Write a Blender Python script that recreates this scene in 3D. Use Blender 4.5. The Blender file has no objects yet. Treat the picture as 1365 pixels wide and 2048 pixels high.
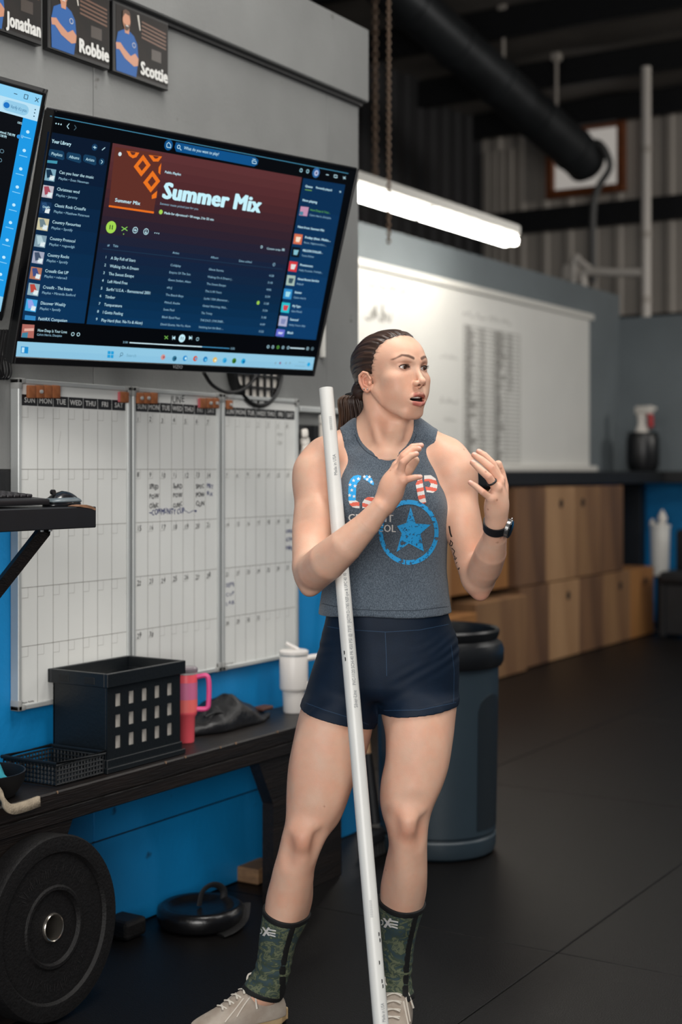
import bpy, bmesh, math, random
import numpy as np
from mathutils import Vector, Matrix
from mathutils.bvhtree import BVHTree

random.seed(7)
rng = np.random.default_rng(7)
scene = bpy.context.scene
COL = scene.collection

# ------------------------------------------------------------------ camera
F_PX, CX, HY, CAM_H = 2880.0, 682.5, 940.0, 1.32
CAM_X = 2.715
TH = math.atan((2470 - CX) / F_PX)          # wall direction against the optical axis
SN, CS = math.sin(TH), math.cos(TH)
cam_data = bpy.data.cameras.new('camera')
cam = bpy.data.objects.new('camera', cam_data)
COL.objects.link(cam)
cam.location = (CAM_X, 0, CAM_H)
cam.rotation_euler = (math.pi / 2, 0, TH)
cam_data.sensor_fit = 'VERTICAL'
cam_data.sensor_height = 36
cam_data.lens = F_PX / 2048 * 36
cam_data.shift_y = -84 / 2048
cam_data.clip_start = 0.05
cam_data.clip_end = 100
cam_data.dof.use_dof = True
cam_data.dof.focus_distance = 3.30
cam_data.dof.aperture_fstop = 2.5
scene.camera = cam

# ------------------------------------------------------------------ world and light
world = bpy.data.worlds.new('world')
scene.world = world
world.use_nodes = True
bg = world.node_tree.nodes['Background']
bg.inputs[0].default_value = (0.62, 0.78, 1.0, 1)
bg.inputs[1].default_value = 0.08

def area_light(name, loc, target, size, size_y, power, color):
    ld = bpy.data.lights.new(name, 'AREA')
    ld.shape = 'RECTANGLE'; ld.size = size; ld.size_y = size_y
    ld.energy = power; ld.color = color
    o = bpy.data.objects.new(name, ld)
    COL.objects.link(o)
    o.location = loc
    d = Vector(target) - Vector(loc)
    o.rotation_euler = d.to_track_quat('-Z', 'Y').to_euler()
    return o
# added soft frontal light behind the camera; no door is built there
area_light('front_soft_light', (3.6, -2.6, 2.0), (1.0, 3.2, 1.2), 3.4, 2.6, 250, (1.0, 0.97, 0.93))
# the gym's ceiling strips over the open floor
for i, (x, y, p) in enumerate(((1.5, 2.6, 95), (3.4, 4.2, 60), (3.6, 8.0, 62), (0.6, 8.2, 40))):
    area_light('ceiling_strip_light', (x, y, 4.2), (x - 0.15, y + 0.05, 0), 0.9, 2.6, p, (1.0, 0.97, 0.92))

# added out-of-view area light, put in to brighten the outer steel wall
area_light('outer_wall_fill', (7.6, 11.6, 4.2), (0.5, 15.5, 4.2), 2.5, 1.6, 190, (1.0, 0.95, 0.88))

scene.view_settings.view_transform = 'Standard'
scene.view_settings.look = 'None'
scene.view_settings.gamma = 1
scene.view_settings.exposure = 0.12
scene.view_settings.use_curve_mapping = False

# ------------------------------------------------------------------ pixel measurements to places
def atd(px, py, d):
    u = (px - CX) / F_PX * d
    return Vector((CAM_X + CS * u - SN * d, SN * u + CS * d, CAM_H + (HY - py) / F_PX * d))
def onX(px, py, X0):
    a = atd(px, py, 1.0); return atd(px, py, (X0 - CAM_X) / (a.x - CAM_X))
def onY(px, py, Y0):
    a = atd(px, py, 1.0); return atd(px, py, Y0 / a.y)
def onZ(px, py, Z0):
    return atd(px, py, (CAM_H - Z0) * F_PX / (py - HY))
def onP(px, py, P0, n):
    c = Vector((CAM_X, 0, CAM_H)); r = atd(px, py, 1.0) - c
    return c + r * ((P0 - c).dot(n) / r.dot(n))

# ------------------------------------------------------------------ materials
def lin(c):
    if isinstance(c, str):
        c = tuple(int(c[i:i + 2], 16) for i in (0, 2, 4))
    return tuple((v / 255 / 12.92) if v / 255 <= 0.04045 else ((v / 255 + 0.055) / 1.055) ** 2.4 for v in c[:3])
MATS = {}
def mat(name, color, rough=0.6, metal=0.0, var=0.0, scale=8.0, bump=0.0, bscale=60.0, stretch=None,
        emit=None, spec=0.5, color2=None, scuff=None, coat=0.0, trans=0.0, detail=4.0, sheen=0.0, contrast=None):
    if name in MATS: return MATS[name]
    m = bpy.data.materials.new(name); m.use_nodes = True
    nt = m.node_tree; p = nt.nodes['Principled BSDF']
    c = lin(color)
    p.inputs['Base Color'].default_value = (*c, 1)
    p.inputs['Roughness'].default_value = rough
    p.inputs['Metallic'].default_value = metal
    p.inputs['Specular IOR Level'].default_value = spec
    p.inputs['Coat Weight'].default_value = coat
    p.inputs['Transmission Weight'].default_value = trans
    p.inputs['Sheen Weight'].default_value = sheen
    tc = None
    def coords():
        nonlocal tc
        if tc is None:
            t = nt.nodes.new('ShaderNodeTexCoord'); mp = nt.nodes.new('ShaderNodeMapping')
            nt.links.new(t.outputs['Object'], mp.inputs[0])
            if stretch: mp.inputs['Scale'].default_value = stretch
            tc = mp.outputs[0]
        return tc
    if var > 0 or color2 is not None:
        n = nt.nodes.new('ShaderNodeTexNoise')
        n.inputs['Scale'].default_value = scale; n.inputs['Detail'].default_value = detail
        nt.links.new(coords(), n.inputs['Vector'])
        r = nt.nodes.new('ShaderNodeValToRGB')
        lo, hi = contrast or (0.3, 0.7)
        r.color_ramp.elements[0].position = lo; r.color_ramp.elements[1].position = hi
        c2 = lin(color2) if color2 is not None else tuple(min(1, v * (1 + var)) for v in c)
        c1 = c if color2 is not None else tuple(v * (1 - var) for v in c)
        r.color_ramp.elements[0].color = (*c1, 1); r.color_ramp.elements[1].color = (*c2, 1)
        nt.links.new(n.outputs[0], r.inputs[0]); nt.links.new(r.outputs[0], p.inputs['Base Color'])
    if scuff:
        n = nt.nodes.new('ShaderNodeTexNoise'); n.inputs['Scale'].default_value = scuff[1]; n.inputs['Detail'].default_value = 4
        nt.links.new(coords(), n.inputs['Vector'])
        r2 = nt.nodes.new('ShaderNodeValToRGB'); r2.color_ramp.elements[0].position = scuff[2]; r2.color_ramp.elements[1].position = scuff[2] + .05
        nt.links.new(n.outputs[0], r2.inputs[0])
        mx = nt.nodes.new('ShaderNodeMix'); mx.data_type = 'RGBA'
        src = p.inputs['Base Color'].links[0].from_socket if p.inputs['Base Color'].links else None
        if src: nt.links.new(src, mx.inputs[6])
        else: mx.inputs[6].default_value = (*c, 1)
        mx.inputs[7].default_value = (*lin(scuff[0]), 1)
        nt.links.new(r2.outputs[0], mx.inputs[0]); nt.links.new(mx.outputs[2], p.inputs['Base Color'])
    if bump > 0:
        n = nt.nodes.new('ShaderNodeTexNoise'); n.inputs['Scale'].default_value = bscale
        n.inputs['Detail'].default_value = 5
        nt.links.new(coords(), n.inputs['Vector'])
        b = nt.nodes.new('ShaderNodeBump'); b.inputs['Strength'].default_value = bump
        b.inputs['Distance'].default_value = 0.01
        nt.links.new(n.outputs[0], b.inputs['Height']); nt.links.new(b.outputs[0], p.inputs['Normal'])
    if emit is not None:
        p.inputs['Emission Color'].default_value = (*c, 1); p.inputs['Emission Strength'].default_value = emit
    MATS[name] = m
    return m
def glow(hexc, strength=1.0):
    """a lit screen colour: black body that emits"""
    k = 'glow_' + hexc + ('' if strength == 1.0 else '_%g' % strength)
    if k in MATS: return MATS[k]
    m = bpy.data.materials.new(k); m.use_nodes = True
    p = m.node_tree.nodes['Principled BSDF']
    p.inputs['Base Color'].default_value = (0, 0, 0, 1); p.inputs['Roughness'].default_value = 0.35
    p.inputs['Specular IOR Level'].default_value = 0.25
    p.inputs['Emission Color'].default_value = (*lin(hexc), 1); p.inputs['Emission Strength'].default_value = strength
    MATS[k] = m
    return m

# ------------------------------------------------------------------ object helpers
def tag(o, label=None, cat=None, group=None, kind=None):
    if label: o['label'] = label
    if cat: o['category'] = cat
    if group: o['group'] = group
    if kind: o['kind'] = kind
    return o
def thing(name, loc, label, cat, group=None):
    o = bpy.data.objects.new(name, None); COL.objects.link(o)
    o.location = loc; o.empty_display_size = 0.05
    return tag(o, label, cat, group)
WORLDLOC = {}
def wloc(o):
    v = o.location.copy(); p = o.parent
    while p is not None: v = v + p.location; p = p.parent
    return v
def link(name, me, m, parent=None, loc=None, smooth=False):
    o = bpy.data.objects.new(name, me); COL.objects.link(o)
    if m is not None and len(me.materials) == 0: me.materials.append(m)
    if loc is not None: o.location = loc
    if parent is not None:
        o.parent = parent; o.location = Vector(o.location) - wloc(parent)
    return o
def from_data(name, verts, faces, m, parent=None, smooth=False, centre=True):
    me = bpy.data.meshes.new(name)
    v = np.array([tuple(x) for x in verts], float).reshape(-1, 3)
    c = (v.min(0) + v.max(0)) / 2 if centre and len(v) else np.zeros(3)
    me.from_pydata((v - c).tolist(), [], [list(f) for f in faces]); me.update()
    if smooth:
        me.polygons.foreach_set('use_smooth', [True] * len(me.polygons))
    return link(name, me, m, parent, Vector(c))
def from_bm(name, bm, m, parent=None, smooth=None):
    """smooth: angle in degrees for smooth-by-angle, None for flat"""
    bmesh.ops.recalc_face_normals(bm, faces=bm.faces)
    xs = [v.co for v in bm.verts]
    c = Vector([(min(q[i] for q in xs) + max(q[i] for q in xs)) / 2 for i in range(3)])
    bmesh.ops.translate(bm, vec=-c, verts=bm.verts)
    if smooth is not None:
        a = math.radians(smooth)
        for f in bm.faces: f.smooth = True
        for e in bm.edges:
            if len(e.link_faces) == 2 and e.calc_face_angle(0) > a: e.smooth = False
    me = bpy.data.meshes.new(name); bm.to_mesh(me); bm.free()
    return link(name, me, m, parent, c)
def bm_box(bm, lo, hi, bevel=0.0, M=None, seg=1):
    b2 = bmesh.new()
    bmesh.ops.create_cube(b2, size=1)
    lo, hi = Vector(lo), Vector(hi)
    for v in b2.verts: v.co = Vector([(lo[i] + hi[i]) / 2 + v.co[i] * (hi[i] - lo[i]) for i in range(3)])
    if bevel > 0:
        bmesh.ops.bevel(b2, geom=b2.edges[:], offset=bevel, segments=seg, affect='EDGES', profile=0.5)
    if M is not None: b2.transform(M)
    merge(bm, b2)
def merge(bm, b2):
    off = {}
    for v in b2.verts: off[v] = bm.verts.new(v.co)
    for f in b2.faces:
        try: bm.faces.new([off[v] for v in f.verts])
        except ValueError: pass
    b2.free()
def bm_tube(bm, pts, rad, seg=10, closed=False, cap=True, flat=1.0):
    pts = [Vector(p) for p in pts]; n = len(pts)
    if not hasattr(rad, '__len__'): rad = [rad] * n
    rings = []; prev = None
    for i in range(n):
        a = pts[(i - 1) % n] if (closed or i > 0) else pts[i]
        b = pts[(i + 1) % n] if (closed or i < n - 1) else pts[i]
        t = (b - a).normalized()
        if prev is None:
            up = Vector((0, 0, 1)) if abs(t.z) < 0.9 else Vector((1, 0, 0))
            x = t.cross(up).normalized()
        else:
            x = (prev - t * prev.dot(t)).normalized()
        y = t.cross(x).normalized(); prev = x
        rings.append([bm.verts.new(pts[i] + (x * math.cos(k * 2 * math.pi / seg) + y * flat * math.sin(k * 2 * math.pi / seg)) * rad[i]) for k in range(seg)])
    m = n if closed else n - 1
    for i in range(m):
        r0, r1 = rings[i], rings[(i + 1) % n]
        for k in range(seg):
            bm.faces.new((r0[k], r0[(k + 1) % seg], r1[(k + 1) % seg], r1[k]))
    if cap and not closed:
        bm.faces.new(rings[0][::-1]); bm.faces.new(rings[-1])
def bm_lathe(bm, prof, centre=(0, 0, 0), seg=32, M=None, cap=True):
    b2 = bmesh.new(); rings = []
    for r, z in prof:
        rings.append([b2.verts.new((r * math.cos(k * 2 * math.pi / seg), r * math.sin(k * 2 * math.pi / seg), z)) for k in range(seg)])
    for i in range(len(rings) - 1):
        for k in range(seg):
            b2.faces.new((rings[i][k], rings[i][(k + 1) % seg], rings[i + 1][(k + 1) % seg], rings[i + 1][k]))
    if cap:
        b2.faces.new(rings[0][::-1]); b2.faces.new(rings[-1])
    b2.transform((Matrix.Translation(centre) @ M) if M is not None else Matrix.Translation(centre))
    merge(bm, b2)
def bm_prism(bm, poly, thick, M):
    """2D polygon (xy) extruded from z=0 to z=thick, placed by M"""
    b2 = bmesh.new()
    a = [b2.verts.new((x, y, 0)) for x, y in poly]; b = [b2.verts.new((x, y, thick)) for x, y in poly]
    n = len(poly)
    b2.faces.new(a[::-1]); b2.faces.new(b)
    for i in range(n): b2.faces.new((a[i], a[(i + 1) % n], b[(i + 1) % n], b[i]))
    b2.transform(M); merge(bm, b2)
def box(name, lo, hi, m, parent=None, bevel=0.0, M=None, smooth=None, seg=1):
    bm = bmesh.new(); bm_box(bm, lo, hi, bevel, M, seg); return from_bm(name, bm, m, parent, smooth)
def tube(name, pts, rad, m, parent=None, seg=10, closed=False, flat=1.0):
    bm = bmesh.new(); bm_tube(bm, pts, rad, seg, closed, True, flat); return from_bm(name, bm, m, parent, 50)
def lathe(name, prof, centre, m, parent=None, seg=32, M=None, cap=True, smooth=35):
    bm = bmesh.new(); bm_lathe(bm, prof, centre, seg, M, cap); return from_bm(name, bm, m, parent, smooth)
def frame(o, ax, ay):
    """matrix with origin o, x axis ax, y axis ay (3D)"""
    ax = Vector(ax).normalized(); ay = Vector(ay); az = ax.cross(ay).normalized(); ay = az.cross(ax)
    M = Matrix.Identity(4)
    for i in range(3): M[i][0], M[i][1], M[i][2], M[i][3] = ax[i], ay[i], az[i], o[i]
    return M
def smooth_path(pts, n=8):
    """Catmull-Rom through the points"""
    P = [Vector(p) for p in pts]; out = []
    for i in range(len(P) - 1):
        p0, p1, p2, p3 = P[max(i - 1, 0)], P[i], P[i + 1], P[min(i + 2, len(P) - 1)]
        for k in range(n):
            t = k / n
            out.append(0.5 * ((2 * p1) + (p2 - p0) * t + (2 * p0 - 5 * p1 + 4 * p2 - p3) * t * t + (3 * p1 - p0 - 3 * p2 + p3) * t ** 3))
    out.append(P[-1]); return out
def copy_tree(o, parent=None):
    c = o.copy(); COL.objects.link(c)
    if parent is not None: c.parent = parent
    for ch in list(o.children): copy_tree(ch, c)
    return c

# ------------------------------------------------------------------ lettering: glyphs cut once, laid out by hand
GLYPH = {}
def make_glyphs():
    chars = ''.join(chr(c) for c in range(33, 127)) + '\u2022'
    tmp = []
    for bold in (0, 1):
        for ch in chars:
            for s in (ch, 'H' + ch + 'H'):
                cu = bpy.data.curves.new('glyph', 'FONT'); cu.body = s; cu.size = 1.0
                cu.resolution_u = 2; cu.fill_mode = 'FRONT'; cu.offset = 0.0
                o = bpy.data.objects.new('glyph', cu); COL.objects.link(o); tmp.append((bold, ch, s, o))
    cu = bpy.data.curves.new('glyph', 'FONT'); cu.body = 'HH'; cu.size = 1.0; cu.resolution_u = 2
    o = bpy.data.objects.new('glyph', cu); COL.objects.link(o); tmp.append((0, 'HH', 'HH', o))
    dg = bpy.context.evaluated_depsgraph_get(); dg.update()
    wid = {}
    for bold, ch, s, o in tmp:
        me = bpy.data.meshes.new_from_object(o.evaluated_get(dg), depsgraph=dg)
        vs = [(v.co.x, v.co.y) for v in me.vertices]; fs = [tuple(p.vertices) for p in me.polygons]
        if s == 'HH' or (len(s) == 3): wid[(bold, ch)] = (max(v[0] for v in vs) - min(v[0] for v in vs)) if vs else 0.5
        else: GLYPH[(bold, ch)] = (vs, fs)
        bpy.data.meshes.remove(me)
    hh = wid[(0, 'HH')]
    for (bold, ch) in list(GLYPH): GLYPH[(bold, ch)] += (max(0.1, wid[(bold, ch)] - hh + (0.03 if bold else 0.0)),)
    for _, _, _, o in tmp:
        cu = o.data; bpy.data.objects.remove(o); bpy.data.curves.remove(cu)
make_glyphs()
def text_width(s, bold=0):
    return sum(GLYPH[(bold, c)][2] if c != ' ' else 0.28 for c in s)

class Print:
    """flat print gathered by material, laid on a plane"""
    def __init__(self, M, step=0.0004):
        self.M, self.step, self.d = M, step, {}
    def _put(self, m, vs, fs, layer):
        V, Fc = self.d.setdefault(m.name, (m, [], []))[1:]
        o = len(V)
        V.extend(self.M @ Vector((x, y, layer * self.step)) for x, y in vs); Fc.extend([tuple(i + o for i in f) for f in fs])
    def poly(self, m, pts, layer=1): self._put(m, pts, [tuple(range(len(pts)))], layer)
    def rect(self, m, x0, y0, x1, y1, layer=1): self.poly(m, [(x0, y0), (x1, y0), (x1, y1), (x0, y1)], layer)
    def rrect(self, m, x0, y0, x1, y1, r, layer=1, n=5):
        pts = []
        for cx, cy, a in ((x1 - r, y0 + r, -90), (x1 - r, y1 - r, 0), (x0 + r, y1 - r, 90), (x0 + r, y0 + r, 180)):
            for k in range(n + 1):
                t = math.radians(a + 90 * k / n); pts.append((cx + r * math.cos(t), cy + r * math.sin(t)))
        self.poly(m, pts, layer)
    def disc(self, m, x, y, r, layer=1, n=20, sy=1.0):
        self.poly(m, [(x + r * math.cos(k * 2 * math.pi / n), y + sy * r * math.sin(k * 2 * math.pi / n)) for k in range(n)], layer)
    def ring(self, m, x, y, r, w, layer=1, n=24, a0=0, a1=360):
        vs, fs = [], []
        for k in range(n + 1):
            t = math.radians(a0 + (a1 - a0) * k / n)
            vs += [(x + r * math.cos(t), y + r * math.sin(t)), (x + (r - w) * math.cos(t), y + (r - w) * math.sin(t))]
        for k in range(n): fs.append((2 * k, 2 * k + 2, 2 * k + 3, 2 * k + 1))
        self._put(m, vs, fs, layer)
    def line(self, m, pts, w, layer=1):
        for (x0, y0), (x1, y1) in zip(pts, pts[1:]):
            dx, dy = x1 - x0, y1 - y0; l = math.hypot(dx, dy) or 1
            nx, ny = -dy / l * w / 2, dx / l * w / 2
            self.poly(m, [(x0 + nx, y0 + ny), (x0 - nx, y0 - ny), (x1 - nx, y1 - ny), (x1 + nx, y1 + ny)], layer)
    def text(self, m, s, x, y, size, width=None, bold=0, layer=2, align='l', shear=0.0, jit=0.0, rot=0.0, heavy=False):
        w = text_width(s, bold) * size
        kx = (width / w) if width else 1.0
        if align == 'c': x = x - w * kx / 2
        if align == 'r': x = x - w * kx
        cx = 0.0
        ca, sa = math.cos(rot), math.sin(rot)
        for c in s:
            if c == ' ': cx += 0.28 * size * kx; continue
            vs, fs, adv = GLYPH[(bold, c)]
            jy = random.uniform(-jit, jit) * size; js = 1 + random.uniform(-jit, jit)
            pts = []
            for a, b in vs:
                lx = cx + (a * js + b * shear) * size * kx; ly = b * size * js + jy
                pts.append((x + lx * ca - ly * sa, y + lx * sa + ly * ca))
            self._put(m, pts, fs, layer)
            if bold:
                for qi, (sx, sy) in enumerate(((.022, .014), (.044, 0.0), (.022, -.014)) if not heavy else ((-.02, .0), (.0, .03), (.04, .03), (.08, .03), (.10, 0.0), (.08, -.02), (.04, -.02), (.0, -.02), (.05, 0.0))):
                    sx *= size * kx; sy *= size; self._put(m, [(a_ + sx * ca - sy * sa, b_ + sx * sa + sy * ca) for a_, b_ in pts], fs, layer + .12 * (qi + 1))
            cx += adv * size * kx
    def build(self, name, parent, names=None):
        out = []
        for k, (m, V, Fc) in self.d.items():
            out.append(from_data((names or {}).get(k, name), V, Fc, m, parent))
        return out
# ================================================================== STRUCTURE
M_GREY = mat('grey_wall_paint', '7b7c7b', 0.75, var=0.10, scale=3.0, bump=0.12, bscale=90, scuff=('4a4540', 11, .70))
M_SLATE = mat('slate_wall_paint', '6c7478', 0.7, var=0.08, scale=2.0, bump=0.1, bscale=60)
M_BLUE = mat('blue_wall_paint', '0785c6', 0.55, var=0.12, scale=2.5, bump=0.12, bscale=70, scuff=('0a4a72', 9, .71))
M_BLACK = mat('black_paint', '121316', 0.55, var=0.2, scale=12, bump=0.1)
M_BLACKWOOD = mat('black_stained_wood', '0e0b0b', 0.42, color2='1d1613', scale=5, stretch=(14, 0.8, 14), bump=0.25, bscale=20)
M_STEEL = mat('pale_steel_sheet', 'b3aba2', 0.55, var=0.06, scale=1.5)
M_DARKSTEEL = mat('dark_steel', '26272a', 0.5, var=0.1)
M_INSUL = mat('roof_insulation_fabric', '706b66', 0.6, var=0.22, scale=1.2, bump=0.6, bscale=2.5)
M_RUBBER = mat('rubber_mat', '090808', 0.42, color2='100e0e', scale=180, bump=0.22, bscale=260, detail=2, spec=0.2)
M_WHITE = mat('white_paint', 'd8d6d0', 0.45)
M_WOODTAN = mat('raw_pine', 'a2795a', 0.6, color2='b98f66', scale=4, stretch=(6, 6, 0.6), bump=0.1)

# ---- floor of rubber mats
floor = box('floor', (-5.1, -3.0, -0.12), (9.0, 15.6, -0.020), mat('concrete_slab', '2a2828', 0.8), None)
tag(floor, kind='structure')
MW, ML = 1.22, 1.83
bm = bmesh.new(); bm_box(bm, (-MW / 2 + .0015, -ML / 2 + .0015, -0.0195), (MW / 2 - .0015, ML / 2 - .0015, 0), 0.002)
me_mat = bpy.data.meshes.new('rubber_mat'); bm.to_mesh(me_mat); bm.free(); me_mat.materials.append(M_RUBBER)
sj = onZ(1115, 1905, 0.0)               # where three mats meet in the photograph
ix0 = -4; 
for i in range(-4, 7):
    for j in range(-3, 7):
        cx_ = sj.x + (i + 0.5) * MW
        cy_ = sj.y + (j + 0.5) * ML
        if cx_ - MW / 2 < -5.0 or cx_ + MW / 2 > 9 or cy_ + ML / 2 > 15.5 or cy_ - ML / 2 < -3.0: continue
        o = bpy.data.objects.new('rubber_mat', me_mat); COL.objects.link(o)
        o.parent = floor; o.location = Vector((cx_, cy_, random.uniform(-.0008, 0.0))) - floor.location

# ---- the near partition with the screens
WEND = 4.497
wl = box('wall_left', (-0.125, -1.2, 0.0), (-0.013, WEND, 2.915), M_GREY); tag(wl, kind='structure')
def panel(name, y0, y1, z0, z1, m, parent, x0=-0.013, x1=0.0, g=0.0015):
    return box(name, (x0, y0 + g, z0 + g), (x1, y1 - g, z1 - g), m, parent, 0.0015)
ys = [-1.2, 0.62, 1.84, 3.06, 4.28, WEND]
for a, b in zip(ys, ys[1:]):
    panel('plywood_panel', a, b, 0.0, 0.276, M_BLUE, wl, g=0.003)
    panel('plywood_panel', a, b, 0.276, 1.20, M_BLUE, wl)
    panel('plywood_panel', a, b, 1.32, 2.66, M_GREY, wl)
box('black_rail_band', (-0.013, -1.2, 1.20), (0.001, WEND, 1.32), M_BLACK, wl, 0.001)
box('fascia_board', (-0.13, -1.2, 2.66), (0.032, WEND + 0.02, 2.925), M_GREY, wl, 0.004)
box('fascia_shadow_strip', (-0.013, -1.2, 2.645), (0.014, WEND + 0.004, 2.66), M_BLACK, wl, 0.001)  # black strip stands in for the shadow under the fascia board
# horizontal joint strip in the blue panels
box('joint_strip', (-0.013, -1.2, 0.273), (-0.004, WEND, 0.279), M_BLACK, wl)

# ---- the far room
XR, YB = -1.90, 12.1
wf = box('wall_far_left', (XR - 0.12, 4.0, 1.25), (XR, YB, 2.86), M_SLATE); tag(wf, kind='structure')
box('blue_dado', (XR - 0.12, 4.0, 0.0), (XR + 0.004, YB, 1.25), M_BLUE, wf)
wb = box('wall_back', (XR - 0.12, YB, 1.25), (8.9, YB + 0.12, 2.66), M_SLATE); tag(wb, kind='structure')
box('blue_dado', (XR, YB - 0.004, 0.0), (8.9, YB + 0.12, 1.25), M_BLUE, wb)
# outer shell of the building
YO, XO = 15.5, -4.95
def ribbed(name, p0, d, up, length, height, nrm, m, pitch=0.30, depth=0.03):
    prof = []; t = 0.0
    while t < length:
        prof += [(t, 0), (t + pitch * .62, 0), (t + pitch * .72, depth), (t + pitch * .90, depth)]; t += pitch
    prof.append((length, 0))
    V, Fc = [], []
    for a, b in prof:
        q = p0 + d * min(a, length) + nrm * b; V += [q, q + up * height]
    for i in range(len(prof) - 1): Fc.append((2 * i, 2 * i + 2, 2 * i + 3, 2 * i + 1))
    return from_data(name, V, Fc, m)
wo = ribbed('wall_outer_back', Vector((XO, YO, 0)), Vector((1, 0, 0)), Vector((0, 0, 1)), 13.9, 5.9, Vector((0, -1, 0)), M_STEEL)
tag(wo, kind='structure')
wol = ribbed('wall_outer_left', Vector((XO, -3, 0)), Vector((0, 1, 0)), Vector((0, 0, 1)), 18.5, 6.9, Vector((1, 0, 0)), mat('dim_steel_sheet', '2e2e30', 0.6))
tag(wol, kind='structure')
# roof: sagging insulation fabric between dark purlins, sloping down to the outer wall
V, Fc = [], []
NX, NY = 24, 60
for j in range(NY + 1):
    y = -3.0 + 18.5 * j / NY
    for i in range(NX + 1):
        x = XO + 13.9 * i / NX
        z = 5.55 + (15.5 - y) * 0.075
        z -= 0.10 * abs(math.sin(math.pi * (y - 15.5) / 1.5)) + 0.02 * math.sin(x * 5.1 + y) + 0.015 * math.sin(x * 11 - y * 3)
        V.append((x, y, z))
for j in range(NY):
    for i in range(NX):
        a = j * (NX + 1) + i; Fc.append((a, a + NX + 1, a + NX + 2, a + 1))
ce = from_data('ceiling', V, Fc, M_INSUL, None, True); tag(ce, kind='structure')
for k, y in enumerate((15.3, 14.0, 12.5, 11.0, 9.5, 8.0)):
    z = 5.55 + (15.5 - y) * 0.075
    box('purlin', (XO, y - 0.05, z - 0.34), (8.9, y + 0.05, z - 0.05), M_BLACK, ce, 0.006)
for z0, z1 in ((4.08, 4.34), (2.95, 3.05)):
    box('girt', (XO, YO - 0.16, z0), (8.9, YO - 0.035, z1), M_BLACK, wo, 0.006)
# light corner trims where the outer walls meet
for k, px in enumerate((976, 990, 1004, 1022)):
    p = onY(px, 400, YO - 0.06)
    box('corner_trim', (p.x - 0.03, YO - 0.075, 3.2), (p.x + 0.03, YO - 0.03, 5.1), M_STEEL, wo, 0.01)

# ---- high window with a timber frame
a, b = onY(1098, 400, YO - 0.05), onY(1254, 236, YO - 0.05)
win = box('window_1', (a.x + 0.07, YO - 0.06, a.z + 0.08), (b.x - 0.07, YO - 0.05, b.z - 0.07), glow('b9b3ac', 0.62)); tag(win, kind='structure')
M_TIMBER = mat('orange_timber', '8a4a20', 0.55, color2='6c3715', scale=3, stretch=(2, 2, 9))
for nm, lo, hi in (('window_frame', (a.x, YO - .14, a.z), (a.x + .085, YO - .045, b.z)), ('window_frame', (b.x - .085, YO - .14, a.z), (b.x, YO - .045, b.z)),
                   ('window_frame', (a.x + .085, YO - .14, b.z - .085), (b.x - .085, YO - .045, b.z)), ('window_sill', (a.x + .085, YO - .16, a.z), (b.x - .085, YO - .045, a.z + .085))):
    box(nm, lo, hi, M_TIMBER, win, 0.006)

# ================================================================== FAR ROOM OBJECTS
# ---- duct
e0, e1 = atd(760, -45, 12.6), atd(1172, 322, 14.6)
duct = thing('air_duct', e1, 'large round dark sheet-metal duct hanging under the roof, ending near the high window', 'duct')
M_DUCT = mat('dark_duct_metal', '3d4043', 0.42, 0.55, var=0.25, scale=3, bump=0.1, bscale=12)
dd = (e1 - e0); L = dd.length; dn = dd.normalized()
Rd = 0.215
start = e0 - dn * 2.0
pts, rads = [], []
tl = (e1 - start).length; s = 0.0
while s < tl:
    for ds, r in ((0.0, Rd), (0.56, Rd), (0.565, Rd + 0.012), (0.60, Rd + 0.012), (0.605, Rd)):
        if s + ds <= tl: pts.append(start + dn * (s + ds)); rads.append(r)
    s += 0.62
pts.append(e1); rads.append(Rd)
tube('duct_body', pts, rads, M_DUCT, duct, 28)
bm = bmesh.new(); bm_tube(bm, [e1 - dn * 0.001, e1 + dn * 0.03, e1 + dn * 0.10], [Rd + 0.008, Rd + 0.008, Rd * 0.75], 28); from_bm('end_cap', bm, M_DUCT, duct, 40)
for px, py, t, top in ((1106, 228, None, (1114, 140)), (993, 150, None, (992, -60))):
    k = min(1, max(0, (px - 760) / (1172 - 760))); c = e0 + dn * L * k
    topp = c + Vector((0, 0, Rd + 0.55))
    tube('hanger_strap', [c + Vector((0, 0, Rd - 0.01)), topp], 0.016, M_STEEL, duct, 6)
    box('hanger_bracket', topp - Vector((.045, .045, .03)), topp + Vector((.045, .045, .05)), M_STEEL, duct, 0.01)
hp = smooth_path([e1 + Vector((0, 0, Rd * .8)), e1 + Vector((.20, -.1, Rd * .6)), e1 + Vector((.30, -.1, -.10)), e1 + Vector((.18, -.1, -.30)), e1 + Vector((.12, -.1, -.55)), e1 + Vector((.12, -.1, -1.25))], 6)
tube('flexible_hose', hp, 0.035, mat('grey_hose', '5d5d5c', 0.5), duct, 8)

# ---- strip light over the far whiteboard
XL = -1.40
pe = onX(1024, 484, XL); zl = pe.z; ye = pe.y
lf = thing('strip_light', (XL, ye - 1.25, zl), 'long white fluorescent strip light with lit tubes hanging before the big whiteboard', 'light')
box('housing', (XL - 0.07, ye - 2.52, zl + 0.035), (XL + 0.07, ye, zl + 0.105), M_WHITE, lf, 0.012)
for k in (0, 1):
    y1 = ye - 0.03 - k * 1.24; y0 = y1 - 1.19
    bm = bmesh.new()
    for dx in (-0.035, 0.035):
        bm_tube(bm, [(XL + dx, y0, zl - 0.002), (XL + dx, y1, zl - 0.002)], 0.029, 12)
    from_bm('lamp_tube', bm, glow('fffaf0', 23.0), lf, 40)
    for yy in (y0 - 0.02, y1):
        box('tube_socket', (XL - 0.06, yy, zl - 0.03), (XL + 0.06, yy + 0.02, zl + 0.04), M_WHITE, lf, 0.004)

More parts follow.
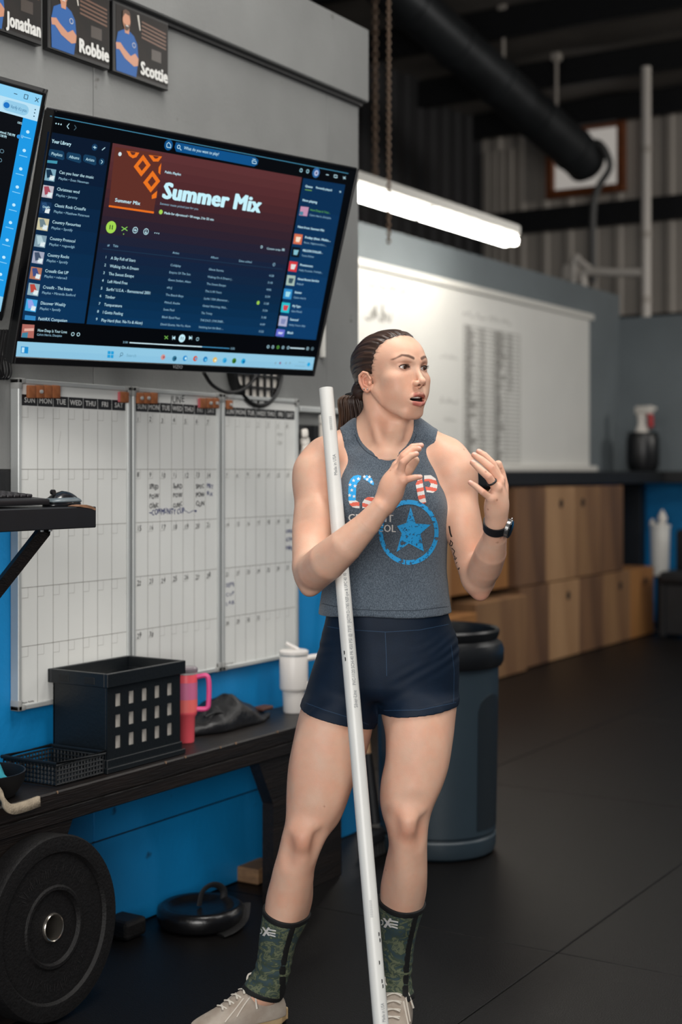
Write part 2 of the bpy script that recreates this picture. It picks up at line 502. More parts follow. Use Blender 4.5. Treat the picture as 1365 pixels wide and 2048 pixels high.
# ---- chains
def torus_link(bm, c, r_long, r_short, t, ang, seg=10):
    pts = []
    for k in range(seg):
        a = 2 * math.pi * k / seg
        pts.append(Vector(c) + Vector((math.cos(ang) * r_short * math.cos(a), math.sin(ang) * r_short * math.cos(a), r_long * math.sin(a))))
    bm_tube(bm, pts, t, 6, closed=True)
M_RUST = mat('rusty_chain_steel', '6d5a4b', 0.5, 0.6, var=0.3, scale=40)
def chain(px, ytop, ybot, d, pitch, rl, label):
    top, bot = atd(px, ytop, d), atd(px + 1, ybot, d)
    t = thing('hanging_chain', bot, label, 'chain')
    bm = bmesh.new(); torus_link(bm, (0, 0, 0), rl, rl * 0.62, rl * 0.24, 0.3)
    me0 = bpy.data.meshes.new('chain_link'); bm.to_mesh(me0); bm.free(); me0.materials.append(M_RUST)
    n = int((top.z - bot.z) / pitch)
    for i in range(n):
        o = bpy.data.objects.new('chain_link', me0); COL.objects.link(o); o.parent = t
        o.location = (0, 0, rl + i * pitch); o.rotation_euler = (0, 0, (i % 2) * math.pi / 2 + 0.2)
    zr = 5.55 + (15.5 - bot.y) * 0.075 - 0.05
    tube('hanger_wire', [(bot.x, bot.y, bot.z + rl + (n - 1) * pitch), (bot.x, bot.y, zr)], rl * 0.35, M_RUST, t, 6)
    return t
chain(777, -20, 488, 6.0, 0.0165, 0.0125, 'rusty steel pull chain hanging free in front of the strip light')
pa = onX(748, 372, XL)
t2 = chain(750, -20, 372, (pa - Vector((CAM_X, 0, CAM_H))).dot(Vector((-SN, CS, 0))), 0.03, 0.022, 'rusty suspension chain holding up the strip light')

# ---- big whiteboard
M_BOARD = mat('whiteboard_enamel', 'e2e1dc', 0.28, var=0.03, scale=2)
XW = XR + 0.035
wa, wc = onX(1180, 640, XW), onX(1181, 932, XW)
bw = thing('wall_whiteboard', (XR, wa.y - 2.0, wc.z), 'very large white dry-erase board with a handwritten table on the far slate wall', 'whiteboard')
yl = 6.6
box('board_sheet', (XR + 0.001, yl, wc.z), (XW, wa.y, wa.z), M_BOARD, bw, 0.003)
box('top_rail', (XR + 0.001, yl, wa.z), (XW + 0.02, wa.y + 0.06, wa.z + 0.05), M_WHITE, bw, 0.006)
box('bottom_tray', (XR + 0.001, yl, wc.z - 0.045), (XW + 0.05, wa.y + 0.06, wc.z), M_WHITE, bw, 0.006)
pr = Print(frame((XW + 0.0006, 0, 0), (0, 1, 0), (0, 0, 1)))
M_INK = mat('faded_marker_ink', '625e5a', 0.6); M_INK2 = mat('pale_marker_ink', '96948e', 0.6)
ta, tb = onX(928, 640, XW), onX(1040, 640, XW)
ztop, zbot = onX(928, 650, XW).z, onX(928, 925, XW).z
for i in range(34):
    z = ztop + (zbot - ztop) * i / 33
    pr.line(M_INK2, [(ta.y, z), (tb.y, z)], 0.006)
for i in range(5):
    y = ta.y + (tb.y - ta.y) * i / 4
    pr.line(M_INK2, [(y, ztop), (y, zbot)], 0.008)
rr = random.Random(3)
for i in range(33):
    z = ztop + (zbot - ztop) * (i + 0.75) / 33
    for j in range(4):
        if j == 3 and i > 14: continue
        y = ta.y + (tb.y - ta.y) * (j + 0.12) / 4
        pr.text(M_INK, ''.join(rr.choice('aeilmnorst') for _ in range(rr.randint(4, 8))) if j % 2 == 0 else '%d:%02d' % (rr.randint(1, 9), rr.randint(0, 59)), y, z, 0.040, jit=0.1, shear=0.1, bold=1 if j in (0, 2) else 0)
for (px, py, wpx, s, n) in ((735, 575, 90, 0.10, ''), (730, 640, 60, 0.17, ''), (925, 632, 110, 0.07, ''), (880, 715, 40, 0.05, ''), (880, 805, 40, 0.06, ''), (890, 842, 26, 0.04, '')):
    q = onX(px, py, XW); q2 = onX(px + wpx, py, XW)
    # illegible marker scrawl
    zig = [(q.y + (q2.y - q.y) * i / 26, q.z + s * .7 * (rr.random() if i % 2 else rr.random() * .25)) for i in range(27)]
    for i0 in range(0, 24, 6): pr.line(M_INK2, zig[i0:i0 + 6], s * .09)
for o in pr.build('handwriting', bw): o['kind'] = 'stuff'

# ---- black counter shelf along the far walls
cs = thing('counter_shelf', (XR + 0.3, 9.0, 1.22), 'long black painted shelf above the wooden boxes along the far walls', 'shelf')
box('shelf_board', (XR, 5.2, 1.215), (XR + 0.58, YB, 1.31), M_BLACK, cs, 0.004)
box('shelf_board', (XR + 0.58, YB - 0.50, 1.215), (6.0, YB, 1.31), M_BLACK, cs, 0.004)
xp = onY(1270, 1000, YB - 0.35).x
for xx in (xp,):
    box('support_post', (xx - 0.10, YB - 0.48, 0.0), (xx + 0.10, YB - 0.36, 1.215), M_BLACK, cs, 0.004)

# ---- plyometric boxes
def wood(name, c1, c2):
    return mat(name, c1, 0.6, color2=c2, scale=2.2, stretch=(1.6, 1.6, 0.35), bump=0.08, bscale=30, contrast=(0.35, 0.65))
WOODS = [wood('ply_pale', '94704e', 'a8835e'), wood('ply_brown', '553b2a', '77563b'), wood('ply_amber', '87592f', '9c6c3b'), wood('ply_mid', '6f4f36', '8c6947')]
M_HOLE = mat('dark_hand_hole', '15100d', 0.9)
XF = XR + 0.62
def plyo(y0, y1, z0, z1, w, holes, label, xf=XF, dx=0.0):
    t = thing('plyo_box', (xf - 0.3, (y0 + y1) / 2, z0), label, 'box', 'wooden plyometric boxes under the far shelf')
    g = 0.004
    box('front_panel', (xf - 0.02, y0 + g, z0 + g), (xf, y1 - g, z1 - g), w, t, 0.003)
    xb = max(xf - .56, XR + .006)
    box('side_panel', (xb, y0 + g, z0 + g), (xf - 0.021, y0 + g + 0.018, z1 - g), w, t, 0.002)
    box('side_panel', (xb, y1 - g - 0.018, z0 + g), (xf - 0.021, y1 - g, z1 - g), w, t, 0.002)
    box('top_panel', (xb, y0 + g + 0.019, z1 - g - 0.018), (xf - 0.021, y1 - g - 0.019, z1 - g), w, t, 0.002)
    for (hy, hz) in holes:
        lathe('hand_hole', [(0.0, 0), (0.032, 0), (0.032, 0.003)], (xf - 0.001, hy, hz), M_HOLE, t, 16, Matrix.Rotation(math.pi / 2, 4, 'Y'))
    return t
def Yf(px): return onX(px, 1100, XF).y
zA = 0.545; zB = 1.205
low = [(1042, 1100, 1, False), (1100, 1160, 0, True), (1160, 1208, 1, False), (1208, 1262, 3, True), (1262, 1309, 2, True)]
lbl = ['dark brown wooden box on the floor left of a pale box, knotty front', 'pale wooden box on the floor with a hand hole near its top', 'dark brown wooden box on the floor between two boxes with hand holes',
       'mid-brown wooden box with a hand hole, on the floor beside the amber end box', 'amber wooden box on the floor at the far end of the row']
for (p0, p1, w, h), lb in zip(low, lbl):
    y0, y1 = Yf(p0), Yf(p1)
    plyo(y0, y1, 0.001, zA, WOODS[w], [((y0 + y1) / 2 + 0.06, zA - 0.11)] if h else [], lb)
up = [(1035, 1096, 1, False), (1096, 1154, 0, True), (1154, 1204, 3, True), (1204, 1250, 1, False)]
lbl = ['dark brown wooden box stacked on top, beside a pale box', 'pale wooden box in the upper row with a round hand hole', 'mid-brown wooden box in the upper row with a hand hole at its corner', 'dark brown wooden box at the far end of the upper row']
for (p0, p1, w, h), lb in zip(up, lbl):
    y0, y1 = Yf(p0), Yf(p1)
    plyo(y0, y1, zA + 0.001, zB, WOODS[w], [((y0 + y1) / 2 - (0.0 if w == 0 else 0.1), zB - 0.12)] if h else [], lb, xf=XF - 0.01)
y1 = Yf(1035); plyo(y1 - 0.95, y1 - 0.01, zA + 0.001, zB - 0.02, WOODS[2], [], 'amber wooden box in the upper row, widest of all', xf=XF - 0.06)
y1 = Yf(1042); plyo(y1 - 0.76, y1 - 0.01, 0.001, zA - 0.04, WOODS[3], [], 'mid-brown wooden box on the floor under the amber one, front standing proud', xf=XF + 0.05)
plyo(y1 - 1.75, y1 - 0.80, 0.001, zA - 0.09, WOODS[2], [], 'amber wooden box on the floor nearest the bin', xf=XF + 0.08)
plyo(y1 - 1.85, y1 - 1.00, zA - 0.088, zB - 0.16, WOODS[0], [], 'pale wooden box stacked beside the amber ones', xf=XF + 0.0)

# ---- things on and beside the far shelf
q0, q1 = onY(1256, 938, YB - 0.30), onY(1318, 866, YB - 0.30)
cd = thing('bottle_caddy', ((q0.x + q1.x) / 2, YB - 0.3, 1.31), 'black rounded caddy on the far shelf holding a spray bottle', 'caddy')
w_ = q1.x - q0.x; cxx = (q0.x + q1.x) / 2; h_ = q1.z - 1.311
bm = bmesh.new(); bm_lathe(bm, [(w_ * .38, 0), (w_ * .42, .006), (w_ * .5, h_ * .2), (w_ * .5, h_ * .85), (w_ * .44, h_), (w_ * .40, h_), (w_ * .42, h_ * .8), (w_ * .40, .02)], (cxx, YB - 0.3, 1.311), 24)
from_bm('caddy_body', bm, mat('black_plastic', '101114', 0.35), cd, 40)
tube('rim', [(cxx + w_ * .455 * math.cos(k * math.pi / 12), YB - .3 + w_ * .455 * math.sin(k * math.pi / 12), 1.311 + h_) for k in range(24)], 0.008, MATS['black_plastic'], cd, 6, closed=True)
def spray_bottle(loc, h, label, body_m, trig_m, rot=0.0, tilt=0.0, group=None):
    t = thing('spray_bottle', loc, label, 'bottle', group)
    s = h / 0.27
    Mx = Matrix.Translation(loc) @ Matrix.Rotation(tilt, 4, 'Y') @ Matrix.Rotation(rot, 4, 'Z') @ Matrix.Scale(s, 4)
    bm = bmesh.new(); bm_lathe(bm, [(0.034, 0), (0.039, .004), (0.039, .10), (0.036, .125), (0.018, .175), (0.0155, .195)], (0, 0, 0), 24); bm.transform(Mx); from_bm('bottle_body', bm, body_m, t, 40)
    bm = bmesh.new(); bm_lathe(bm, [(0.0185, .193), (0.0185, .215), (0.012, .22)], (0, 0, 0), 18); bm.transform(Mx); from_bm('collar', bm, body_m, t, 40)
    bm = bmesh.new(); bm_box(bm, (-0.013, -0.03, .217), (0.013, 0.055, .252), 0.008, None, 2); bm_box(bm, (-.006, .05, .232), (.006, .072, .246), .003); bm.transform(Mx); from_bm('spray_head', bm, body_m, t, 40)
    bm = bmesh.new(); bm_tube(bm, smooth_path([(0, .032, .222), (0, .046, .205), (0, .045, .178), (0, .05, .165)], 4), [.010] * 13, 8); bm.transform(Mx); from_bm('trigger', bm, trig_m, t, 40)
    return t
M_RED = mat('red_plastic', 'b3282c', 0.4); M_MILK = mat('milky_plastic', 'd9d3cb', 0.4)
sb = spray_bottle((cxx - 0.01, YB - 0.3, 1.335), onY(1284, 803, YB - .3).z - 1.335, 'white spray bottle with a red trigger standing in the black caddy', M_MILK, M_RED, rot=-1.9)

q = onZ(1322, 1262, 0.0); yy = YB - 0.62
qa, qb = onY(1302, 1150, yy), onY(1340, 1050, yy)
ws = thing('wipes_stand', ((qa.x + qb.x) / 2, yy, 0), 'white wipes dispenser bucket on a black stand beside the boxes, with a wipe pulled up', 'dispenser')
xm = (qa.x + qb.x) / 2; rw = (qb.x - qa.x) / 2
lathe('bucket', [(rw * .86, qa.z), (rw * .9, qa.z + .01), (rw, qb.z - .02), (rw * 1.08, qb.z - .02), (rw * 1.08, qb.z), (rw * .2, qb.z + 0.015)], (xm, yy, 0), M_WHITE, ws, 24)
lathe('wipe', [(0.018, qb.z), (0.035, qb.z + .03), (0.04, qb.z + .06), (0.02, qb.z + .10), (0.004, qb.z + .125)], (xm + 0.02, yy, 0), M_MILK, ws, 9)
lathe('lid_latch', [(0.02, qb.z), (0.024, qb.z + .02), (0.01, qb.z + .045)], (xm - rw * .8, yy, 0), M_MILK, ws, 10)
lathe('stand', [(0.15, 0.001), (0.15, 0.02), (0.03, 0.04), (0.028, qa.z - 0.02), (rw * .8, qa.z - .01), (rw * .8, qa.z - .001)], (xm, yy, 0), M_BLACK, ws, 20)
# dark padded bench standing against the blue wall
q0 = onY(1338, 1200, YB - 0.9)
eb = thing('padded_bench', (q0.x + 0.45, YB - 0.9, 0), 'black padded gym bench beside the wipes dispenser', 'bench')
bm = bmesh.new(); bm_box(bm, (q0.x, YB - 1.15, 0.42), (q0.x + 1.1, YB - 0.80, 0.52), 0.03, None, 3); from_bm('seat_pad', bm, M_BLACK, eb, 40)
bm = bmesh.new(); bm_box(bm, (q0.x + 0.02, YB - 0.80, 0.50), (q0.x + 1.1, YB - 0.70, 0.84), 0.03, None, 3); from_bm('back_pad', bm, M_BLACK, eb, 40)
box('end_panel', (q0.x + 0.005, YB - 1.14, 0.001), (q0.x + 0.055, YB - 0.71, 0.42), M_BLACK, eb, 0.01)
box('front_panel', (q0.x + 0.056, YB - 1.13, 0.03), (q0.x + 1.05, YB - 1.10, 0.419), M_BLACK, eb, 0.004)
for xx in (q0.x + 1.0,):
    for y_ in (YB - 1.12, YB - 0.76):
        box('leg', (xx, y_, 0.001), (xx + 0.05, y_ + 0.05, 0.42), M_DARKSTEEL, eb, 0.004)

# ---- vent pipework behind the back wall
yv = YB + 0.55
pt, pb = onY(1293, 178, yv), onY(1288, 640, yv)
vp = thing('vent_pipe', (pt.x, yv, 2.5), 'white plastic vent pipe rising above the far grey wall', 'pipe')
M_PVCW = mat('white_pipe_plastic', 'cfc8c0', 0.45)
tube('riser', [(pt.x, yv, 0.0), (pt.x, yv, pt.z + 0.2)], 0.045, M_PVCW, vp, 16)
for pyb in (300, 470, 600):
    z = onY(1290, pyb, yv).z; tube('pipe_band', [(pt.x, yv, z - .03), (pt.x, yv, z + .03)], 0.052, M_STEEL, vp, 16)
h0, h1 = onY(1285, 545, yv), onY(1172, 545, yv)
tube('side_run', smooth_path([h0, h0.lerp(h1, .5), h1, h1 - Vector((0.02, 0, 0.12)), h1 - Vector((.02, 0, .5))], 6), 0.042, M_PVCW, vp, 14)
h2 = onY(1150, 528, yv)
tube('side_run', smooth_path([h1 + Vector((0.05, 0, 0.02)), h1.lerp(h2, .5) + Vector((0, 0, .06)), h2 + Vector((0, 0, .02)), h2 - Vector((.02, 0, .6))], 6), 0.036, M_PVCW, vp, 14)
fb = thing('vent_fan', (onY(1125, 560, yv).x, yv + .2, 2.75), 'white drum-shaped fan housing beside the vent pipe above the far wall', 'fan')
z0 = onY(1125, 560, yv).z
lathe('fan_housing', [(0.06, z0), (0.10, z0 + .01), (0.10, z0 + .11), (0.085, z0 + .16), (0.03, z0 + .18)], (fb.location.x, yv + .2, 0), M_PVCW, fb, 20)
box('fan_base', (fb.location.x - .09, yv + .11, 0.0), (fb.location.x + .09, yv + .29, z0), M_DARKSTEEL, fb, 0.005)
# ================================================================== SCREENS AND WALL THINGS
M_BEZEL = mat('screen_bezel_plastic', '0b0c0f', 0.3)
M_CABLE = mat('black_cable_rubber', '0d0d0f', 0.5)
def zc(ox, oy, s):
    return lambda x, y: (ox + x / s, oy + y / s)
# ---- main display, swivelled on its arm and tilted down
def rect_pose(TL, TR, BR, BL, W):
    m = lambda p: np.array([(p[0] - CX) / F_PX, (p[1] - HY) / F_PX, 1.0])
    m1, m2, m4, m3 = m(TL), m(TR), m(BR), m(BL)
    k2 = np.dot(np.cross(m1, m4), m3) / np.dot(np.cross(m2, m4), m3)
    k3 = np.dot(np.cross(m1, m4), m2) / np.dot(np.cross(m3, m4), m2)
    l = W / np.linalg.norm(k2 * m2 - m1)
    return atd(*TL, l), atd(*TR, l * k2), atd(*BL, l * k3)
TL, TR, BL = rect_pose((92, 215), (709, 335), (629, 753), (22, 728), 1.07)
TVM = frame(BL, TR - TL, TL - BL); TVW = (TR - TL).length; TVH = (TL - BL).length
TVI = TVM.inverted(); TVN = (TVM.to_3x3() @ Vector((0, 0, 1)))
def tv(px, py):
    q = TVI @ onP(px, py, BL, TVN); return (q.x, q.y)
def wall_display(name, M, W, H, label, bez=0.008, bot=0.020):
    t = thing(name, M @ Vector((W / 2, 0, -0.03)), label, 'screen', 'wall-mounted displays')
    bm = bmesh.new()
    d = 0.0025
    bm_box(bm, (0, 0, -0.03), (bez, H, d), 0.002, M); bm_box(bm, (W - bez, 0, -0.03), (W, H, d), 0.002, M)
    bm_box(bm, (bez, H - bez, -0.03), (W - bez, H, d), 0.002, M); bm_box(bm, (bez, 0, -0.03), (W - bez, bot, d), 0.002, M)
    from_bm('bezel', bm, M_BEZEL, t)
    bm = bmesh.new(); bm_box(bm, (0.004, 0.004, -0.045), (W - .004, H - .004, -0.031), 0.004, M); bm_box(bm, (W * .15, H * .1, -0.085), (W * .85, H * .7, -0.046), 0.012, M); from_bm('back_housing', bm, M_BEZEL, t)
    sc = from_data('screen', [M @ Vector(p) for p in ((bez, bot, 0), (W - bez, bot, 0), (W - bez, H - bez, 0), (bez, H - bez, 0))], [(0, 1, 2, 3)], glow('020408'), t)
    c = M @ Vector((W / 2, H * .42, -0.086)); wq = Vector((0.001, c.y - 0.05, c.z + 0.02))
    bm = bmesh.new(); bm_tube(bm, [c, c.lerp(wq, .5) + Vector((0, 0.03, 0)), wq], 0.022, 8); bm_box(bm, (0.001, wq.y - .06, wq.z - .15), (0.012, wq.y + .06, wq.z + .15), .002); from_bm('wall_arm', bm, M_DARKSTEEL, t, 40)
    return t, sc
tvt, tvs = wall_display('wall_display', TVM, TVW, TVH, 'big flat screen showing a music playlist above the wall calendars')
P = Print(TVM, 0.0004)
G = glow
TX, TX2, TX3 = G('bfe6f2'), G('8fb9cf'), G('7aa0b6')
def tpoly(c, pts, layer): P.poly(G(c), [tv(*p) for p in pts], layer)
def mixhex(a, b, t):
    A, B = [int(a[i:i + 2], 16) for i in (0, 2, 4)], [int(b[i:i + 2], 16) for i in (0, 2, 4)]
    return ''.join('%02x' % round(x + (y - x) * t) for x, y in zip(A, B))
def tgrad(cols, tl, tr, br, bl, n, layer):
    L2 = lambda a, b, t: (a[0] + (b[0] - a[0]) * t, a[1] + (b[1] - a[1]) * t)
    for k in range(n):
        t0, t1 = k / n, (k + 1) / n; tm = (t0 + t1) / 2 * (len(cols) - 1); i = min(int(tm), len(cols) - 2)
        tpoly(mixhex(cols[i], cols[i + 1], tm - i), [L2(bl, tl, 1 - t0), L2(br, tr, 1 - t0), L2(br, tr, 1 - t1), L2(bl, tl, 1 - t1)], layer)
def ttext(s, p0, p1, cap, m=None, bold=0, layer=4, heavy=False):
    a, b = tv(*p0), tv(*p1)
    h0 = tv(p0[0], p0[1] - cap)[1] - a[1]
    P.text(m or TX, s, a[0], (a[1] + b[1]) / 2, h0 / 0.72, width=max(0.004, b[0] - a[0]), bold=bold, layer=layer, heavy=heavy)
def tcirc(c, p, r, layer=4, ring=0):
    a = tv(*p); rr_ = tv(p[0], p[1] - r)[1] - a[1]
    if ring: P.ring(G(c), a[0], a[1], rr_, rr_ * ring, layer)
    else: P.disc(G(c), a[0], a[1], rr_, layer)
def tline(c, pts, w, layer=4): P.line(G(c), [tv(*p) for p in pts], w * 0.00122, layer)
z2, z4, z3, z5 = zc(0, 150, 3.4125), zc(0, 440, 3.4125), zc(380, 260, 4.0147), zc(340, 460, 3.592)
# panes
tgrad(['071427', '062543', '073156'], (95, 263), (221, 285), (168.5, 647), (44, 639), 8, 1)
tgrad(['5a2f31', '4a2629', '2d1f2a', '12203a', '062743', '073258'], (225.6, 286), (604, 354.6), (549, 673), (173, 648), 20, 1)
tgrad(['06294b', '0a3a66'], (607, 356), (691, 369.6), (632, 680), (553, 674), 5, 1)
tgrad(['8dc3dc', '84b9d6'], (35, 682.6), (629.5, 714.7), (625, 741.5), (31, 715.5), 2, 1)
tline('3f7f9c', [(100, 232), (697, 347)], 1.6, 1)
# top bar
tpoly('0b4d83', [(352, 284), (510, 314), (517, 320), (515, 329), (508, 333), (352, 303), (349, 294)], 2)
tcirc('0b4d83', (337, 290), 11, 2); tline('bfe6f2', [(333, 294), (333, 288), (337, 284.5), (341, 289.5), (341, 295.5), (333, 294)], 1.3)
tcirc('bfe6f2', (357, 293.5), 4.2, 4, .3); tline('bfe6f2', [(359.5, 297), (362, 300.5)], 1.4)
ttext('What do you want to play?', (367, 298), (437, 311.5), 6.5)
tline('bfe6f2', [(504, 321), (504, 326), (512, 327.6), (512, 322.5), (504, 321)], 1.3); tline('bfe6f2', [(505, 318), (511, 319)], 1.3)
for k in range(3): tcirc('bfe6f2', (111.5 + k * 5, 246.8 + k * .9), 1.5)
tline('bfe6f2', [(138, 247), (133.5, 252.5), (137, 257.5)], 1.3); tline('47616f', [(148.5, 250), (152, 255.5), (147.5, 260)], 1.3)
for (a, s) in (((602, 340.5), 4), ((615, 342.5), 4)): tcirc('9fd0de', a, s, 4, .35)
tcirc('2c5f94', (632, 345.5), 10.5, 3); tcirc('a9b6d4', (632.5, 346), 6, 4); tcirc('5a4a6c', (632.5, 346), 2.6, 5)
tline('bfe6f2', [(652, 349), (657, 350)], 1.5); tline('bfe6f2', [(668, 349.5), (674, 350.5), (674, 355.5), (668, 354.5), (668, 349.5)], 1.3)
tline('bfe6f2', [(686, 353), (691, 358)], 1.3); tline('bfe6f2', [(691, 353), (686, 358)], 1.3)
# library column
ttext('Your Library', z2(350, 457), z2(481, 487), 7.5, bold=1)
tcirc('14395c', z2(645, 493), 7, 2); tline('bfe6f2', [z2(634, 491), z2(656, 496)], 1.3); tline('bfe6f2', [z2(645, 483), z2(645, 504)], 1.3)
tline('bfe6f2', [z2(694, 512), z2(716, 494)], 1.4)
for a, b, s in ((z2(333, 535), z2(437, 552), 'Playlists'), (z2(455, 556), z2(552, 573), 'Albums'), (z2(569, 572), z2(655, 588), 'Artists')):
    tpoly('143a58', [(a[0], a[1] - 6), (a[0] + 3, a[1] - 9), (b[0] - 3, b[1] - 10), (b[0], b[1] - 7), (b[0] + .5, b[1] + 6), (b[0] - 3, b[1] + 8.5), (a[0] + 2, a[1] + 6), (a[0] - 1, a[1] + 3)], 2)
    ttext(s, (a[0] + 4, a[1] + 2.5), (b[0] - 4, b[1] + 1.5), 6)
tcirc('143a58', z2(693, 592), 7, 2); tline('bfe6f2', [z2(689, 580), z2(699, 592), z2(688, 604)], 1.3)
tpoly('3f8ea6', [z2(322, 580), z2(392, 586), z2(388, 606), z2(320, 598)], 2)
items = [('Can you hear the music', 'Playlist \u2022 Evan Newman', (400, 672), (637, 707), (396, 713), (604, 741), '7aa2b4', '16324a', 0),
         ('Christmas wod', 'Playlist \u2022 Jeremy', (385, 787), (540, 808), (379, 826), (526, 846), 'b7b3bd', 'a04a5a', 0),
         ('Classic Rock CrossFit', 'Playlist \u2022 Matthew Peterson', (369, 897), (582, 927), (363, 940), (607, 968), '123052', '274a70', 0),
         ('Country Favourites', 'Playlist \u2022 Spotify', (353, 1010), (548, 1036), (347, 1050), (492, 1066), 'c3bd9c', '6b7f86', 0)]
items4 = [('Country Protocol', 'Playlist \u2022 roguedgk', (336, 135), (511, 153), (331, 173), (508, 190), '7d98a6', 'a9c3cc', 0),
          ('Country Rocks', 'Playlist \u2022 Spotify', (320, 247), (469, 262), (315, 283), (460, 298), '9ba0b4', '3f4e66', 0),
          ('Crossfit Get UP', 'Playlist \u2022 relarue3', (304, 355), (463, 370), (299, 391), (455, 404), 'a9705a', '3b4a7e', 0),
          ('Crossfit - The Intern', 'Playlist \u2022 Miranda Sanford', (289, 465), (491, 484), (283, 502), (512, 521), '8aa7b2', 'b5463c', 0),
          ('Discover Weekly', 'Playlist \u2022 Spotify', (273, 573), (444, 590), (268, 610), (411, 622), '3fa0d8', '8d9bdc', 0)]
for conv, its in ((z2, items), (z4, items4)):
    for nm, sub, a, b, c, d, c1, c2, _ in its:
        ttext(nm, conv(*a), conv(*b), 6.5); ttext(sub, conv(*c), conv(*d), 5.2, TX2)
        o = conv(a[0] - 92, a[1] - 38)
        q = lambda i, j: (o[0] + i * 22 - j * 4, o[1] + i * 3.5 + j * 24)
        tpoly(c1, [q(0, 0), q(1, 0), q(1, 1), q(0, 1)], 2)
        tpoly(c2, [q(.1, .12), q(.5, .05), q(.8, .55), q(.3, .8)], 3); tpoly('d7e3e6', [q(.55, .5), q(.95, .55), q(.9, .92), q(.5, .9)], 3)
        if nm.startswith('Classic'): ttext('CrossFit', (o[0] + 3, o[1] + 13), (o[0] + 17, o[1] + 15), 4.5, bold=1, layer=5)
ttext('FaithRX Competion', z4(257, 682), z4(456, 696), 6.5)
tpoly('2f7fb8', [z4(170, 648), z4(243, 656), z4(240, 686), z4(166, 680)], 2)
# playing now
ttext('How Deep Is Your Love', z4(253, 763), z4(455, 770), 6); ttext('Calvin Harris, Disciples', z4(248, 788), z4(420, 796), 4.6, TX2)
tpoly('a8655c', [z4(152, 710), z4(235, 715), z4(228, 806), z4(143, 800)], 2); tpoly('3d7c96', [z4(150, 770), z4(190, 765), z4(185, 803), z4(144, 800)], 3); tpoly('d8a79a', [z4(165, 740), z4(230, 738), z4(228, 756), z4(163, 758)], 3)
tcirc('bfe6f2', z4(495, 778), 3.8, 4, .28); tcirc('bfe6f2', z4(533, 780), 3.8, 4, .28)
# playlist head
q = [(230, 293.6), (324, 308), (307, 427), (217, 413.7)]
tpoly('5b2d25', q, 2); tpoly('e06c1e', [(217.6, 410), (307.6, 423), (307, 427), (217, 413.7)], 3)
OR = 'e2701f'
def dia(cx_, cy_, w, h):
    o_ = [(cx_ - w, cy_ + 2), (cx_ + 2, cy_ - h), (cx_ + w, cy_ - 1), (cx_ - 2, cy_ + h)]
    tpoly(OR, o_, 3); tpoly('5b2d25', [(cx_ + (x - cx_) * .48, cy_ + (y - cy_) * .48) for x, y in o_], 4)
dia(284, 331, 17, 22); dia(303, 363, 17, 22)
tpoly(OR, [z2(862, 517), z2(950, 530), z2(930, 560), z2(905, 568), z2(880, 552)], 3); tpoly('5b2d25', [z2(885, 522), z2(925, 528), z2(915, 545), z2(898, 545)], 4)
tpoly(OR, [z2(1012, 545), z2(1105, 556), z2(1080, 590), z2(1045, 590)], 3); tpoly('5b2d25', [z2(1040, 550), z2(1085, 556), z2(1070, 570), z2(1055, 570)], 4)
tpoly(OR, [z2(1100, 600), z2(1082, 630), z2(1080, 665), z2(1092, 680)], 3); tpoly(OR, [z2(1072, 790), z2(1035, 820), z2(1035, 845), z2(1066, 838)], 3)
tcirc('c9dbe0', z2(817, 539), 4.2); ttext('Summer Mix', z2(780, 862), z2(952, 888), 7.5, bold=1, layer=5)
ttext('Public Playlist', z2(1122, 668), z2(1232, 686), 5, bold=1)
ttext('Summer Mix', (322, 396), (518, 424), 33, G('bfe9f3'), bold=1, heavy=True)
ttext('Summer music picked just for you', z2(1088, 886), (396, 419), 4.6, TX2)
tcirc('9ccb54', z2(1096, 934), 4.8); ttext('Made for cfprotocol \u2022 50 songs, 2 hr 52 min', z2(1117, 948), (427, 441), 4.8, bold=1)
# transport
tcirc('9ccf4f', z2(757, 1038), 12.5, 3); tline('0b1a20', [z2(750, 1022), z2(747, 1052)], 2.2, 5); tline('0b1a20', [z2(766, 1024), z2(763, 1054)], 2.2, 5)
for a, b in (((828, 1035), (868, 1062)), ((828, 1062), (868, 1036))): tline('8ccf5a', [z2(*a), z2(*b)], 1.6)
tcirc('8ccf5a', z2(842, 1085), 1.2)
for c in ((921, 1058), (995, 1068)): tcirc('bfe6f2', z2(*c), 6.5, 4, .2); tline('bfe6f2', [z2(c[0], c[1] - 11), z2(c[0] - 1, c[1] + 11)], 1.4)
tline('bfe6f2', [z2(910, 1057), z2(932, 1060)], 1.4); tline('bfe6f2', [z2(988, 1072), z2(995, 1080), z2(1002, 1074)], 1.3)
for k in range(3): tcirc('bfe6f2', z2(1056 + 13 * k, 1077 + 2 * k), 1.1)
